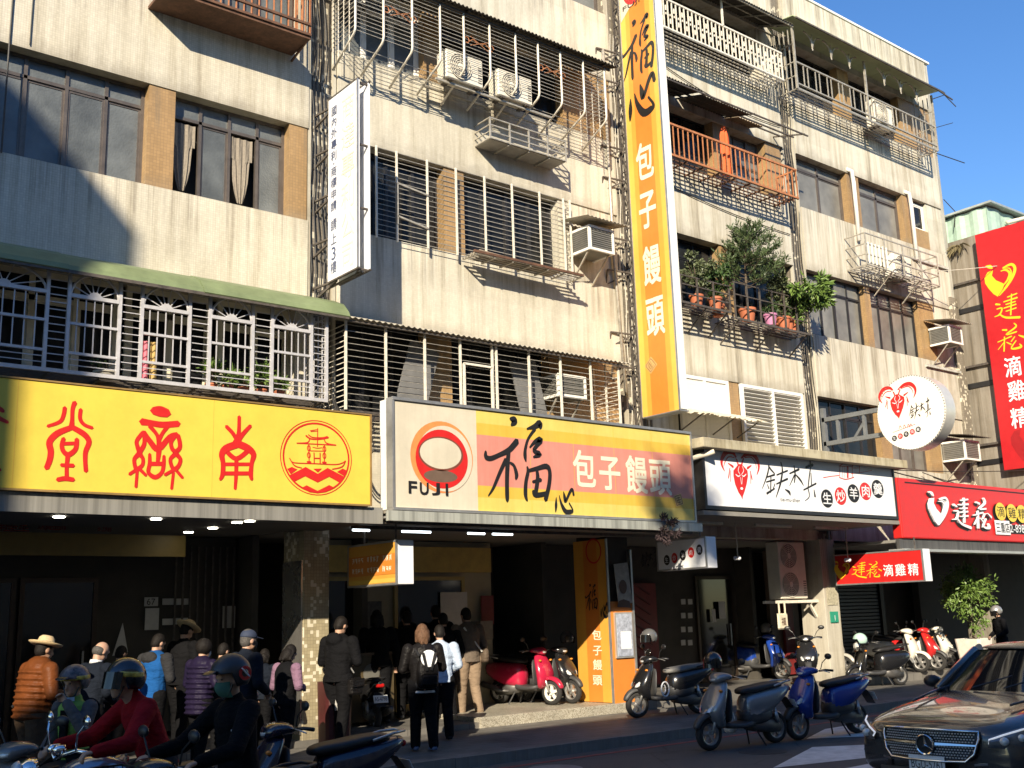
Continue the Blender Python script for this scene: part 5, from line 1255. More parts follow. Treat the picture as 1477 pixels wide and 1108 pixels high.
MB().box(9.45, 10.35, 16.2, 16.7, .18, 1.25).build('cabinet', mat('brown counter wood', (.07, .05, .022), .6), t); MB().box(9.42, 10.38, 16.17, 16.73, 1.25, 1.29).build('top', mat('dark wood top', (.10, .06, .03), .5), t); I = Ink(Plane('y', 16.195)); I.ell(9.9, .95, .16, .16); I.build('print', mat('grey print', (.12, .115, .1), .6), t)
t = front('dim restaurant front with dark red doors behind the parked scooters', 14.5, 20.8, 17.3, ((19.3, 20.6),), None)
for k, (a, b) in enumerate(((15.9, 16.9), (16.95, 17.95))):
    d = MB().box(a, b, 17.25, 17.3, .27, 2.45).build('door', DOOR_R, t)
    for i in range(9):
        z = .45+i*.22; s_ = 1 if k == 0 else -1; MB().bar(((a+b)/2-.28*s_, 17.24, z), ((a+b)/2+.28*s_, 17.24, z+.28), .03).build('slat', mat('darker red slat', (.09, .012, .012), .5), d)
for px in (986, 996):
    for py in (868, 888, 908, 927): p = at_y(px, py, 17.22); MB().box(p.x-.07, p.x+.07, 17.225, 17.235, p.z-.06, p.z+.06).build('notice', PAPER, t)
for px, py, w_, h_ in ((1042, 880, .22, .4), (1030, 888, .12, .3), (1078, 855, .2, .25)): p = at_y(px, py, 17.2); MB().box(p.x-w_/2, p.x+w_/2, 17.205, 17.215, p.z-h_/2, p.z+h_/2).build('notice', PAPER, t)
t = thing('roller_shutter', 'dark blue-grey roller shutter behind the trio of scooters', 'roller shutter', (24.3, 17.0, .25), world=True)
SHUT = mat('dark shutter steel', (.055, .065, .075), .45, .5, .15)
pr = MB().cbox((0, 0, 0), (3.2, .03, .085), bev=.012).build('slat', SHUT, t); pr.location = (24.6, 17.0, .30); copies(pr, [(24.6, 17.0, .30+.092*k) for k in range(1, 30)], t)
for x in (22.9, 26.3): MB().box(x-.08, x+.08, 16.93, 17.07, .25, 3.1).build('guide', FR_DARK, t)
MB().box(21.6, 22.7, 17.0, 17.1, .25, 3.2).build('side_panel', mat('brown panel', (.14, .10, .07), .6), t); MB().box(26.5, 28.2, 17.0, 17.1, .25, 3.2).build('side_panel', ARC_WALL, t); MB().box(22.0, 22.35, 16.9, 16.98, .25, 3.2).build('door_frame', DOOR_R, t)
condenser('tall double-fan condenser hanging under the ram-head canopy by the pale column', 20.2, 15.35, 1.98, w=.95, d=.34, h=1.25, fans=2)
t = thing('shelf', 'steel bracket shelf under the tall double-fan condenser', 'shelf', (20.2, 15.2, 1.9), world=True)
MB().bar((19.5, 15.15, 1.95), (20.95, 15.15, 1.95), .06).build('beam', CAGE_W, t); MB().bar((19.5, 15.5, 1.95), (20.95, 15.5, 1.95), .06).build('beam', CAGE_W, t); bar(t, (20.7, 15.2, 1.94), (20.95, 15.2, 1.6), .05, CAGE_W, 'bracket')
p = at_y(1129, 893, 15.05)
t = thing('cloth_bag', 'cream cloth bag with a small print hanging under the condenser shelf', 'bag', (p.x, 15.05, p.z-.2), world=True)
MB().cbox((p.x, 15.06, p.z-.05), (.34, .06, .34), bev=.03).build('bag', mat('cream canvas', (.55, .50, .38), .8), t)
for s_ in (-1, 1): MB().tube([(p.x+s_*.1, 15.05, p.z+.1), (p.x+s_*.1, 15.05, p.z+.36)], .02, 6).build('handle', mat('cream canvas', (.5,.5,.4)), t)
I = Ink(Plane('y', 15.028)); I.glyph('福', p.x, p.z-.05, .16, .18); I.build('print', mat('brown print', (.1, .06, .04), .6), t)
p = at_y(1203, 890, 14.94); t = thing('house_number_plate', 'small green house number plate on the pale column', 'number plate', (p.x, 14.94, p.z), world=True)
MB().box(p.x-.14, p.x+.14, 14.92, 14.945, p.z-.12, p.z+.12).build('plate', mat('plate green', (.02, .24, .15), .4), t); I = Ink(Plane('y', 14.918)); I.text('1', p.x, p.z-.02, .12, .02); I.build('number', SIGN_W, t)
MB().box(21.05, 21.42, 14.935, 14.948, 1.85, 2.3).build('notice', mat('cracked notice', (.36, .33, .24), .7, var=.4, scale=25), bB)
for px, py, z_ in ((1064, 803, 2.9), (1223, 806, 2.9)):
    p = at_y(px, py, 14.2); t = thing('hanging_lamp', 'bare clustered bulbs on a thin rod %s' % ('left of the tall double-fan condenser' if px < 1100 else 'in front of the small red hanging sign'), 'lamp', (p.x, p.y, p.z), world=True)
    MB().bar((p.x, p.y, p.z), (p.x, p.y, 3.5), .018).build('rod', CAGE_S, t)
    for dx in (-.05, .05, 0): MB().sphere((p.x+dx, p.y-.03+abs(dx), p.z-.03), .045, 10, 7).build('bulb', SIGN_W, t, smooth=True)
t = thing('bin', 'grey bin with red lid band wrapped in plastic beside the tiled column', 'bin', (8.35, 14.7, ZSW), world=True)
MB().rings([superring(8.36, 14.72, z, w_, d_, 'xy', 14, 4) for z, w_, d_ in ((.03, .20, .2), (.95, .22, .22))]).build('body', mat('red and grey bin', (.06, .012, .012), .5, 0, .3, 3), t); MB().box(8.24, 8.44, 14.48, 14.495, .55, .85).build('label', PAPER, t)
MB().sphere((8.38, 14.62, 1.05), (.10, .08, .07), 10, 6).build('cloth', mat('pink cloth', (.55, .15, .20), .8), t, smooth=True)

# ------------------------------------------------------------------ street bits: cables and pipes
def hang(a, b, sag, n=14): a, b = Vector(a), Vector(b); return [a.lerp(b, i/n)-Vector((0, 0, sag*4*(i/n)*(1-i/n))) for i in range(n+1)]
def cable(lab, paths, r=.012, m=CABLE, name='cable', cat='cable'):
    t = thing(name, lab, cat, paths[0][0], world=True)
    for p in paths: MB().tube(p, r*rnd.uniform(.7, 1.2), 5).build('strand', m, t)
    return t
def wiggle(a, b, amp, n=16): a, b = Vector(a), Vector(b); return [a.lerp(b, i/n)+Vector((amp*math.sin(i*1.7+a.x)+rnd.uniform(-amp, amp)*.5, -.01, 0)) for i in range(n+1)]
cable('bundle of dark cables running down the peeling pilaster beside the white vertical sign', [wiggle((8.0+.07*i, 15.04, 13.4), (8.1+.08*i, 15.04, 4.8), .03) for i in range(5)])
cable('loose pale cables down the pilaster behind the tall orange sign', [wiggle((15.2+.09*i, 15.04, 14.0), (15.25+.08*i, 15.04, 5.2), .03) for i in range(4)], .014, CABLE_W)
cable('dark cables trailing down the pilaster between the balconies', [wiggle((20.98+.1*i, 15.04, 16.6), (21.05+.09*i, 15.04, 4.9), .04) for i in range(5)])
cable('tangle of black cables between the yellow sign and the faded salmon sign', [hang((8.0, 13.7+.1*i, 4.6+.12*i), (8.75, 14.2, 4.9-.1*i), .15+.06*i) for i in range(6)], .014)
cable('pale rope and black cables strung across to the red signs', [hang((21.5, 14.9, 5.0), (30.5, 12.9, 5.3), .12), hang((24.0, 14.9, 5.05), (31, 13.2, 4.9), .3), hang((26, 14.9, 5.0), (31, 13.4, 4.8), .35), hang((25.5, 14.9, 5.1), (28.6, 13.6, 4.7), .2)], .014, CABLE)
cable('thin pale wire from the lattice rack to the tall red sign', [hang((26.4, 14.4, 10.5), (31, 12.4, 11.3), .05)], .012, CABLE_W)
cable('thin cable slung along the wall above the orange-brown balcony', [hang((15.9, 14.97, 14.0), (20.9, 14.97, 13.4), .25), hang((15.9, 14.97, 11.0), (20.9, 14.97, 10.6), .1)], .01)
cable('pair of thin black cables down the left edge of the tiled house', [[(3.35, 14.98, 14), (3.33, 14.98, 8.2)], [(3.62, 14.98, 14), (3.6, 14.98, 9.9)]], .013)
cable('stray wires sticking out from the right corner of the block', [[(28.35, 15, 16.3), (28.8, 14.8, 16.5), (29.0, 14.6, 16.1)], [(28.35, 15, 15.4), (28.9, 14.7, 15.6)], [(28.3, 15, 14.6), (29.1, 14.6, 14.35)], [(28.4, 15, 13.2), (28.6, 14.8, 12.8), (28.45, 14.8, 12.3)]], .014)
t = thing('pipe_trunking', 'white pipe trunking bent down beside the fourth-floor windows', 'pipe', (24, 14.95, 11.5), world=True)
for x in (23.72, 26.42): MB().tube([(x-.12, 15.0, 12.95), (x, 14.93, 12.9), (x+.05, 14.93, 12.6), (x+.04, 14.93, 11.0)], .055, 8).build('trunking', FR_WHITE, t, smooth=True)
t = thing('drain_pipe', 'thin grey drain pipe down the cream wall left of the tall orange sign', 'pipe', (14.9, 14.95, 8), world=True)
pipe(t, [(14.9, 14.96, 13.5), (14.9, 14.96, 9.0), (15.05, 14.96, 6.0)], .035, CAGE_S, 'pipe', 7)
cl = at_y(1053, 212, 14.5)
t = thing('hanging_cloth', 'orange cloth hanging from the pole over the orange-brown balcony rail', 'cloth', (cl.x, 14.6, cl.z-.5), world=True)
m = MB(); m.rings([[(cl.x-w_+2*w_*i/8, 14.62+.03*math.sin(i*1.9+z), cl.z+z) for i in range(9)]+[(cl.x-w_+2*w_*i/8, 14.65+.03*math.sin(i*1.9+z), cl.z+z) for i in range(8, -1, -1)] for z, w_ in ((.55, .05), (.3, .14), (-.1, .17), (-.5, .2), (-.65, .16))])
m.build('cloth', mat('orange cloth', (.75, .12, .03), .8), t, smooth=True)
cl = at_y(210, 520, 14.7)
t = thing('hanging_cloth', 'pink and ochre cloth hanging inside the fan-topped window cage', 'cloth', (cl.x, 14.7, cl.z-.3), world=True)
for dx, m_ in ((0, mat('pink cloth', (.6, .1, .35), .8)), (.12, mat('ochre cloth', (.4, .28, .1), .8))):
    MB().rings([[(cl.x+dx-.05+.1*i/4, 14.7+.02*math.sin(i*2), cl.z+z) for i in range(5)]+[(cl.x+dx-.05+.1*i/4, 14.72, cl.z+z) for i in range(4, -1, -1)] for z in (.28, .0, -.3)]).build('cloth', m_, t)

# ------------------------------------------------------------------ plants
def leaf_mat(name, a, b):
    m = NT(name); oi = m.n('ObjectInfo'); c = m.ramp(m.noise(7, 3, .6), [(.3, a), (.7, b)]); m.base(c); m.set(rough=.5)
    m.b.inputs['Subsurface Weight'].default_value = 0; return m.mat
LEAF1 = leaf_mat('dark leaf', (.02, .05, .012), (.07, .12, .03)); LEAF2 = leaf_mat('bright leaf', (.06, .12, .02), (.16, .24, .05)); LEAF3 = leaf_mat('grey green leaf', (.05, .07, .03), (.13, .15, .07)); NEEDLE = leaf_mat('araucaria needle', (.03, .06, .02), (.10, .14, .05)); BARK = mat('bark', (.10, .075, .05), .9, 0, .3, 20)
TERRA = mat('terracotta pot', (.42, .13, .06), .7, 0, .15, 8); SOIL = mat('soil', (.03, .02, .015), .95)
def leaf(mb, c, d, up, l, w_):
    d = d.normalized(); s_ = d.cross(up)
    if s_.length < .01: s_ = d.cross(Vector((1, .3, 0)))
    s_ = s_.normalized()*w_; n_ = s_.cross(d).normalized()*l*.12
    mb.add([c, c+d*l*.5+s_+n_, c+d*l, c+d*l*.5-s_+n_], [(0, 1, 2), (0, 2, 3)])
def rdir(r_): 
    while True:
        v = Vector((r_.uniform(-1, 1), r_.uniform(-1, 1), r_.uniform(-1, 1)))
        if .1 < v.length < 1: return v.normalized()
def foliage(c, rad, n, l, w_, r_, clumps=14, droop=.2):
    mb = MB(); c = Vector(c); cs = [c+Vector([q*s_ for q, s_ in zip(rdir(r_)*r_.uniform(.35, 1), rad)]) for _ in range(clumps)]
    for i in range(n):
        b = cs[i % clumps]+rdir(r_)*r_.uniform(.1, 1)*min(rad)*.42; d = (rdir(r_)+(b-c).normalized()*.7-Vector((0, 0, droop))); leaf(mb, b, d, rdir(r_), l*r_.uniform(.6, 1.2), w_*r_.uniform(.7, 1.2))
    return mb
def pot(par, x, y, z, r=.12, h=.2, m=None):
    o = MB().lathe([(.001, 0), (r*.72, 0), (r*.95, h*.82), (r*1.06, h*.82), (r*1.06, h), (r*.92, h), (r*.9, h*.9), (.001, h*.9)], (x, y, z), 'z', 16).build('pot', m or TERRA, par, smooth=2); return o
def potted(label, x, y, z, pr, ph, crown, n, l, w_, lm, seed, pm=None, kind='plant', name='potted_plant', group=None, clumps=14, droop=.2):
    r_ = random.Random(seed); t = thing(name, label, kind, (x, y, z), world=True, group=group); pot(t, x, y, z, pr, ph, pm)
    (cx, cy, cz), rad = crown
    st = MB().tube([(x, y, z+ph*.8), ((x+cx)/2+.02, (y+cy)/2, (z+ph+cz)/2), (cx, cy, cz+rad[2]*.3)], [.018, .014, .006], 6)
    for k in range(6):
        q = Vector((cx, cy, cz))+Vector([a*b*.7 for a, b in zip(rdir(r_), rad)]); st.tube([(x+(cx-x)*.5, y+(cy-y)*.5, z+ph+(cz-z-ph)*.5), q], [.009, .004], 5)
    st.build('stem', BARK, t); foliage((cx, cy, cz), rad, n, l, w_, r_, clumps, droop).build('leaves', lm, t); return t
yb = 14.62
p = at_y(1005, 440, yb); potted('small-leaved bush in a terracotta pot at the left end of the planter balcony', p.x, yb, 8.07, .15, .26, ((p.x, yb, 8.85), (.55, .33, .5)), 1700, .085, .024, LEAF3, 1)
p = at_y(1077, 440, yb); x = p.x
r_ = random.Random(5); t = thing('potted_tree', 'young araucaria with tiered needle branches in a terracotta pot on the planter balcony', 'tree', (x, yb, 7.99), world=True); pot(t, x, yb, 7.99, .19, .3)
MB().tube([(x, yb, 8.2), (x+.05, yb, 9.2), (x+.12, yb-.05, 10.3)], [.03, .022, .008], 7).build('trunk', BARK, t)
br, nd = MB(), MB()
for q in range(34):
    f0 = q/33; z = 8.75+1.25*f0+r_.uniform(-.08, .08); a = q*2.4+r_.uniform(-.4, .4); l = (.95-.62*f0**1.4)*r_.uniform(.65, 1.1)
    b = Vector((x+.05+.05*(z-9), yb-.02, z)); e = b+Vector((math.cos(a)*l*1.05+.08, math.sin(a)*l*.7-.1, l*r_.uniform(.12, .5)))
    if e.y > 14.93: e.y = 14.93
    mid = b.lerp(e, .5)+Vector((0, 0, -.06)); br.tube([b, mid, e], [.010, .007, .004], 4)
    for k in range(7):          # side twigs that fan upward
        f_ = .3+.11*k; c0 = mid.lerp(e, f_*2-1) if f_ > .5 else b.lerp(mid, f_*2); sd = 1 if k % 2 else -1
        tw = c0+((e-b).normalized()*.16+Vector((-math.sin(a), math.cos(a), 0))*sd*.13+Vector((0, 0, r_.uniform(.03, .15)))); br.tube([c0, tw], [.004, .002], 3)
        for n_ in range(17):
            c = c0.lerp(tw, (n_+1)/17); leaf(nd, c, (tw-c0).normalized()*.6+rdir(r_)*.7+Vector((0, 0, .3)), rdir(r_), r_.uniform(.09, .15), .011)
br.build('branch', BARK, t); nd.build('needles', NEEDLE, t)
p = at_y(1165, 425, yb); potted('bright palmate-leaved plant leaning out at the right end of the planter balcony', 20.0, yb, 7.99, .16, .27, ((20.45, 14.35, 9.0), (.8, .5, .42)), 900, .22, .034, LEAF2, 3, droop=.5, clumps=18)
for i, (px, lab, dz, n_) in enumerate(((1040, 'leafy shrub filling the gap between the bush and the araucaria on the planter balcony', .55, 900), (1128, 'broad leafy shrub behind the mauve pot on the planter balcony', .6, 1100), (1145, 'low spreading shrub hanging over the rail near the palmate plant', .3, 700))):
    x = at_y(px, 465, yb).x; potted(lab, x, 14.68, 7.99, .15, .26, ((x, 14.55, 8.3+dz), (.42, .3, .38)), n_, .10, .026, (LEAF1, LEAF3, LEAF2)[i], 70+i, clumps=20)
PINKP = mat('mauve pot', (.45, .18, .32), .6, 0, .1)
for i, (px, lab, m_) in enumerate(((1108, 'mauve pot with a low plant between terracotta pots on the planter balcony', PINKP), (1127, 'squat terracotta pot right of the mauve pot on the planter balcony', TERRA), (1030, 'shallow terracotta pot with seedlings on the planter balcony', TERRA))):
    x = at_y(px, 465, yb).x; potted(lab, x, 14.55, 8.0 if px > 1060 else 8.08, .15, .26, ((x, 14.55, 8.42), (.16, .14, .14)), 160, .11, .015, LEAF1, 20+i, m_)
for i, (px, lab, hh) in enumerate(((152, 'clipped leafy plant in a cream trough inside the fan-topped cage', .16), (305, 'spiky plant in a red pot in the fan-topped cage, leftmost of the row', .3), (328, 'small plant in a red pot in the fan-topped cage, second of the row', .18), (352, 'tiny plant in a shallow red pot in the fan-topped cage, middle of the row', .15), (377, 'tall spiky plant in a red pot in the fan-topped cage, fourth of the row', .32), (402, 'plant in a red pot in the fan-topped cage, rightmost of the row', .22))):
    x = at_y(px, 545, 14.6).x; potted(lab, x, 14.6, 5.1, .09 if i else .16, .13, ((x, 14.6, 5.25+hh*.5), (.12 if i else .2, .1, hh*.5)), 120, .16 if i else .06, .014 if i else .02, LEAF2 if i else LEAF1, 40+i, None if i else mat('cream trough', (.5, .47, .4), .7), clumps=6, droop=-.3 if i else 0)
x = at_y(955, 760, 13.15).x
r_ = random.Random(8); t = thing('trailing_plant', 'dry purplish weeds growing from the right end of the rusted canopy edge', 'plant', (x, 13.1, 3.2), world=True)
foliage((x, 13.08, 3.22), (.3, .12, .22), 420, .1, .014, r_, 9).build('leaves', mat('dry purple leaf', (.045, .028, .03), .9, 0, .3), t); MB().tube([(x, 13.1, 3.1), (x+.05, 13.06, 3.4)], .012, 5).tube([(x+.1, 13.1, 3.1), (x+.2, 13.0, 3.35)], .01, 5).build('stem', BARK, t)
p = at_y(1405, 930, 14.2); p.z = ZAR
r_ = random.Random(9); t = thing('potted_tree', 'bushy bright green tree in a white square planter near the sedan', 'tree', p, world=True)
MB().rings([superring(p.x, p.y, z, w_, w_, 'xy', 16, 8) for z, w_ in ((.2, .26), (.95, .34), (.95, .30), (.9, .28))]).build('planter', mat('white planter', (.66, .62, .54), .5), t)
MB().tube([p+Vector((0, 0, .6)), p+Vector((.05, 0, 1.5)), p+Vector((0, .05, 2.4))], [.04, .03, .015], 7).build('trunk', BARK, t); foliage(p+Vector((0, 0, 1.85)), (.62, .55, .95), 2600, .11, .026, r_, 34).build('crown', LEAF2, t)
p = at_y(1385, 352, 14.8); t = thing('trailing_plant', 'dry grass tuft growing from the ledge under the green shed', 'plant', (28.4, 14.9, 11.6), world=True)
mb = MB()
for i in range(45): leaf(mb, Vector((28.42, 14.75+rnd.uniform(-.15, .15), 11.75)), Vector((-.5, rnd.uniform(-1, 1), rnd.uniform(-1.3, -.2))), Vector((0, 0, 1)), rnd.uniform(.2, .45), .012)
mb.build('leaves', mat('dry grass', (.17, .14, .07), .9, 0, .3), t)
# rooftop tree across the street, whose shade dapples the salmon sign
r_ = random.Random(12); t = thing('potted_tree', 'loose rooftop tree across the street, behind the viewer', 'tree', (-6.6, -6.7, 15.2), world=True); pot(t, -6.6, -6.7, 15.1, .4, .6)
MB().tube([(-6.6, -6.7, 15.5), (-6.5, -6.7, 17.2), (-6.4, -6.6, 18.6)], [.08, .06, .02], 7).build('trunk', BARK, t)
foliage((-6.3, -6.6, 18.1), (1.0, .8, .8), 1300, .2, .05, r_, 22).build('crown', LEAF1, t)
# ------------------------------------------------------------------ scooters and motorcycles (local: +x forward, ground at z 0)
def paint(name, col, rough=.25, coat=.6, metal=0.0): return mat(name, col, rough, metal, .06, 3, coat=coat)
P_RED = paint('red scooter paint', (.42, .015, .05)); P_BLUE = paint('blue scooter paint', (.012, .045, .26)); P_SILVER = paint('silver grey scooter paint', (.22, .23, .24), .3, .5, .4); P_WHITE = paint('white scooter paint', (.70, .67, .58)); P_BLACK = paint('black scooter paint', (.012, .012, .013)); P_NAVY = paint('navy scooter paint', (.007, .009, .024)); P_RED2 = paint('bright red scooter paint', (.5, .02, .02)); P_GREY = paint('grey scooter paint', (.10, .10, .10))
SEAT = mat('black vinyl seat', (.018, .017, .017), .5, 0, .2, 8, .1); SEAT_G = mat('worn grey seat', (.16, .155, .145), .6, 0, .2, 8)
ALLOY = mat('cast alloy', (.45, .44, .42), .35, .7, .12); ENGINE = mat('engine metal', (.12, .115, .11), .5, .6, .25); LENS = mat('headlight lens', (.62, .63, .62), .08, .2, .1, 20); LENS_R = mat('red tail lens', (.35, .01, .01), .15, 0, .05); LENS_A = mat('amber lens', (.6, .2, .02), .2, 0, .05)
PLATE = mat('white number plate', (.75, .75, .72), .4, 0, .04); MIRR = mat('mirror glass', (.55, .57, .6), .03, 1, .02); PLAST = mat('dark grey body plastic', (.045, .045, .046), .5, 0, .2)
GLYPHS = {}
def wheel(par, x, r=.225, w_=.10, rimm=None, name='wheel', spokes=5, y=0):
    t = r*.36
    o = MB().lathe([(r-t, -w_*.42), (r-t*.55, -w_*.5), (r-t*.12, -w_*.36), (r, 0), (r-t*.12, w_*.36), (r-t*.55, w_*.5), (r-t, w_*.42), (r-t*1.1, 0)], (x, y, r), 'y', 26, closed=True).build(name, RUBBER, par, smooth=True)
    rm = MB().lathe([(r-t*1.05, -w_*.4), (r-t*.92, -w_*.44), (r-t*.92, w_*.44), (r-t*1.05, w_*.4), (r-t*1.25, 0)], (x, y, r), 'y', 26, closed=True)
    for k in range(spokes):
        a = 2*PI*k/spokes+.3; rm.bar((x+.02*math.cos(a), y, r+.02*math.sin(a)), (x+(r-t)*math.cos(a), y, r+(r-t)*math.sin(a)), .035, .05)
    rm.lathe([(.001, -w_*.5), (.045, -w_*.5), (.045, w_*.5), (.001, w_*.5)], (x, y, r), 'y', 14)
    rm.build('rim', rimm or ALLOY, o)
    return o
def loft_yz(st, e=2.6, n=16, mb=None):   # stations (x, z, halfwidth, halfheight)
    return (mb or MB()).rings([superring(x, 0, z, hw, hh, 'yz', n, e) for x, z, hw, hh in st])
def loft_xy(st, e=2.6, n=16, mb=None):   # stations (z, x, halfwidth, halfdepth)
    return (mb or MB()).rings([superring(x, 0, z, hw, hd, 'xy', n, e) for z, x, hw, hd in st])
def plate_text(par, txt, c, rot, w_=.24, h=.13):
    """number plate facing -x in its own frame, turned by rot"""
    p = MB().cbox((0, 0, 0), (.006, w_, h)).build('number_plate', PLATE, par); p.location = c; p.rotation_euler = rot
    pl = Plane('x', 0); I = Ink(pl, .005); vs, fs, b = glyph_mesh(txt, 0.0); k = w_*.86/(b[1]-b[0]); kh = h*.55/(b[3]-b[2])
    I.mb.add([(-.005, -(x-(b[0]+b[1])/2)*k, (y-(b[2]+b[3])/2)*kh) for x, y in vs], fs)
    q = I.build('plate_number', INK, p); return p
def scooter(label, pf, pr, body, style='sport', plastic=None, seat=None, rimm=None, lean=0, steer=.15, wind=False, box=None, plate='AFX-682', group='parked scooters', basket=False, mirrors=True, name='scooter'):
    """pf, pr: where the front and rear tyre touch the ground"""
    d = Vector((pf.x-pr.x, pf.y-pr.y, 0)); yaw = math.atan2(d.y, d.x); c = Vector((pf.x, pf.y, pf.z))
    ux = Vector((math.cos(yaw), math.sin(yaw), 0)); c = c - ux*.63
    t = thing(name, label, 'scooter', (c.x, c.y, pf.z), yaw, group); t.rotation_euler = (lean, 0, yaw)
    plastic = plastic or PLAST; seat = seat or SEAT
    wf, wr = .63, -.63
    wheel(t, wf, .222, .10, rimm); wheel(t, wr, .222, .115, rimm)
    # fork, fender
    fk = MB()
    for y in (-.075, .075): fk.tube([(wf, y, .222), (wf-.08, y*.95, .42), (wf-.2, y*.6, .72)], [.022, .024, .026], 8)
    fk.build('fork', ALLOY if style != 'vintage' else CHROME, t, smooth=True)
    fd = MB(); out = []
    for i in range(9):
        a = R(15+150*i/8); rr = .275 if style != 'vintage' else .285; ring = []
        hw = .085*(1-.5*abs(i-4)/5)
        for (yy, dz) in ((-hw, -.05), (-hw, 0), (-hw*.5, .025), (hw*.5, .025), (hw, 0), (hw, -.05), (hw*.8, -.035), (-hw*.8, -.035)):
            r2 = rr+dz; ring.append((wf-.01+r2*math.cos(a), yy, .222+r2*math.sin(a)))
        out.append(ring)
    fd.rings(out).build('front_fender', body if style in ('vintage', 'round') else plastic, t, smooth=True, sub=1)
    if style == 'vintage':
        loft_xy([(.28, .40, .10, .03), (.42, .47, .17, .05), (.6, .46, .20, .06), (.78, .40, .19, .05), (.9, .34, .12, .05)], 2.4).build('leg_shield', body, t, smooth=True, sub=1)
        hc = loft_yz([(.22, .95, .08, .04), (.30, .98, .14, .07), (.40, .98, .13, .075), (.46, .97, .09, .05)], 2.2).build('handlebar_cover', body, t, smooth=True, sub=1)
        hl = MB().lathe([(.001, .0), (.05, .0), (.085, -.03), (.09, -.05), (.001, -.05)], (.56, 0, .90), 'x', 20).build('headlight', LENS, t, smooth=True)
        MB().lathe([(.09, -.06), (.1, -.05), (.1, -.02), (.09, -.015)], (.56, 0, .90), 'x', 20, closed=True).build('headlight_ring', CHROME, hl)
        MB().tube([(.36, 0, .8), (.5, 0, .88)], .03, 8).build('bracket', plastic, t)
    else:
        rnd_ = style == 'round'
        st = [(.27, .42, .13, .05), (.38, .50, .185, .11), (.50, .55, .22, .135), (.62, .52, .235, .125), (.76, .45, .215, .10), (.87, .39, .16, .08), (.94, .35, .12, .06)] if not rnd_ else [(.27, .42, .15, .045), (.40, .48, .21, .09), (.55, .49, .235, .11), (.70, .45, .225, .10), (.84, .39, .175, .08), (.93, .35, .12, .06)]
        loft_xy(st, 2.3).build('front_cowl', body, t, smooth=True, sub=1)
        if not rnd_:   # pointed nose and slanted side lamps
            MB().rings([[(.53, -.15, .50), (.53, .15, .50), (.50, .16, .62), (.50, -.16, .62)], [(.66, -.10, .50), (.66, .10, .50), (.60, .12, .60), (.60, -.12, .60)], [(.76, -.02, .475), (.76, .02, .475), (.70, .03, .53), (.70, -.03, .53)]]).build('nose', body, t, smooth=True, sub=1)
            for s_ in (-1, 1): MB().rings([[(.60, s_*.145, .56), (.54, s_*.195, .60), (.52, s_*.19, .68), (.57, s_*.15, .66)], [(.70, s_*.07, .52), (.68, s_*.11, .52), (.66, s_*.12, .57), (.68, s_*.08, .565)]]).build('side_lamp', LENS, t)
        loft_xy([(.34, .33, .17, .02), (.5, .34, .20, .025), (.68, .32, .19, .025), (.84, .28, .14, .025)], 3).build('leg_shield', plastic, t, smooth=True, sub=1)
        hs = [(.20, .955, .07, .035), (.27, .985, .19, .05), (.36, .985, .185, .065), (.44, .97, .14, .07), (.50, .945, .07, .05)]
        loft_yz(hs, 2.3).build('handlebar_cover', body, t, smooth=True, sub=1)
        MB().rings([[(.455, -.10, .93), (.455, .10, .93), (.43, .12, 1.01), (.43, -.12, 1.01)], [(.525, -.05, .91), (.525, .05, .91), (.485, .09, .995), (.485, -.09, .995)]]).build('headlight', LENS, t, smooth=True, sub=1)
        if wind: MB().rings([[(.40, -.13, 1.02), (.40, .13, 1.02), (.38, .13, 1.03), (.38, -.13, 1.03)], [(.33, -.10, 1.17), (.33, .10, 1.17), (.315, .10, 1.17), (.315, -.10, 1.17)]]).build('windscreen', G_SMOKE, t, smooth=True, sub=1)
    for s_ in (-1, 1):
        MB().tube([(.27, s_*.17, .975), (.22, s_*.26, .99), (.16, s_*.355, .98)], [.014, .017, .018], 8).build('handlebar', BLACK, t, smooth=True)
        MB().tube([(.27, s_*.2, .985), (.26, s_*.28, .975), (.23, s_*.35, .955)], .007, 5).build('brake_lever', ALLOY, t)
        if mirrors:
            mi = MB().tube([(.26, s_*.2, 1.0), (.27, s_*.25, 1.1), (.25, s_*.33, 1.17)], .007, 5).build('mirror_stem', BLACK, t)
            MB().sphere((.245, s_*.35, 1.19), (.022, .07, .045), 12, 6).build('mirror', BLACK, mi, smooth=True)
            MB().sphere((.236, s_*.35, 1.19), (.016, .06, .037), 12, 6).build('mirror_glass', MIRR, mi, smooth=True)
        MB().sphere((.50 if style != 'vintage' else .42, s_*.16, .80), (.03, .03, .02), 8, 5).build('indicator', LENS_A, t, smooth=True)
    # floor, rear body, seat
    loft_yz([(.40, .33, .15, .05), (.2, .30, .17, .04), (-.05, .30, .17, .045), (-.2, .36, .15, .09)], 3.5).build('floorboard', plastic, t, smooth=True, sub=1)
    if style in ('vintage', 'round'):
        rb = [(.02, .50, .13, .23), (-.12, .53, .20, .24), (-.4, .55, .245, .23), (-.7, .60, .225, .18), (-.94, .66, .13, .10)]
    else:
        rb = [(.0, .48, .13, .21), (-.12, .53, .19, .23), (-.4, .59, .225, .19), (-.7, .69, .18, .125), (-.97, .79, .08, .045)]
    loft_yz(rb, 2.5).build('rear_body', body, t, smooth=True, sub=1)
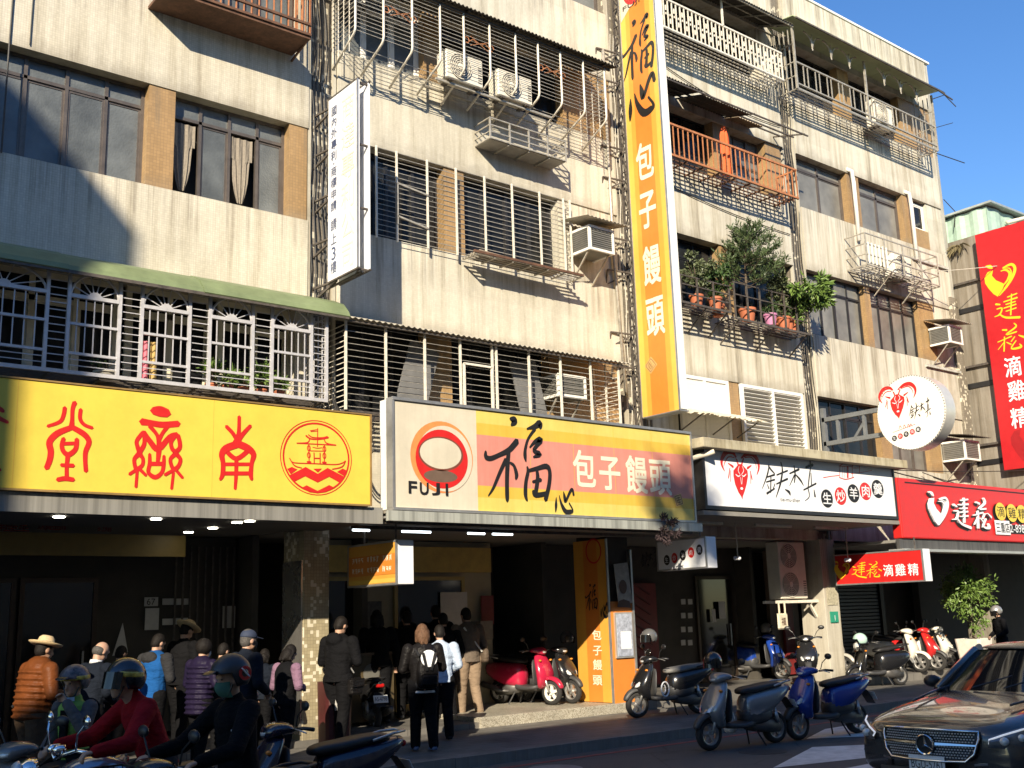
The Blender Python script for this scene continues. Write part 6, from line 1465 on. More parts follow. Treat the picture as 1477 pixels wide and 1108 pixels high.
    if style == 'sport':
        for s_ in (-1, 1): MB().rings([[(-.1, s_*.14, .42), (-.1, s_*.165, .40), (-.1, s_*.165, .56), (-.1, s_*.14, .56)], [(-.5, s_*.17, .54), (-.5, s_*.195, .53), (-.5, s_*.19, .64), (-.5, s_*.17, .65)], [(-.95, s_*.06, .78), (-.95, s_*.085, .78), (-.95, s_*.08, .80), (-.95, s_*.06, .80)]]).build('side_panel', plastic if body is not P_BLACK else P_GREY, t, smooth=True, sub=1)
        loft_yz([(.03, .42, .15, .14), (-.2, .40, .195, .13), (-.55, .44, .185, .11)], 3).build('lower_body', plastic, t, smooth=True, sub=1)
    sz = .77 if style == 'sport' else .80
    loft_yz([(.05, sz-.02, .09, .035), (-.05, sz, .135, .055), (-.25, sz+.005, .155, .06), (-.42, sz+.035, .15, .055), (-.66, sz+.055, .135, .05), (-.80, sz+.05, .09, .03)], 2.8).build('seat', seat, t, smooth=True, sub=1)
    gr = MB().tube([(-.55, -.14, sz+.04), (-.78, -.14, sz+.09), (-.92, -.09, sz+.1), (-.92, .09, sz+.1), (-.78, .14, sz+.09), (-.55, .14, sz+.04)], .014, 7).build('grab_rail', ALLOY if body is not P_BLACK else BLACK, t, smooth=True)
    tl = MB().cbox((-.93, 0, .75 if style == 'sport' else .66), (.05, .15, .06), bev=.015).build('tail_light', LENS_R, t)
    MB().rings([[(-.86, -.08, .62), (-.86, .08, .62), (-.84, .08, .64), (-.84, -.08, .64)], [(-1.02, -.08, .42), (-1.02, .08, .42), (-1.0, .08, .43), (-1.0, -.08, .43)]]).build('rear_fender', BLACK, t)
    plate_text(t, plate, (-.985, 0, .54), (0, R(28), 0))
    # engine, muffler, stand
    loft_yz([(-.12, .31, .13, .10), (-.35, .29, .15, .12), (-.66, .25, .12, .10)], 2.6).build('engine', ENGINE, t, smooth=True)
    MB().tube([(-.3, -.13, .24), (-.48, -.17, .25), (-.52, -.18, .27), (-.9, -.19, .37), (-.94, -.19, .38)], [.02, .03, .055, .06, .03], 12).build('muffler', ENGINE if body is not P_SILVER else ALLOY, t, smooth=True)
    MB().tube([(-.63, .1, .25), (-.55, .12, .5)], .02, 6).tube([(-.60, .12, .3), (-.55, .12, .45)], .03, 8).build('shock_absorber', ALLOY, t, smooth=True)
    MB().bar((-.18, .1, .22), (-.28, .17, .005), .022).bar((-.18, -.1, .22), (-.28, -.17, .005), .022).build('stand', BLACK, t)
    if box:
        b = MB().cbox((-.78, 0, 1.12), (.38, .42, .42), bev=.03).build('top_box', box, t)
        MB().box(-.9, -.66, -.16, .16, .86, .91).build('carrier', BLACK, t)
    if basket:
        basket_on(t, .62, 1.0)
    return t
WIRE = mat('black basket wire', (.02, .02, .02), .5, .4, .2)
def basket_on(t, x, z):
    b = MB().box(x-.13, x+.13, -.17, .17, z-.225, z-.215).build('basket', WIRE, t)
    m = MB()
    for zz in span(z-.2, z, 5):
        k = .02*(zz-z+.2)/.2
        for a, c in (((x-.13-k, -.17-k), (x+.13+k, -.17-k)), ((x+.13+k, -.17-k), (x+.13+k, .17+k)), ((x+.13+k, .17+k), (x-.13-k, .17+k)), ((x-.13-k, .17+k), (x-.13-k, -.17-k))): m.bar((*a, zz), (*c, zz), .007 if zz < z-.01 else .012)
    for i in range(7):
        yy = -.17+.34*i/6
        for xx, k in ((x-.13, -.02), (x+.13, .02)): m.bar((xx, yy, z-.22), (xx+k, yy*1.1, z), .006)
    for i in range(1, 6):
        xx = x-.13+.26*i/6
        for yy in (-.17, .17): m.bar((xx, yy, z-.22), (xx, yy*1.12, z), .006)
    m.build('basket_wire', WIRE, b)
def helmet_obj(label, c, col, rz=0, r=.135, visor=True, par=None, peak=False, band=None, name='helmet'):
    """open-face helmet; own thing, or the child of the person who wears it"""
    if par is None: t = thing(name, label, 'helmet', c, rz); o = None
    sh = MB(); rings_ = []; n, m = 22, 11
    for k in range(m+1):
        th = .03+(R(128)-.03)*k/m; ring = []
        for i in range(n):
            a = 2*PI*i/n; cut = th
            if math.cos(a) > .35 and th > R(78): cut = R(78)+(th-R(78))*.12
            ring.append((r*1.12*math.sin(cut)*math.cos(a)-.01, r*math.sin(cut)*math.sin(a), r*1.05*math.cos(cut)+.02))
        rings_.append(ring)
    inner = [[(x*.9, y*.9, z*.92) for x, y, z in rg] for rg in reversed(rings_)]
    sh.rings(rings_+inner, cap=False); sh.add([(0, 0, 0)], [])
    if par is None:
        o = sh.build('shell', col, t, smooth=True); P = t
    else:
        o = sh.build('helmet', col, par, smooth=True); P = o
    if visor:
        v = MB(); rg = [[], []]
        for i in range(9):
            a = R(-62+124*i/8)
            rg[0].append((r*1.19*math.cos(a)-.01, r*1.06*math.sin(a), .055)); rg[1].append((r*1.2*math.cos(a)+.0, r*1.04*math.sin(a), -.075))
        v.rings(rg, cap=False, closed=False); v.build('visor', G_SMOKE, P, smooth=True)
    if peak:
        MB().rings([[(r*.85, -r*.8, .075), (r*.85, r*.8, .075), (r*.85, r*.8, .06), (r*.85, -r*.8, .06)], [(r*1.55, -r*.55, .035), (r*1.55, r*.55, .035), (r*1.55, r*.55, .028), (r*1.55, -r*.55, .028)]]).build('peak', BLACK if peak is True else peak, P, smooth=True, sub=1)
    if band:
        b = MB().lathe([(r*1.0, .0), (r*1.03, .01), (r*1.03, .03), (r*1.0, .04)], (-.01, 0, .02), 'z', 22, closed=True); b.build('band', band, P)
    return t if par is None else o

G = lambda px, py, z=0: at_z(px, py, z)
def GR(px, py, z, hx, hy): return at_z(px, py, z)-Vector((hx, hy, 0)).normalized()*1.26      # rear wheel, from the front one and the heading
scooter('crimson scooter with a black seat parked on the lit terrazzo step', G(797, 1017, ZAR), GR(797, 1017, ZAR, .2, -.97), P_RED, 'round', rimm=mat('white rim', (.66, .64, .58), .4), plate='A3M-157')
scooter('black scooter parked directly behind the crimson scooter, by the orange pillar sign', G(826, 1015, ZAR), GR(826, 1015, ZAR, .12, -.98), P_BLACK, 'sport', plate='NAX-205')
scooter('large glossy black scooter with a grey seat beside the orange notice board', G(920, 1036, ZSW), GR(920, 1036, ZSW, -.97, .25), P_BLACK, 'sport', seat=SEAT_G, wind=True, plate='MCK-930')
scooter('silver-grey scooter with a black helmet and a plastic bag, at the kerb', G(1024, 1083, ZRD), GR(1024, 1083, ZRD, -.98, .12), P_SILVER, 'sport', plate='EQH-816')
scooter('bright blue scooter with clear headlamp parked at the kerb next to the pale column', G(1152, 1068, ZRD), GR(1152, 1068, ZRD, -.98, .12), P_BLUE, 'sport', plate='MKU-711')
scooter('blue scooter carrying a magenta delivery box inside the arcade', G(1129, 981, ZAR), GR(1129, 981, ZAR, .12, -.98), P_BLUE, 'sport', box=mat('magenta box', (.42, .03, .30), .5, 0, .1), plate='MWE-390')
scooter('dark scooter standing in the shade against the pale column', G(1168, 990, ZAR), G(1150, 962, ZAR), P_BLACK, 'sport', plate='883-KLM')
scooter('black retro scooter with a round chromed headlight and mint helmet', G(1236, 993, ZSW), GR(1236, 993, ZSW, -.97, .25), P_BLACK, 'vintage', plate='AGR-088')
scooter('white scooter, nearest of the trio parked in front of the roller shutter', G(1330, 970, ZAR), GR(1330, 970, ZAR, .2, -.97), P_WHITE, 'round', rimm=ALLOY, plate='BCF-301')
scooter('red scooter in the middle of the trio in front of the roller shutter', G(1354, 968, ZAR), GR(1354, 968, ZAR, .16, -.97), P_RED2, 'sport', plate='NLD-552')
scooter('white scooter with a grey cowl, farthest of the trio beside the potted tree', G(1373, 964, ZAR), GR(1373, 964, ZAR, .13, -.98), P_WHITE, 'sport', plate='BMT-710')
scooter('pale silver scooter half hidden behind the pale column', G(1221, 974, ZAR), GR(1221, 974, ZAR, .1, -.98), paint('pale silver scooter paint', (.42, .40, .36)), 'round', plate='BQX-119')
scooter('black scooter seen from behind with a tilted white number plate, next to the tiled column', G(541, 1056, ZSW)+Vector((.35, 1.21, 0)), G(541, 1056, ZSW), P_BLACK, 'sport', plate='A5-4798', rimm=CHROME)
scooter('white scooter at the far right behind the potted tree', G(1448, 935, ZAR), G(1474, 940, ZAR), P_WHITE, 'round', plate='BNS-410')
helmet_obj('mint green half helmet hanging on the mirror of the black retro scooter', at_d(1240, 924, (at_z(1240, 995, ZSW)-Vector((0, 0, CAMZ))).dot(CF)), paint('mint helmet paint', (.40, .58, .50)), 2.2, visor=False)
helmet_obj('black helmet sitting on the handlebar of the silver-grey scooter', at_d(1028, 956, (at_z(1060, 1070, ZRD)-Vector((0, 0, CAMZ))).dot(CF)+.1), P_BLACK, 3.6)
helmet_obj('silver open-face helmet on the blue scooter with the magenta box', at_d(1105, 908, (at_z(1115, 978, ZAR)-Vector((0, 0, CAMZ))).dot(CF)), paint('silver helmet paint', (.35, .34, .32), .3, .5, .5), .5)
helmet_obj('grey helmet on the mirror of the large glossy black scooter', at_d(936, 920, (at_z(935, 1033, ZSW)-Vector((0, 0, CAMZ))).dot(CF)+.2), P_GREY, 3)
helmet_obj('grey helmet on the black scooter beside the orange pillar sign', at_d(818, 922, (at_z(815, 1010, ZAR)-Vector((0, 0, CAMZ))).dot(CF)+.1), P_GREY, .5)
# dark blue scooter in the foreground, nose to the left
p = at_z(500, 1068, .72)
sc_near = scooter('dark navy scooter in the near shade, with only its lamp and seat in view', p+Vector((-.98, .04, -.82)), p+Vector((.3, -.02, -.82)), P_NAVY, 'sport', plate='MQE-263')
# plastic bag on the silver scooter, helmet chain lock on the black one
b = at_d(1052, 1038, (at_z(1060, 1070, ZRD)-Vector((0, 0, CAMZ))).dot(CF)-.1)
tag(MB().rings([superring(b.x, b.y, b.z+z, w_, d_, 'xy', 12, 2) for z, w_, d_ in ((.2, .02, .02), (.13, .06, .05), (0, .11, .08), (-.14, .12, .09), (-.2, .07, .05))]).build('plastic_bag', mat('white plastic bag', (.55, .55, .53), .4, 0, .15, 9), smooth=True, sub=1), 'white plastic bag hanging in front of the seat of the silver-grey scooter', 'bag')
b = at_d(957, 994, (at_z(945, 1034, ZSW)-Vector((0, 0, CAMZ))).dot(CF)-.25)
lk = thing('wheel_lock', 'coiled white and black lock hanging on the large glossy black scooter', 'lock', b)
for i, m_ in enumerate((SIGN_W, BLACK, SIGN_W)): MB().tube([((.05+.022*i)*math.cos(a)*1.0, -.02*i, (.07+.025*i)*math.sin(a)) for a in span(0, 2*PI, 18)], .013, 6).build('coil', m_, lk, smooth=True)

# ---- silver motorcycle ridden by the man in red
def motorcycle(label, pos, yaw, tank, name='motorcycle'):
    t = thing(name, label, 'motorcycle', pos, yaw)
    for x in (.70, -.68): wheel(t, x, .30, .11, ALLOY, spokes=9)
    fk = MB()
    for y in (-.09, .09): fk.tube([(.70, y, .30), (.46, y, .90)], .026, 8)
    fk.build('fork', CHROME, t, smooth=True)
    out = []
    for i in range(8):
        a = R(35+115*i/7); out.append([(.70+(.345+dz)*math.cos(a), yy, .30+(.345+dz)*math.sin(a)) for yy, dz in ((-.07, -.02), (-.06, .01), (0, .03), (.06, .01), (.07, -.02), (0, .015))])
    MB().rings(out).build('front_fender', tank, t, smooth=True)
    hl = MB().lathe([(.001, .12), (.05, .11), (.09, .05), (.098, -.02), (.001, -.02)], (.60, 0, .93), 'x', 22).build('headlight', CHROME, t, smooth=True)
    hl.rotation_euler = (0, 0, 0)
    MB().lathe([(.001, .0), (.088, -.0), (.07, .03), (.001, .04)], (.585+.14-.03, 0, .93), 'x', 22).build('lens', LENS, hl, smooth=True)
    for s_ in (-1, 1):
        MB().lathe([(.001, 0), (.045, 0), (.05, .03), (.04, .06), (.001, .06)], (.43, s_*.055, 1.04), 'z', 16).build('gauge', CHROME, t, smooth=True)
        MB().tube([(.44, 0, 1.0), (.42, s_*.12, 1.04), (.38, s_*.24, 1.07), (.30, s_*.38, 1.04)], [.013, .013, .014, .018], 8).build('handlebar', CHROME, t, smooth=True)
        mi = MB().tube([(.39, s_*.26, 1.07), (.40, s_*.3, 1.18), (.37, s_*.36, 1.25)], .007, 6).build('mirror_stem', CHROME, t)
        MB().sphere((.365, s_*.37, 1.27), (.02, .06, .045), 14, 6).build('mirror', CHROME, mi, smooth=True)
        MB().sphere((.55, s_*.17, .86), (.035, .035, .035), 10, 6).build('indicator', LENS_A, t, smooth=True)
        MB().tube([(.1, s_*.15, .42), (.05, s_*.17, .25), (-.2, s_*.18, .25), (-.9, s_*.2, .36)], [.022, .022, .03, .05], 10).build('exhaust', CHROME, t, smooth=True)
    loft_yz([(.42, .86, .06, .05), (.33, .88, .14, .10), (.15, .90, .17, .12), (-.05, .86, .13, .10), (-.15, .82, .07, .05)], 2.3).build('fuel_tank', tank, t, smooth=True, sub=1)
    loft_yz([(-.06, .80, .10, .04), (-.3, .79, .14, .05), (-.6, .83, .13, .05), (-.82, .86, .08, .03)], 2.8).build('seat', SEAT, t, smooth=True, sub=1)
    MB().cbox((.08, 0, .48), (.42, .24, .34), bev=.05).build('engine', ENGINE, t)
    for k in range(5): MB().cbox((.12, 0, .62+.03*k), (.2, .26, .012)).build('cooling_fin', ALLOY, t)
    MB().tube([(.44, 0, .95), (.36, 0, .45), (.0, 0, .3), (-.4, 0, .36)], .03, 8).tube([(.4, 0, .85), (-.4, 0, .75), (-.8, 0, .8)], .025, 8).build('frame', BLACK, t)
    for s_ in (-1, 1): MB().tube([(-.68, s_*.12, .3), (-.5, s_*.14, .78)], .03, 8).build('shock_absorber', CHROME, t)
    loft_yz([(-.6, .70, .08, .03), (-.9, .72, .07, .02), (-1.0, .60, .06, .02)], 3).build('rear_fender', tank, t, smooth=True)
    MB().cbox((-.98, 0, .70), (.05, .14, .07), bev=.02).build('tail_light', LENS_R, t)
    plate_text(t, 'KH7-286', (-1.03, 0, .52), (0, R(20), 0))
    return t

# ------------------------------------------------------------------ dark sedan at the right (local: +x forward)
def sedan(pos, yaw):
    t = thing('car', 'dark grey sedan with a wide mesh grille and large round star, driving towards the viewer', 'car', pos, yaw)
    m = NT('dark grey car paint'); m.base((.085, .082, .08)); m.set(rough=.24, metal=.6, coat=1.0); CP = m.mat
    # body as cross-sections from nose (x=2.4) to tail (x=-2.45): half profile (y, z) from sill to centre line
    def sec(x, w_, zs, zb, zt, crown, lean=.03, sh=.86):
        h = zt-zb
        half = [(w_*.90, zs), (w_*.985, zs+.10), (w_, zb-.12), (w_*.995, zb), (w_*(.985-lean*.3), zb+h*.45), (w_*sh, zt-crown*.35), (w_*.6, zt-crown*.1), (w_*.3, zt-.005), (0, zt)]
        pts = [(x, -y, z) for y, z in half]+[(x, y, z) for y, z in reversed(half[:-1])]
        return pts
    secs = [sec(2.36, .74, .30, .48, .66, .05, 0), sec(2.30, .82, .22, .50, .74, .06), sec(2.15, .885, .19, .55, .80, .08), sec(1.8, .915, .18, .62, .865, .09), sec(1.4, .925, .18, .68, .915, .09), sec(1.0, .925, .18, .72, .955, .09), sec(.72, .925, .18, .76, .985, .07),
            sec(.3, .925, .18, .80, .99, .05), sec(-.5, .925, .18, .82, 1.0, .05), sec(-1.3, .92, .18, .84, 1.02, .05), sec(-1.8, .91, .18, .86, 1.04, .06), sec(-2.3, .86, .22, .84, 1.02, .07), sec(-2.45, .78, .3, .74, .94, .06)]
    mb = MB()
    for s_ in secs: pass
    nn = len(secs[0]); mb.rings(secs, cap=True, closed=True)
    mb.build('body', CP, t, smooth=True, sub=2)
    # greenhouse
    gh = MB(); R0 = [(.80, .80, .965), (.78, .74, .975)]
    def loop(x0_, x1_, w_, z):
        h_ = [(x0_+.06, 0), (x0_+.05, w_*.45), (x0_+.01, w_*.90), (x0_-.03, w_*.975), (x0_-.3, w_*.995), ((x0_+x1_)/2, w_), ((x0_+x1_)/2-.45, w_*.98), (x1_+.05, w_*.92), (x1_-.03, w_*.6), (x1_-.05, 0)]
        return [(x, y, z) for x, y in h_]+[(x, -y, z) for x, y in reversed(h_[1:-1])]
    gh.rings([loop(.86, -1.72, .82, .95), loop(.62, -1.6, .79, 1.08), loop(.16, -1.2, .68, 1.36)], cap=False)
    gh.build('windows', mat('tinted car glass', (.012, .013, .014), .03, 0, 0, spec=.7), t, smooth=True)
    rf = MB().rings([loop(.18, -1.24, .685, 1.355), loop(.10, -1.15, .66, 1.40), loop(-.1, -.9, .5, 1.445), loop(-.35, -.6, .15, 1.455)]).build('roof', CP, t, smooth=True, sub=1)
    for s_ in (-1, 1):
        MB().tube([(.86, s_*.755, .96), (.57, s_*.73, 1.12), (.16, s_*.64, 1.37)], [.05, .05, .045], 8).build('windscreen_pillar', CP, t, smooth=True)
        MB().tube([(-.35, s_*.81, .96), (-.42, s_*.70, 1.38)], .035, 6).build('door_pillar', BLACK, t); MB().tube([(-1.65, s_*.74, .98), (-1.2, s_*.64, 1.36)], .06, 6).build('rear_pillar', CP, t)
        mi = MB().sphere((.55, s_*1.0, 1.03), (.09, .10, .07), 14, 8).build('side_mirror', BLACK, t, smooth=True); MB().bar((.6, s_*.86, .97), (.58, s_*.95, 1.0), .04).build('mirror_arm', BLACK, mi)
        MB().sphere((.485, s_*1.0, 1.03), (.03, .085, .055), 12, 6).build('mirror_glass', MIRR, mi)
        MB().tube([(1.75, s_*.53, .905), (1.2, s_*.62, .965), (.8, s_*.66, 1.0)], .012, 6).build('bonnet_crease', CP, t, smooth=True)
    for x in (1.48, -1.42):
        for s_ in (-1, 1):
            wheel(t, x, .335, .22, ALLOY, y=s_*.82, spokes=10)
            MB().lathe([(.37, -.02), (.385, 0), (.37, .02)], (x, s_*.925, .34), 'y', 30, closed=True).build('arch_trim', BLACK, t)
    for y in (-.35, .0, .38): MB().tube([(.84, y, .99), (.62, y+.35, 1.11)], .01, 5).build('wiper', BLACK, t)
    # grille
    gx = 2.395
    def gp(u, v, d=0):    # u across, v up; follows the bowed nose
        return (gx-.10*(u/.62)**2+.05-(v-.56)*.25+d, u, v)
    W_, z0_, z1_ = .50, .43, .70
    outl = [(-W_, z1_), (-W_*.5, z1_+.005), (0, z1_+.008), (W_*.5, z1_+.005), (W_, z1_), (W_+.005, z1_-.06), (W_*.93, z0_+.07), (W_*.78, z0_), (W_*.4, z0_-.008), (0, z0_-.01), (-W_*.4, z0_-.008), (-W_*.78, z0_), (-W_*.93, z0_+.07), (-W_-.005, z1_-.06)]
    n = len(outl); g = MB(); g.add([gp(u, v, .0) for u, v in outl]+[gp(u, v, -.08) for u, v in outl]+[gp(0, .56, -.02)], [(i, (i+1) % n, n+(i+1) % n, n+i) for i in range(n)]+[(i, 2*n, (i+1) % n) for i in range(n)])
    go = g.build('grille', mat('black grille', (.006, .006, .006), .4, 0, .1), t)
    MB().tube([gp(u, v, .012) for u, v in outl+outl[:2]], .012, 6).build('grille_surround', CHROME, go, smooth=True)
    dm = MB()
    for r_ in range(11):
        v = z0_+.03+r_*.024
        for i in range(35):
            u = -W_+.03+(i+(r_ % 2)*.5)*.0285
            half = W_*(.93 if v < z0_+.1 else 1)-.03-(max(0, z0_+.07-v)*1.2)
            if abs(u) > half or u*u+((v-.565)*1.05)**2 < .10**2 or abs(v-.575) < .016: continue
            dm.cbox(gp(u, v, .004), (.012, .014, .011))
    tag(dm.build('grille_pin', mat('satin pin', (.62, .62, .60), .35, .3, .05), go), kind='stuff')
    for s_ in (-1, 1): MB().rings([[gp(s_*.10, .565, .01), gp(s_*.10, .59, .01), gp(s_*.10, .59, .03), gp(s_*.10, .565, .03)], [gp(s_*.49, .572, .01), gp(s_*.49, .585, .01), gp(s_*.49, .585, .03), gp(s_*.49, .572, .03)]]).build('grille_bar', CHROME, go)
    sx = gp(0, .565, .03)[0]
    st = MB().lathe([(.082, -.01), (.096, -.01), (.098, .008), (.092, .015), (.082, .01)], (sx, 0, .565), 'x', 36, closed=True).build('star_ring', CHROME, t, smooth=2)
    sm = MB()
    for k in range(3):
        a = PI/2+2*PI*k/3; ca, sa = math.cos(a), math.sin(a)
        sm.rings([[(sx-.005, -sa*.016, .565+ca*.016), (sx-.005, sa*.016, .565-ca*.016), (sx+.02, 0, .565)], [(sx, ca*.088-sa*.002, .565+sa*.088+ca*.002), (sx, ca*.088+sa*.002, .565+sa*.088-ca*.002), (sx+.008, ca*.088, .565+sa*.088)]])
    sm.build('star', CHROME, st); MB().lathe([(.001, -.012), (.084, -.012), (.084, -.008), (.001, -.008)], (sx, 0, .565), 'x', 30).build('star_back', INK, st)
    # headlights wrap round the corners
    for s_ in (-1, 1):
        top = [(2.315, .55, .655), (2.24, .66, .70), (2.12, .78, .745), (1.96, .865, .775), (1.86, .905, .775)]
        bot = [(2.345, .56, .57), (2.27, .70, .555), (2.17, .81, .575), (2.0, .895, .64), (1.87, .925, .70)]
        md = [((a[0]+b[0])/2+.03, (a[1]+b[1])/2+.025, (a[2]+b[2])/2) for a, b in zip(top, bot)]
        h = MB().rings([[(x+.05, s_*(y+.042), z) for x, y, z in L] for L in (top, md, bot)], cap=False, closed=False).build('headlight', mat('smoked lamp glass', (.16, .16, .165), .1, .5, .3, 14, spec=.8), t, smooth=True)
        ld = [(x+.062, s_*(y+.058), z-.018) for x, y, z in top[:4]]; MB().tube([(2.40, s_*.62, .60)]+ld, [.008, .01, .01, .01, .008], 6).build('daytime_lamp', mat('led strip', (.8, .82, .85), .3, 0, 0, emit=.25), h)
        MB().sphere((2.335, s_*.735, .625), (.04, .045, .04), 12, 7).build('projector', LENS, h, smooth=True); MB().sphere((2.225, s_*.85, .655), (.035, .04, .035), 12, 7).build('projector', LENS, h, smooth=True)
        MB().rings([[(2.37, s_*.45, .30), (2.37, s_*.45, .38), (2.30, s_*.45, .38), (2.30, s_*.45, .30)], [(2.20, s_*.86, .30), (2.20, s_*.85, .42), (2.10, s_*.85, .42), (2.10, s_*.86, .30)]]).build('air_intake', BLACK, t)
        MB().bar((2.385, s_*.44, .40), (2.21, s_*.86, .44), .02).build('intake_trim', CHROME, t)
    MB().rings([[(2.43, -.55, .27), (2.43, .55, .27), (2.41, .55, .33), (2.41, -.55, .33)], [(2.30, -.55, .27), (2.30, .55, .27), (2.30, .55, .33), (2.30, -.55, .33)]]).build('lower_grille', BLACK, t)
    plate_text(t, 'BGU-5761', (2.475, 0, .385), (0, 0, PI), .38, .16)
    for x in (-.4,): 
        for s_ in (-1, 1): MB().box(.02, .20, min(s_*.93, s_*.945), max(s_*.93, s_*.945), .80, .825).build('door_handle', CHROME, t)
    for s_ in (-1, 1): MB().cbox((-2.42, s_*.6, .84), (.08, .4, .14), bev=.03).build('tail_light', LENS_R, t)
    return t
star = at_z(1340, 1073, .565+ZRD)
car = sedan((star.x+2.40, star.y, ZRD), PI)
# ------------------------------------------------------------------ people (local: facing +x, left +y); each body is one fused surface, clothes and hair are its children
def cloth(name, col, rough=.85, fold=.5, var=.15):
    if name in _M: return _M[name]
    m = NT(name); nz = m.noise(5, 4, .6); m.base(m.ramp(nz, [(.3, tuple(c*(1-var) for c in col)), (.7, tuple(min(1, c*(1+var)) for c in col))])); m.set(rough=rough, spec=.1)
    m.bump(m.noise(8, 4, .6, m.map((1, 1, 1.9))), min(1, fold*1.7), .04); _M[name] = m.mat; return m.mat
SKIN = mat('skin', (.42, .25, .17), .55, 0, .08, 12); SKIN_D = mat('tanned skin', (.33, .19, .125), .55, 0, .08, 12)
HAIR_B = mat('black hair', (.012, .010, .009), .5, 0, .3, 40, .9); HAIR_BR = mat('brown hair', (.11, .06, .035), .5, 0, .45, 40, .9); HAIR_G = mat('greying hair', (.07, .065, .06), .6, 0, .4, 60)
for h_ in (HAIR_B, HAIR_BR, HAIR_G): h_.node_tree.nodes['Principled BSDF'].inputs['Specular IOR Level'].default_value = .12
class Caps(MB):
    def cap(s, a, b, ra, rb, fy=1.0, n=12, flat=False):
        """tapered capsule; fy squashes it front to back"""
        a, b = Vector(a), Vector(b); d = (b-a); L = d.length or 1e-4; d = d/L if L > 1e-4 else Vector((0, 0, 1))
        lat = Vector((0, 1, 0)) if abs(d.y) < .9 else Vector((1, 0, 0))
        v = d.cross(lat).normalized(); u = v.cross(d).normalized()
        out = []
        if not flat:
            for k in range(4): t = PI/2*(k+.3)/4.3; out.append((a-d*ra*math.cos(t), ra*math.sin(t)))
        out.append((a, ra)); out.append((b, rb))
        for k in range(4): t = PI/2*(3.7-k)/4.3 if False else PI/2*(k+.6)/4.6; out.append((b+d*rb*math.sin(t), rb*math.cos(t)))
        return s.rings([[c+(u*math.cos(2*PI*i/n)+v*fy*math.sin(2*PI*i/n))*r for i in range(n)] for c, r in out])
def fuse(mb, name, m, par, vox=.013, smooth=3):
    me = bpy.data.meshes.new(name); me.from_pydata(mb.v, [], mb.f); o = bpy.data.objects.new(name, me); C.objects.link(o); fix_normals(me)
    r_ = o.modifiers.new('r', 'REMESH'); r_.mode = 'VOXEL'; r_.voxel_size = vox
    s_ = o.modifiers.new('s', 'SMOOTH'); s_.factor = .5; s_.iterations = smooth
    res = bpy.data.meshes.new_from_object(o.evaluated_get(bpy.context.evaluated_depsgraph_get())); bpy.data.objects.remove(o); bpy.data.meshes.remove(me)
    res.name = name; res.materials.clear(); res.materials.append(m); res.polygons.foreach_set('use_smooth', [True]*len(res.polygons))
    q = bpy.data.objects.new(name, res); C.objects.link(q); q.parent = par; return q
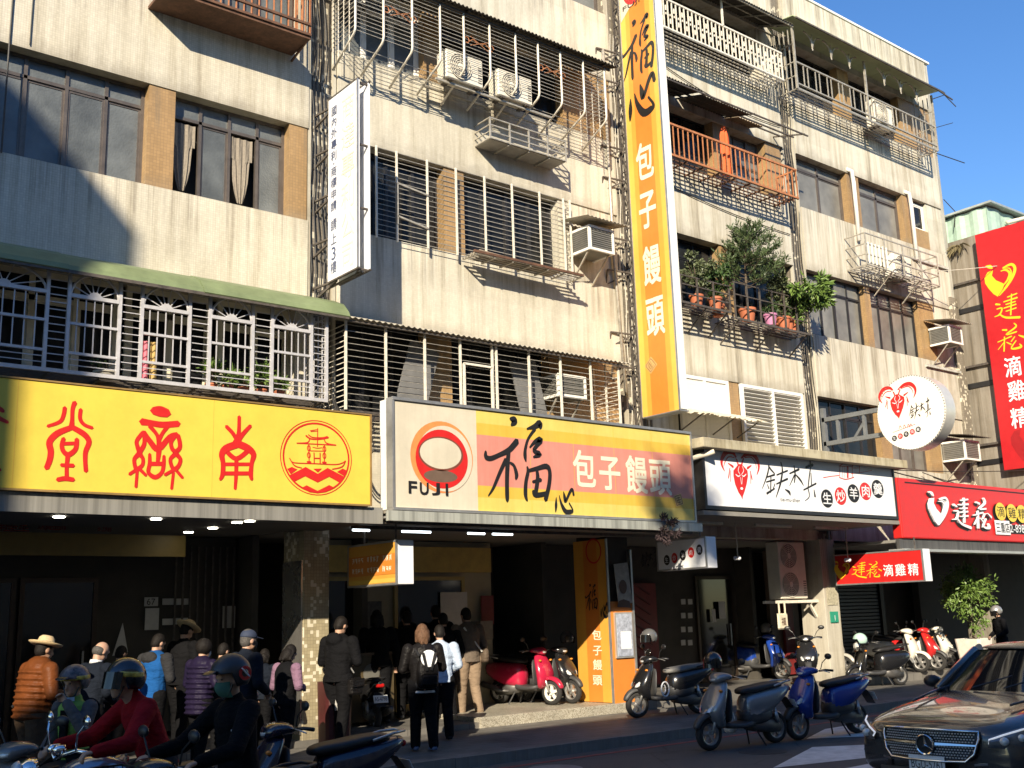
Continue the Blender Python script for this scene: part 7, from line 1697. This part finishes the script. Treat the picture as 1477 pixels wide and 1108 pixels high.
def person(label, pos, yaw, H=1.7, pose='stand', arms='phone', lean=.06, top=None, legs=None, skin=None, hair=HAIR_B, hairstyle='short', shoes=None, build=1.0, puffer=False, hood=False, collar=None, vest=None, headturn=0., nod=.25, mask=None, long=0, helm=None, hat=None, sleeve=None, grips=None, hip=None, stride=.08, name='person'):
    if not helm: build *= 1.17
    skin = skin or SKIN; shoes = shoes or mat('dark shoes', (.02, .02, .022), .6); k = H/1.72
    t = thing(name, label, 'person', pos, yaw); t.scale = (k,)*3
    hz = .92; base = Vector((0, 0, hz))
    if hip: base = Vector(hip)/k
    rl = Matrix.Rotation(lean, 3, 'Y')
    U = lambda x, y, z: base + rl @ Vector((x, y, z-hz))      # upper body, leaning from the hips
    sh = [U(0, s_*.185*build, 1.395) for s_ in (1, -1)]; neck = U(-.01, 0, 1.44); hd = U(.03, 0, 1.615)
    hr = Matrix.Rotation(headturn, 3, 'Z') @ Matrix.Rotation(lean*.4+nod, 3, 'Y'); HP = lambda x, y, z: hd + hr @ Vector((x, y, z))
    A = []
    for i, s_ in enumerate((1, -1)):
        a_ = arms[i] if isinstance(arms, (tuple, list)) else arms
        if grips: w_ = Vector((grips[0], s_*grips[1], grips[2]))/k; m_ = sh[i].lerp(w_, .5); e = m_+Vector((-.03, s_*.09, -.10))
        elif a_ == 'down': e, w_ = U(-.03, s_*.25*build, 1.12), U(.04, s_*.25*build, .87)
        elif a_ == 'phone': e, w_ = U(.02, s_*.25*build, 1.13), U(.27, s_*.09, 1.14)
        elif a_ == 'hold': e, w_ = U(.0, s_*.25*build, 1.12), U(.22, s_*.16, 1.02)
        elif a_ == 'face': e, w_ = U(.16, s_*.25, 1.2), U(.19, s_*.06, 1.46)
        elif a_ == 'pocket': e, w_ = U(-.06, s_*.28*build, 1.13), U(.08, s_*.2*build, .93)
        A.append((sh[i], e, w_))
    Lg = []
    for i, s_ in enumerate((1, -1)):
        h_ = base+Vector((0, s_*.092*build, -.02))
        if pose == 'stand': Lg.append((h_, Vector((.03+s_*stride*.4, s_*.10, .48)), Vector((-.02+s_*stride, s_*.11, .075))))
        else: Lg.append((h_, Vector(pose[0])*Vector((1, 1, 1)).x/k if False else Vector((pose[0][0], s_*pose[0][1], pose[0][2]))/k, Vector((pose[1][0], s_*pose[1][1], pose[1][2]))/k))
    # --- body
    b = Caps()
    b.cap(U(0, 0, .93), U(0, 0, 1.08), .14, .125, .75).cap(U(0, 0, 1.08), U(0, 0, 1.32), .125, .15, .72).cap(U(0, .09, 1.37), U(0, -.09, 1.37), .075, .075)
    b.cap(neck-Vector((0, 0, .04)), hd-hr @ Vector((.02, 0, .06)), .055, .052)
    b.sphere(HP(-.005, 0, .02), (.098, .077, .105), 16, 10, hr); b.sphere(HP(.03, 0, -.045), (.066, .058, .072), 14, 8, hr); b.sphere(HP(.055, 0, -.085), (.035, .036, .03), 10, 6, hr)
    b.cap(HP(.088, 0, .015), HP(.108, 0, -.03), .010, .015); b.cap(HP(.083, .018, -.062), HP(.083, -.018, -.062), .011, .011)
    for s_ in (1, -1): b.sphere(HP(-.005, s_*.079, -.01), (.024, .012, .034), 10, 6, hr); b.cap(HP(.083, s_*.048, .038), HP(.09, s_*.018, .034), .010, .010)
    for S_, E_, W_ in A:
        b.cap(S_, E_, .047, .040).cap(E_, W_, .040, .027)
        d = (W_-E_).normalized(); sd = Vector((0, 1, 0)) if abs(d.y) < .8 else Vector((1, 0, 0)); sd = (sd-d*sd.dot(d)).normalized(); nn = d.cross(sd)
        if nn.z > 0: nn = -nn
        pc = W_+d*.055; b.cap(W_+d*.015, pc, .030, .036, .5); curl = .75 if grips or arms != 'down' else .3
        for q in range(4):
            o_ = sd*(-.027+.018*q); l = (.036, .042, .040, .030)[q]; p0 = pc+o_+d*.018; p1 = p0+d*l*.8+nn*l*curl; p2 = p1+nn*l*.9-d*l*curl*.5
            b.cap(p0, p1, .0105, .0095, 1, 8).cap(p1, p2, .0095, .0085, 1, 8)
        tsd = -1 if S_.y > 0 else 1
        th = W_+d*.03+sd*tsd*.030; b.cap(th, th+sd*tsd*.022+d*.028+nn*.012, .012, .0105, 1, 8).cap(th+sd*tsd*.022+d*.028+nn*.012, th+sd*tsd*.012+d*.05+nn*.03, .0105, .009, 1, 8)
    for h_, n_, a_ in Lg: b.cap(h_, n_, .082, .055).cap(n_, a_, .055, .036).cap(a_+Vector((0, 0, -.02)), a_+Vector((.10, 0, -.045)), .034, .028)
    body = fuse(b, 'body', skin, t, .0115)
    for s_ in (1, -1):     # eyes
        MB().sphere(HP(.084, s_*.032, .018), (.007, .010, .006), 8, 5, hr).build('eye', INK, body)
    # --- clothes
    j = Caps(); g_ = .022
    hemz = .86-long
    if puffer:
        zs_ = span(hemz+.02, 1.36, int((1.36-hemz)/.062))
        for z in zs_: q = (z-hemz)/(1.4-hemz); j.sphere(U(-.005, 0, z), ((.155+.012*math.sin(q*3))*build, (.20+.015*q)*build, .046), 16, 6, rl)
        j.cap(U(0, 0, hemz), U(0, 0, 1.34), .155*build, .17*build, .78, 14, True); j.cap(U(0, .1*build, 1.375), U(0, -.1*build, 1.375), .085, .085)
    else:
        j.cap(U(0, 0, hemz-.0), U(0, 0, 1.06), .172*build, .158*build, .80, 14, True).cap(U(0, 0, 1.06), U(0, 0, 1.30), .158*build, .178*build, .76).cap(U(0, .10*build, 1.37), U(0, -.10*build, 1.37), .088, .088)
        if long: j.cap(U(0, 0, hemz-.02), U(0, 0, 1.0), .19*build, .165*build, .82, 14, True)
    j.cap(neck-Vector((0, 0, .05)), neck+rl @ Vector((.005, 0, .035)), .085, .068)
    if hood: j.sphere(U(-.115, 0, 1.43), (.085, .14, .10), 14, 8, rl)
    sl = Caps() if sleeve else j
    for S_, E_, W_ in A:
        if puffer:
            for P_, Q_, r0, r1, n_ in ((S_, E_, .082, .072, 5), (E_, W_, .070, .056, 4)):
                for i in range(n_): q = i/n_; c_ = P_.lerp(Q_, q+.08); sl.sphere(c_, r0+(r1-r0)*q, 12, 7)
        sl.cap(S_, E_, .080*build**.6, .068).cap(E_, W_-(W_-E_)*.06, .068, .052)
    fuse(j, 'jacket' if not vest or True else 'vest', top, t, .0145)
    if sleeve: fuse(sl, 'sleeves', sleeve, t, .0145)
    if legs is not None:
        p_ = Caps(); p_.cap(base+Vector((0, .05, .02)), base+Vector((0, -.05, .02)), .135, .135, .85)
        for h_, n_, a_ in Lg: p_.cap(h_+Vector((0, 0, -.01)), n_, .112*build**.6, .086).cap(n_, a_+Vector((0, 0, .02)), .086, .074, 1, 12, False)
        fuse(p_, 'trousers', legs, t, .0155)
    for h_, n_, a_ in Lg:
        f_ = MB(); rg = []
        for x, w_, hh, z in ((-.065, .03, .035, -.03), (-.045, .040, .05, -.025), (.0, .042, .055, -.02), (.08, .047, .034, -.04), (.15, .042, .026, -.048), (.185, .02, .014, -.055)): rg.append([(a_.x+x, a_.y+w_*math.cos(q), a_.z+z+hh*max(-.5, math.sin(q))) for q in (2*PI*i/12 for i in range(12))])
        f_.rings(rg).build('shoe', shoes, t, smooth=True)
    # --- hair, hats, masks
    if hair and not helm:
        h = Caps()
        h.sphere(HP(-.018, 0, .035), (.100, .086, .104), 16, 9, hr); h.sphere(HP(-.04, 0, -.01), (.075, .078, .085), 14, 8, hr)
        if hairstyle == 'bob': h.sphere(HP(-.045, 0, -.05), (.085, .105, .12), 14, 9, hr); h.cap(HP(-.02, .075, .02), HP(-.015, .09, -.11), .035, .025).cap(HP(-.02, -.075, .02), HP(-.015, -.09, -.11), .035, .025).cap(HP(-.075, .03, -.02), HP(-.085, .03, -.15), .05, .03).cap(HP(-.075, -.03, -.02), HP(-.085, -.03, -.15), .05, .03)
        if hairstyle == 'puffy': h.sphere(HP(-.03, 0, .03), (.125, .12, .125), 14, 9, hr)
        if hairstyle == 'thin': h = Caps(); h.sphere(HP(-.035, 0, -.012), (.082, .086, .07), 14, 8, hr)
        fuse(h, 'hair', hair, t, .012, 2)
    if collar: MB().lathe([(.068, -.02), (.082, -.03), (.075, .03), (.062, .03)], neck+Vector((0, 0, .04)), 'z', 16, rl, closed=True).build('collar', collar, t, smooth=True)
    if mask: MB().rings([[HP(r0*math.cos(a)+dx, .082*math.sin(a), z) for a in span(-1.2, 1.2, 9)] for z, r0, dx in ((.0, .108, 0), (-.03, .125, 0), (-.065, .118, 0), (-.10, .09, .0), (-.118, .06, .0))], cap=False, closed=False).build('face_mask', mask, t, smooth=True)
    if hat == 'straw':
        ST = mat('straw', (.50, .37, .20), .8, 0, .2, 60); o = MB().lathe([(.001, .125), (.06, .125), (.085, .10), (.10, .03), (.15, .025), (.185, .045), (.185, .038), (.15, .015), (.10, .015), (.001, .02)], HP(-.01, 0, .03), 'z', 26, hr).build('straw_hat', ST, t, smooth=True)
        MB().lathe([(.1, .03), (.104, .03), (.101, .058), (.097, .058)], HP(-.01, 0, .03), 'z', 26, hr, closed=True).build('hat_band', BLACK, o)
    if hat == 'cap':
        CP_ = mat('navy cap', (.02, .03, .06), .8); o = MB().sphere(HP(-.01, 0, .045), (.108, .09, .09), 16, 9, hr, PI*.45, PI).build('cap', CP_, t, smooth=True)
        MB().rings([[HP(.07, -.07, .05), HP(.07, .07, .05), HP(.07, .07, .042), HP(.07, -.07, .042)], [HP(.17, -.05, .04), HP(.17, .05, .04), HP(.17, .05, .034), HP(.17, -.05, .034)]]).build('brim', CP_, o)
    if helm:
        o = helmet_obj(None, None, helm['col'], par=t, r=.142, visor=helm.get('visor', False), peak=helm.get('peak', False), band=helm.get('band')); o.location = HP(-.005, 0, .03); o.rotation_euler = hr.to_euler()
        for s_ in (1, -1): MB().tube([HP(.03, s_*.09, -.02), HP(.05, s_*.06, -.10), HP(.06, 0, -.125)], .008, 5).build('chin_strap', BLACK, o).matrix_parent_inverse = (Matrix.Translation(o.location) @ o.rotation_euler.to_matrix().to_4x4()).inverted()
    t['_head'] = 0
    return t, U, HP, A

def put(px, py_top, dep, zg):
    """stand a person under this pixel at this depth; returns place and height"""
    q = at_d(px, py_top, dep); return Vector((q.x, q.y, zg)), q.z-zg
PUF_O = cloth('rust orange quilted nylon', (.115, .035, .010), .45, .25); PUF_P = cloth('dark purple quilted nylon', (.013, .009, .026), .45, .25); BLK = cloth('black cloth', (.0055, .0055, .0065)); DNAVY = cloth('dark navy cloth', (.008, .011, .018)); BLUEJ = cloth('bright blue cloth', (.009, .065, .21)); GREYC = cloth('charcoal cloth', (.025, .025, .027)); BROWNT = cloth('brown trousers cloth', (.07, .045, .028)); TAUPE = cloth('taupe cloth', (.12, .095, .075)); KHAKI = cloth('khaki trousers cloth', (.22, .16, .11)); LILAC = cloth('lilac knit', (.19, .11, .16)); REDJ = cloth('red jacket cloth', (.25, .008, .012)); LBLUE = cloth('pale blue striped cloth', (.40, .48, .60)); HIVIS = cloth('lime safety vest', (.20, .36, .08), .6); GREYJ = cloth('grey jacket cloth', (.09, .085, .085)); LEATH = cloth('black leather', (.010, .009, .009), .35, .4); WHITE_C = cloth('white cloth', (.6, .6, .6))
def strap(par_t, U, a, b, m_, w_=.03, name='strap'): MB().tube([U(*a), U((a[0]+b[0])/2+(.0), (a[1]+b[1])/2, (a[2]+b[2])/2), U(*b)], w_/2, 6).build(name, m_, par_t)
VIEW = math.atan2(CF.y, CF.x)        # the way the camera looks, as a yaw
# yaw 0 faces along the street to the right, pi/2 faces the shops
P1, h = put(52, 919, 12.0, ZSW); o, U, HP, A = person('person in a rust orange quilted jacket and a straw hat with a dark band', P1, .25, h-.03, arms='phone', top=PUF_O, legs=BROWNT, hat='straw', puffer=True, skin=SKIN_D, lean=.12, build=1.08, nod=.2)
strap(o, U, (.0, -.16, 1.42), (-.15, .16, .98), BLACK, .03)
P2, h = put(133, 927, 12.9, ZSW); person('balding person in a dark sweater with a white shirt collar', P2, .3, h, arms='hold', top=DNAVY, legs=BLK, hair=HAIR_G, hairstyle='thin', collar=WHITE_C, lean=.15, nod=.5)
P3, h = put(222, 917, 14.2, .12); o, U, HP, A = person('person in a bright blue jacket with charcoal hood and sleeves', P3, .35, h, arms='phone', top=BLUEJ, legs=BLK, sleeve=GREYC, lean=.08, nod=.45, build=1.1)
q = Caps(); q.cap(U(0, .1, 1.385), U(0, -.1, 1.385), .10, .10).sphere(U(-.10, 0, 1.40), (.09, .15, .10)); fuse(q, 'hood', GREYC, o)
P4, h = put(262, 899, 15.6, .12); person('person in dark clothes and a wide straw hat, deepest in the left queue', P4, .3, h, arms='phone', top=BLK, legs=BLK, hat='straw', nod=.5, lean=.1)
P5, h = put(290, 926, 13.7, .12); person('person in a dark purple quilted coat with puffy dark hair', P5, .35, h, arms='phone', top=PUF_P, legs=BLK, puffer=True, long=.15, hairstyle='puffy', mask=WHITE_C, nod=.35)
P6, h = put(352, 911, 13.0, ZSW); person('person in a navy cap and dark jacket wearing a mask', P6, .15, h, arms='hold', top=DNAVY, legs=BLK, hat='cap', hair=HAIR_G, mask=GREYC, nod=.1)
P7, h = put(410, 932, 14.2, ZSW); o, U, HP, A = person('person in a black vest with lilac sleeves next to the tiled column', P7, .2, h, arms='phone', top=BLK, sleeve=LILAC, legs=BLK, hairstyle='bob', lean=.12, nod=.55)
P8, h = put(488, 892, 16.1, ZSW); o, U, HP, A = person('person in a black hooded top carrying a black shoulder bag, looking at a phone', P8, .35, h, arms='phone', top=BLK, legs=BLK, hood=True, nod=.5, lean=.04, build=1.08)
strap(o, U, (.02, .15, 1.44), (.05, -.24, .98), BLACK, .03)
bp = P8+Matrix.Rotation(.35, 3, 'Z') @ Vector((.03, -.30, .86)); bg_ = thing('shoulder_bag', 'black shoulder bag hanging at the side of the person in the black hooded top', 'bag', bp, .35)
MB().cbox((0, 0, 0), (.30, .10, .24), bev=.03).build('bag', LEATH, bg_); MB().cbox((0, -.055, .05), (.28, .02, .12), bev=.008).build('flap', LEATH, bg_)
ph = P8+Matrix.Rotation(.35, 3, 'Z') @ (A[0][2]*(h/1.72)+Vector((.09, -.06, .05))); tg = thing('phone', 'phone held by the person in the black hooded top', 'phone', ph, .35); MB().cbox((0, 0, 0), (.075, .15, .009), Matrix.Rotation(.5, 3, 'Y'), bev=.003).build('casing', BLACK, tg)
P9 = at_z(612, 1084, ZSW); dep9 = (P9-Vector((0, 0, CAMZ))).dot(CF); h9 = at_d(606, 903, dep9).z-ZSW
o, U, HP, A = person('person with brown bobbed hair in a black leather jacket, seen from behind', P9, 1.25, h9, arms='phone', top=LEATH, legs=BLK, hair=HAIR_BR, hairstyle='bob', lean=.02, nod=.15, shoes=mat('blue sneakers', (.08, .12, .22), .6))
MB().lathe([(.16, .0), (.175, .0), (.17, .03), (.155, .03)], U(0, 0, .80), 'z', 20, closed=True).build('shirt_hem', WHITE_C, o)
kk9 = h9/1.72; bk = thing('backpack', 'black backpack with a white round patch on the back of the brown-haired person', 'backpack', P9+Matrix.Rotation(1.25, 3, 'Z') @ Vector((-.22*kk9, 0, 1.08*kk9)), 1.25)
MB().rings([superring(-.0, 0, z, w_, d_, 'xy', 16, 3.2) for z, w_, d_ in ((-.22, .10, .06), (-.20, .15, .09), (0, .165, .10), (.15, .14, .08), (.24, .08, .05))]).build('sack', LEATH, bk, smooth=True, sub=1); MB().cbox((-.1, 0, -.1), (.06, .24, .16), bev=.025).build('pocket', LEATH, bk)
MB().lathe([(.001, -.002), (.115, -.002), (.115, .004), (.001, .004)], (-.085, 0, .19), 'x', 28, Matrix.Rotation(.18, 3, 'Y')).build('patch', SIGN_W, bk)
for s_ in (-1, 1): MB().tube([(.03, s_*.10, .22), (.12, s_*.13, .30), (.24, s_*.13, .18), (.2, s_*.14, -.1), (.05, s_*.13, -.2)], .018, 6).tube([(-.10, s_*.03, .03), (-.11, s_*.09, .27)], .022, 6).build('strap', BLACK, bk)
P10 = at_z(637, 1068, ZSW); dep = (P10-Vector((0, 0, CAMZ))).dot(CF); h = at_d(637, 904, dep).z-ZSW
o, U, HP, A = person('person in a pale blue top with white stripes on the sleeve, behind the backpack', P10, 1.1, h, arms='hold', top=LBLUE, legs=BLK, lean=.03, shoes=GREYC)
for S_, E_, W_ in A[1:]:
    for q in (.1, .35, .6): c_ = E_.lerp(W_, q); MB().lathe([(.056, -.012), (.061, -.012), (.061, .012), (.056, .012)], c_, 'x', 14, (W_-E_).to_track_quat('X', 'Z').to_matrix(), closed=True).build('sleeve_stripe', WHITE_C, o)
P11 = at_z(655, 1038, .12); dep = (P11-Vector((0, 0, CAMZ))).dot(CF); h = at_d(640, 886, dep).z-.12
person('person in a long black coat with dark hair standing by the shop poster', P11+Vector((.0, .25, 0)), 1.2, h, arms='down', top=BLK, legs=BLK, long=.3, hairstyle='short', shoes=BLACK, build=1.0)
P12 = at_z(678, 1034, .12); dep = (P12-Vector((0, 0, CAMZ))).dot(CF); h = at_d(660, 879, dep).z-.12
o, U, HP, A = person('person in a taupe jacket and khaki trousers with a shoulder bag', P12, 1.5, h, arms=('down', 'hold'), top=TAUPE, legs=KHAKI, hood=False, shoes=mat('black sneakers', (.03, .03, .03), .6), nod=.2, build=1.05, stride=.1)
strap(o, U, (-.12, .14, 1.42), (-.15, -.17, 1.02), PAPER, .03)
b12 = P12+Matrix.Rotation(1.5, 3, 'Z') @ Vector((-.08, -.24, .98))*(h/1.72); bg_ = thing('shoulder_bag', 'taupe shoulder bag at the hip of the person in khaki trousers', 'bag', b12, 1.5)
MB().rings([superring(0, 0, z, w_, d_, 'xy', 14, 3) for z, w_, d_ in ((-.14, .04, .08), (-.10, .06, .13), (.06, .06, .13), (.12, .03, .1))]).build('bag', cloth('taupe leather', (.10, .075, .055), .5), bg_, smooth=True)
for px, pt, dep, lab, hs in ((588, 884, 19.2, 'person in dark clothes inside the bun shop arcade, seen dimly behind the queue', 'short'), (630, 875, 19.8, 'tall person in dark clothes deep inside the arcade beside the yellow door frame', 'short'), (545, 882, 18.6, 'person in dark clothes near the dim counter of the bun shop', 'bob')):
    P_, h = put(px, pt, dep, .12); person(lab, P_, 1.3, h, arms='down', top=BLK, legs=BLK, hairstyle=hs, nod=.2)
for px, pt, dep, lab, hs, tp in ((170, 934, 14.8, 'person in dark charcoal clothes half hidden between the balding person and the blue jacket', 'short', GREYC), (318, 930, 14.6, 'person in black beside the purple quilted coat, half hidden', 'short', BLK), (378, 938, 15.2, 'person in dark navy behind the person in the black vest', 'bob', DNAVY)):
    P_, h = put(px, pt, dep, .12); person(lab, P_, .5, h, arms='hold', top=tp, legs=BLK, hairstyle=hs, nod=.35, lean=.08)
P_, h = put(1440, 878, 24.5, ZAR); person('person in a dark jacket and silver helmet beyond the sedan', P_, 2.6, h, arms='hold', top=BLK, legs=BLK, helm={'col': _M['silver helmet paint'], 'visor': True})

# --- riders in the near lane, heading left
dB = at_d(347, 1000, 7.9); yawB = PI+.12
sB = scooter('black scooter with a wire basket ridden by the person in a black jacket', Vector((dB.x, dB.y, ZRD))+Vector((math.cos(yawB), math.sin(yawB), 0))*.95, Vector((dB.x, dB.y, ZRD))+Vector((math.cos(yawB), math.sin(yawB), 0))*-.31, P_BLACK, 'sport', group='ridden scooters', basket=True, plate='NRB-602')
def seat(bike, x): return bike.location+Matrix.Rotation(bike.rotation_euler.z, 3, 'Z') @ Vector((x, 0, 0))
HEL = paint('matt black helmet', (.035, .03, .028), .45, .1)
o, U, HP, A = person('person in a black jacket and a black peaked helmet riding a scooter', seat(sB, -.32), yawB, 1.64, pose=((.42, .19, .62), (.50, .17, .40)), lean=.1, grips=(.52, .34, 1.02), hip=(0, 0, .86), top=BLK, legs=BLK, helm={'col': HEL, 'peak': HEL, 'visor': False}, mask=mat('green mask', (.05, .14, .10), .8), nod=.06, build=1.1)
for s_ in (1,):
    q = MB().lathe([(.030, 0), (.052, 0), (.052, .004), (.030, .004)], HP(-.05, .145, .05), 'y', 24, closed=True).build('helmet_badge', RED, o)
    q = MB().bar(HP(-.08, .152, .02), HP(-.02, .152, .09), .022, .006).build('helmet_badge', SIGN_W, o)
    MB().bar(U(.10, .185, 1.10), U(.14, .185, 1.28), .045, .006).build('jacket_print', SIGN_W, o)
dR = at_d(228, 1010, 8.4); yawR = PI+.05
mR = motorcycle('silver motorcycle with chrome headlight ridden by the person in the red jacket', Vector((dR.x, dR.y, ZRD))+Vector((math.cos(yawR), math.sin(yawR), 0))*.32, yawR, paint('silver blue tank paint', (.30, .33, .38), .2, .8, .6))
bn = mat('yellow blue helmet pattern', (.5, .36, .06), .35, 0, .9, 14)
person('person in a red jacket and a dark full helmet leaning over a motorcycle', seat(mR, -.34), yawR, 1.66, pose=((.45, .22, .66), (.22, .21, .36)), lean=.42, grips=(.64, .37, 1.06), hip=(0, 0, .90), top=REDJ, legs=GREYC, helm={'col': P_BLACK, 'visor': True, 'band': bn}, nod=-.25, build=1.05)
dG = at_d(106, 1010, 9.4); yawG = PI+.55
sG = scooter('dark scooter ridden by the person in a lime safety vest', Vector((dG.x, dG.y, ZRD))+Vector((math.cos(yawG), math.sin(yawG), 0))*.9, Vector((dG.x, dG.y, ZRD))+Vector((math.cos(yawG), math.sin(yawG), 0))*-.36, P_GREY, 'sport', group='ridden scooters', plate='MSB-118')
o, U, HP, A = person('person in a lime safety vest and patterned helmet, hand raised to the face', seat(sG, -.3), yawG, 1.5, pose=((.40, .19, .62), (.48, .17, .40)), lean=.02, arms=('face', 'hold'), hip=(0, 0, .84), top=HIVIS, sleeve=GREYJ, legs=BLK, helm={'col': mat('gold blue helmet pattern', (.12, .10, .10), .35, 0, .9, 20), 'peak': P_NAVY, 'band': bn}, nod=.05)
MB().bar(U(.16, 0, .95), U(.14, 0, 1.38), .08, .03).build('dark_front', BLK, o); MB().rings([[HP(.115*math.cos(a), .08*math.sin(a), z) for a in span(-1, 1, 7)] for z in (-.11, -.15)], cap=False, closed=False).build('face_mask', mat('pale blue mask', (.4, .55, .65), .8), o)
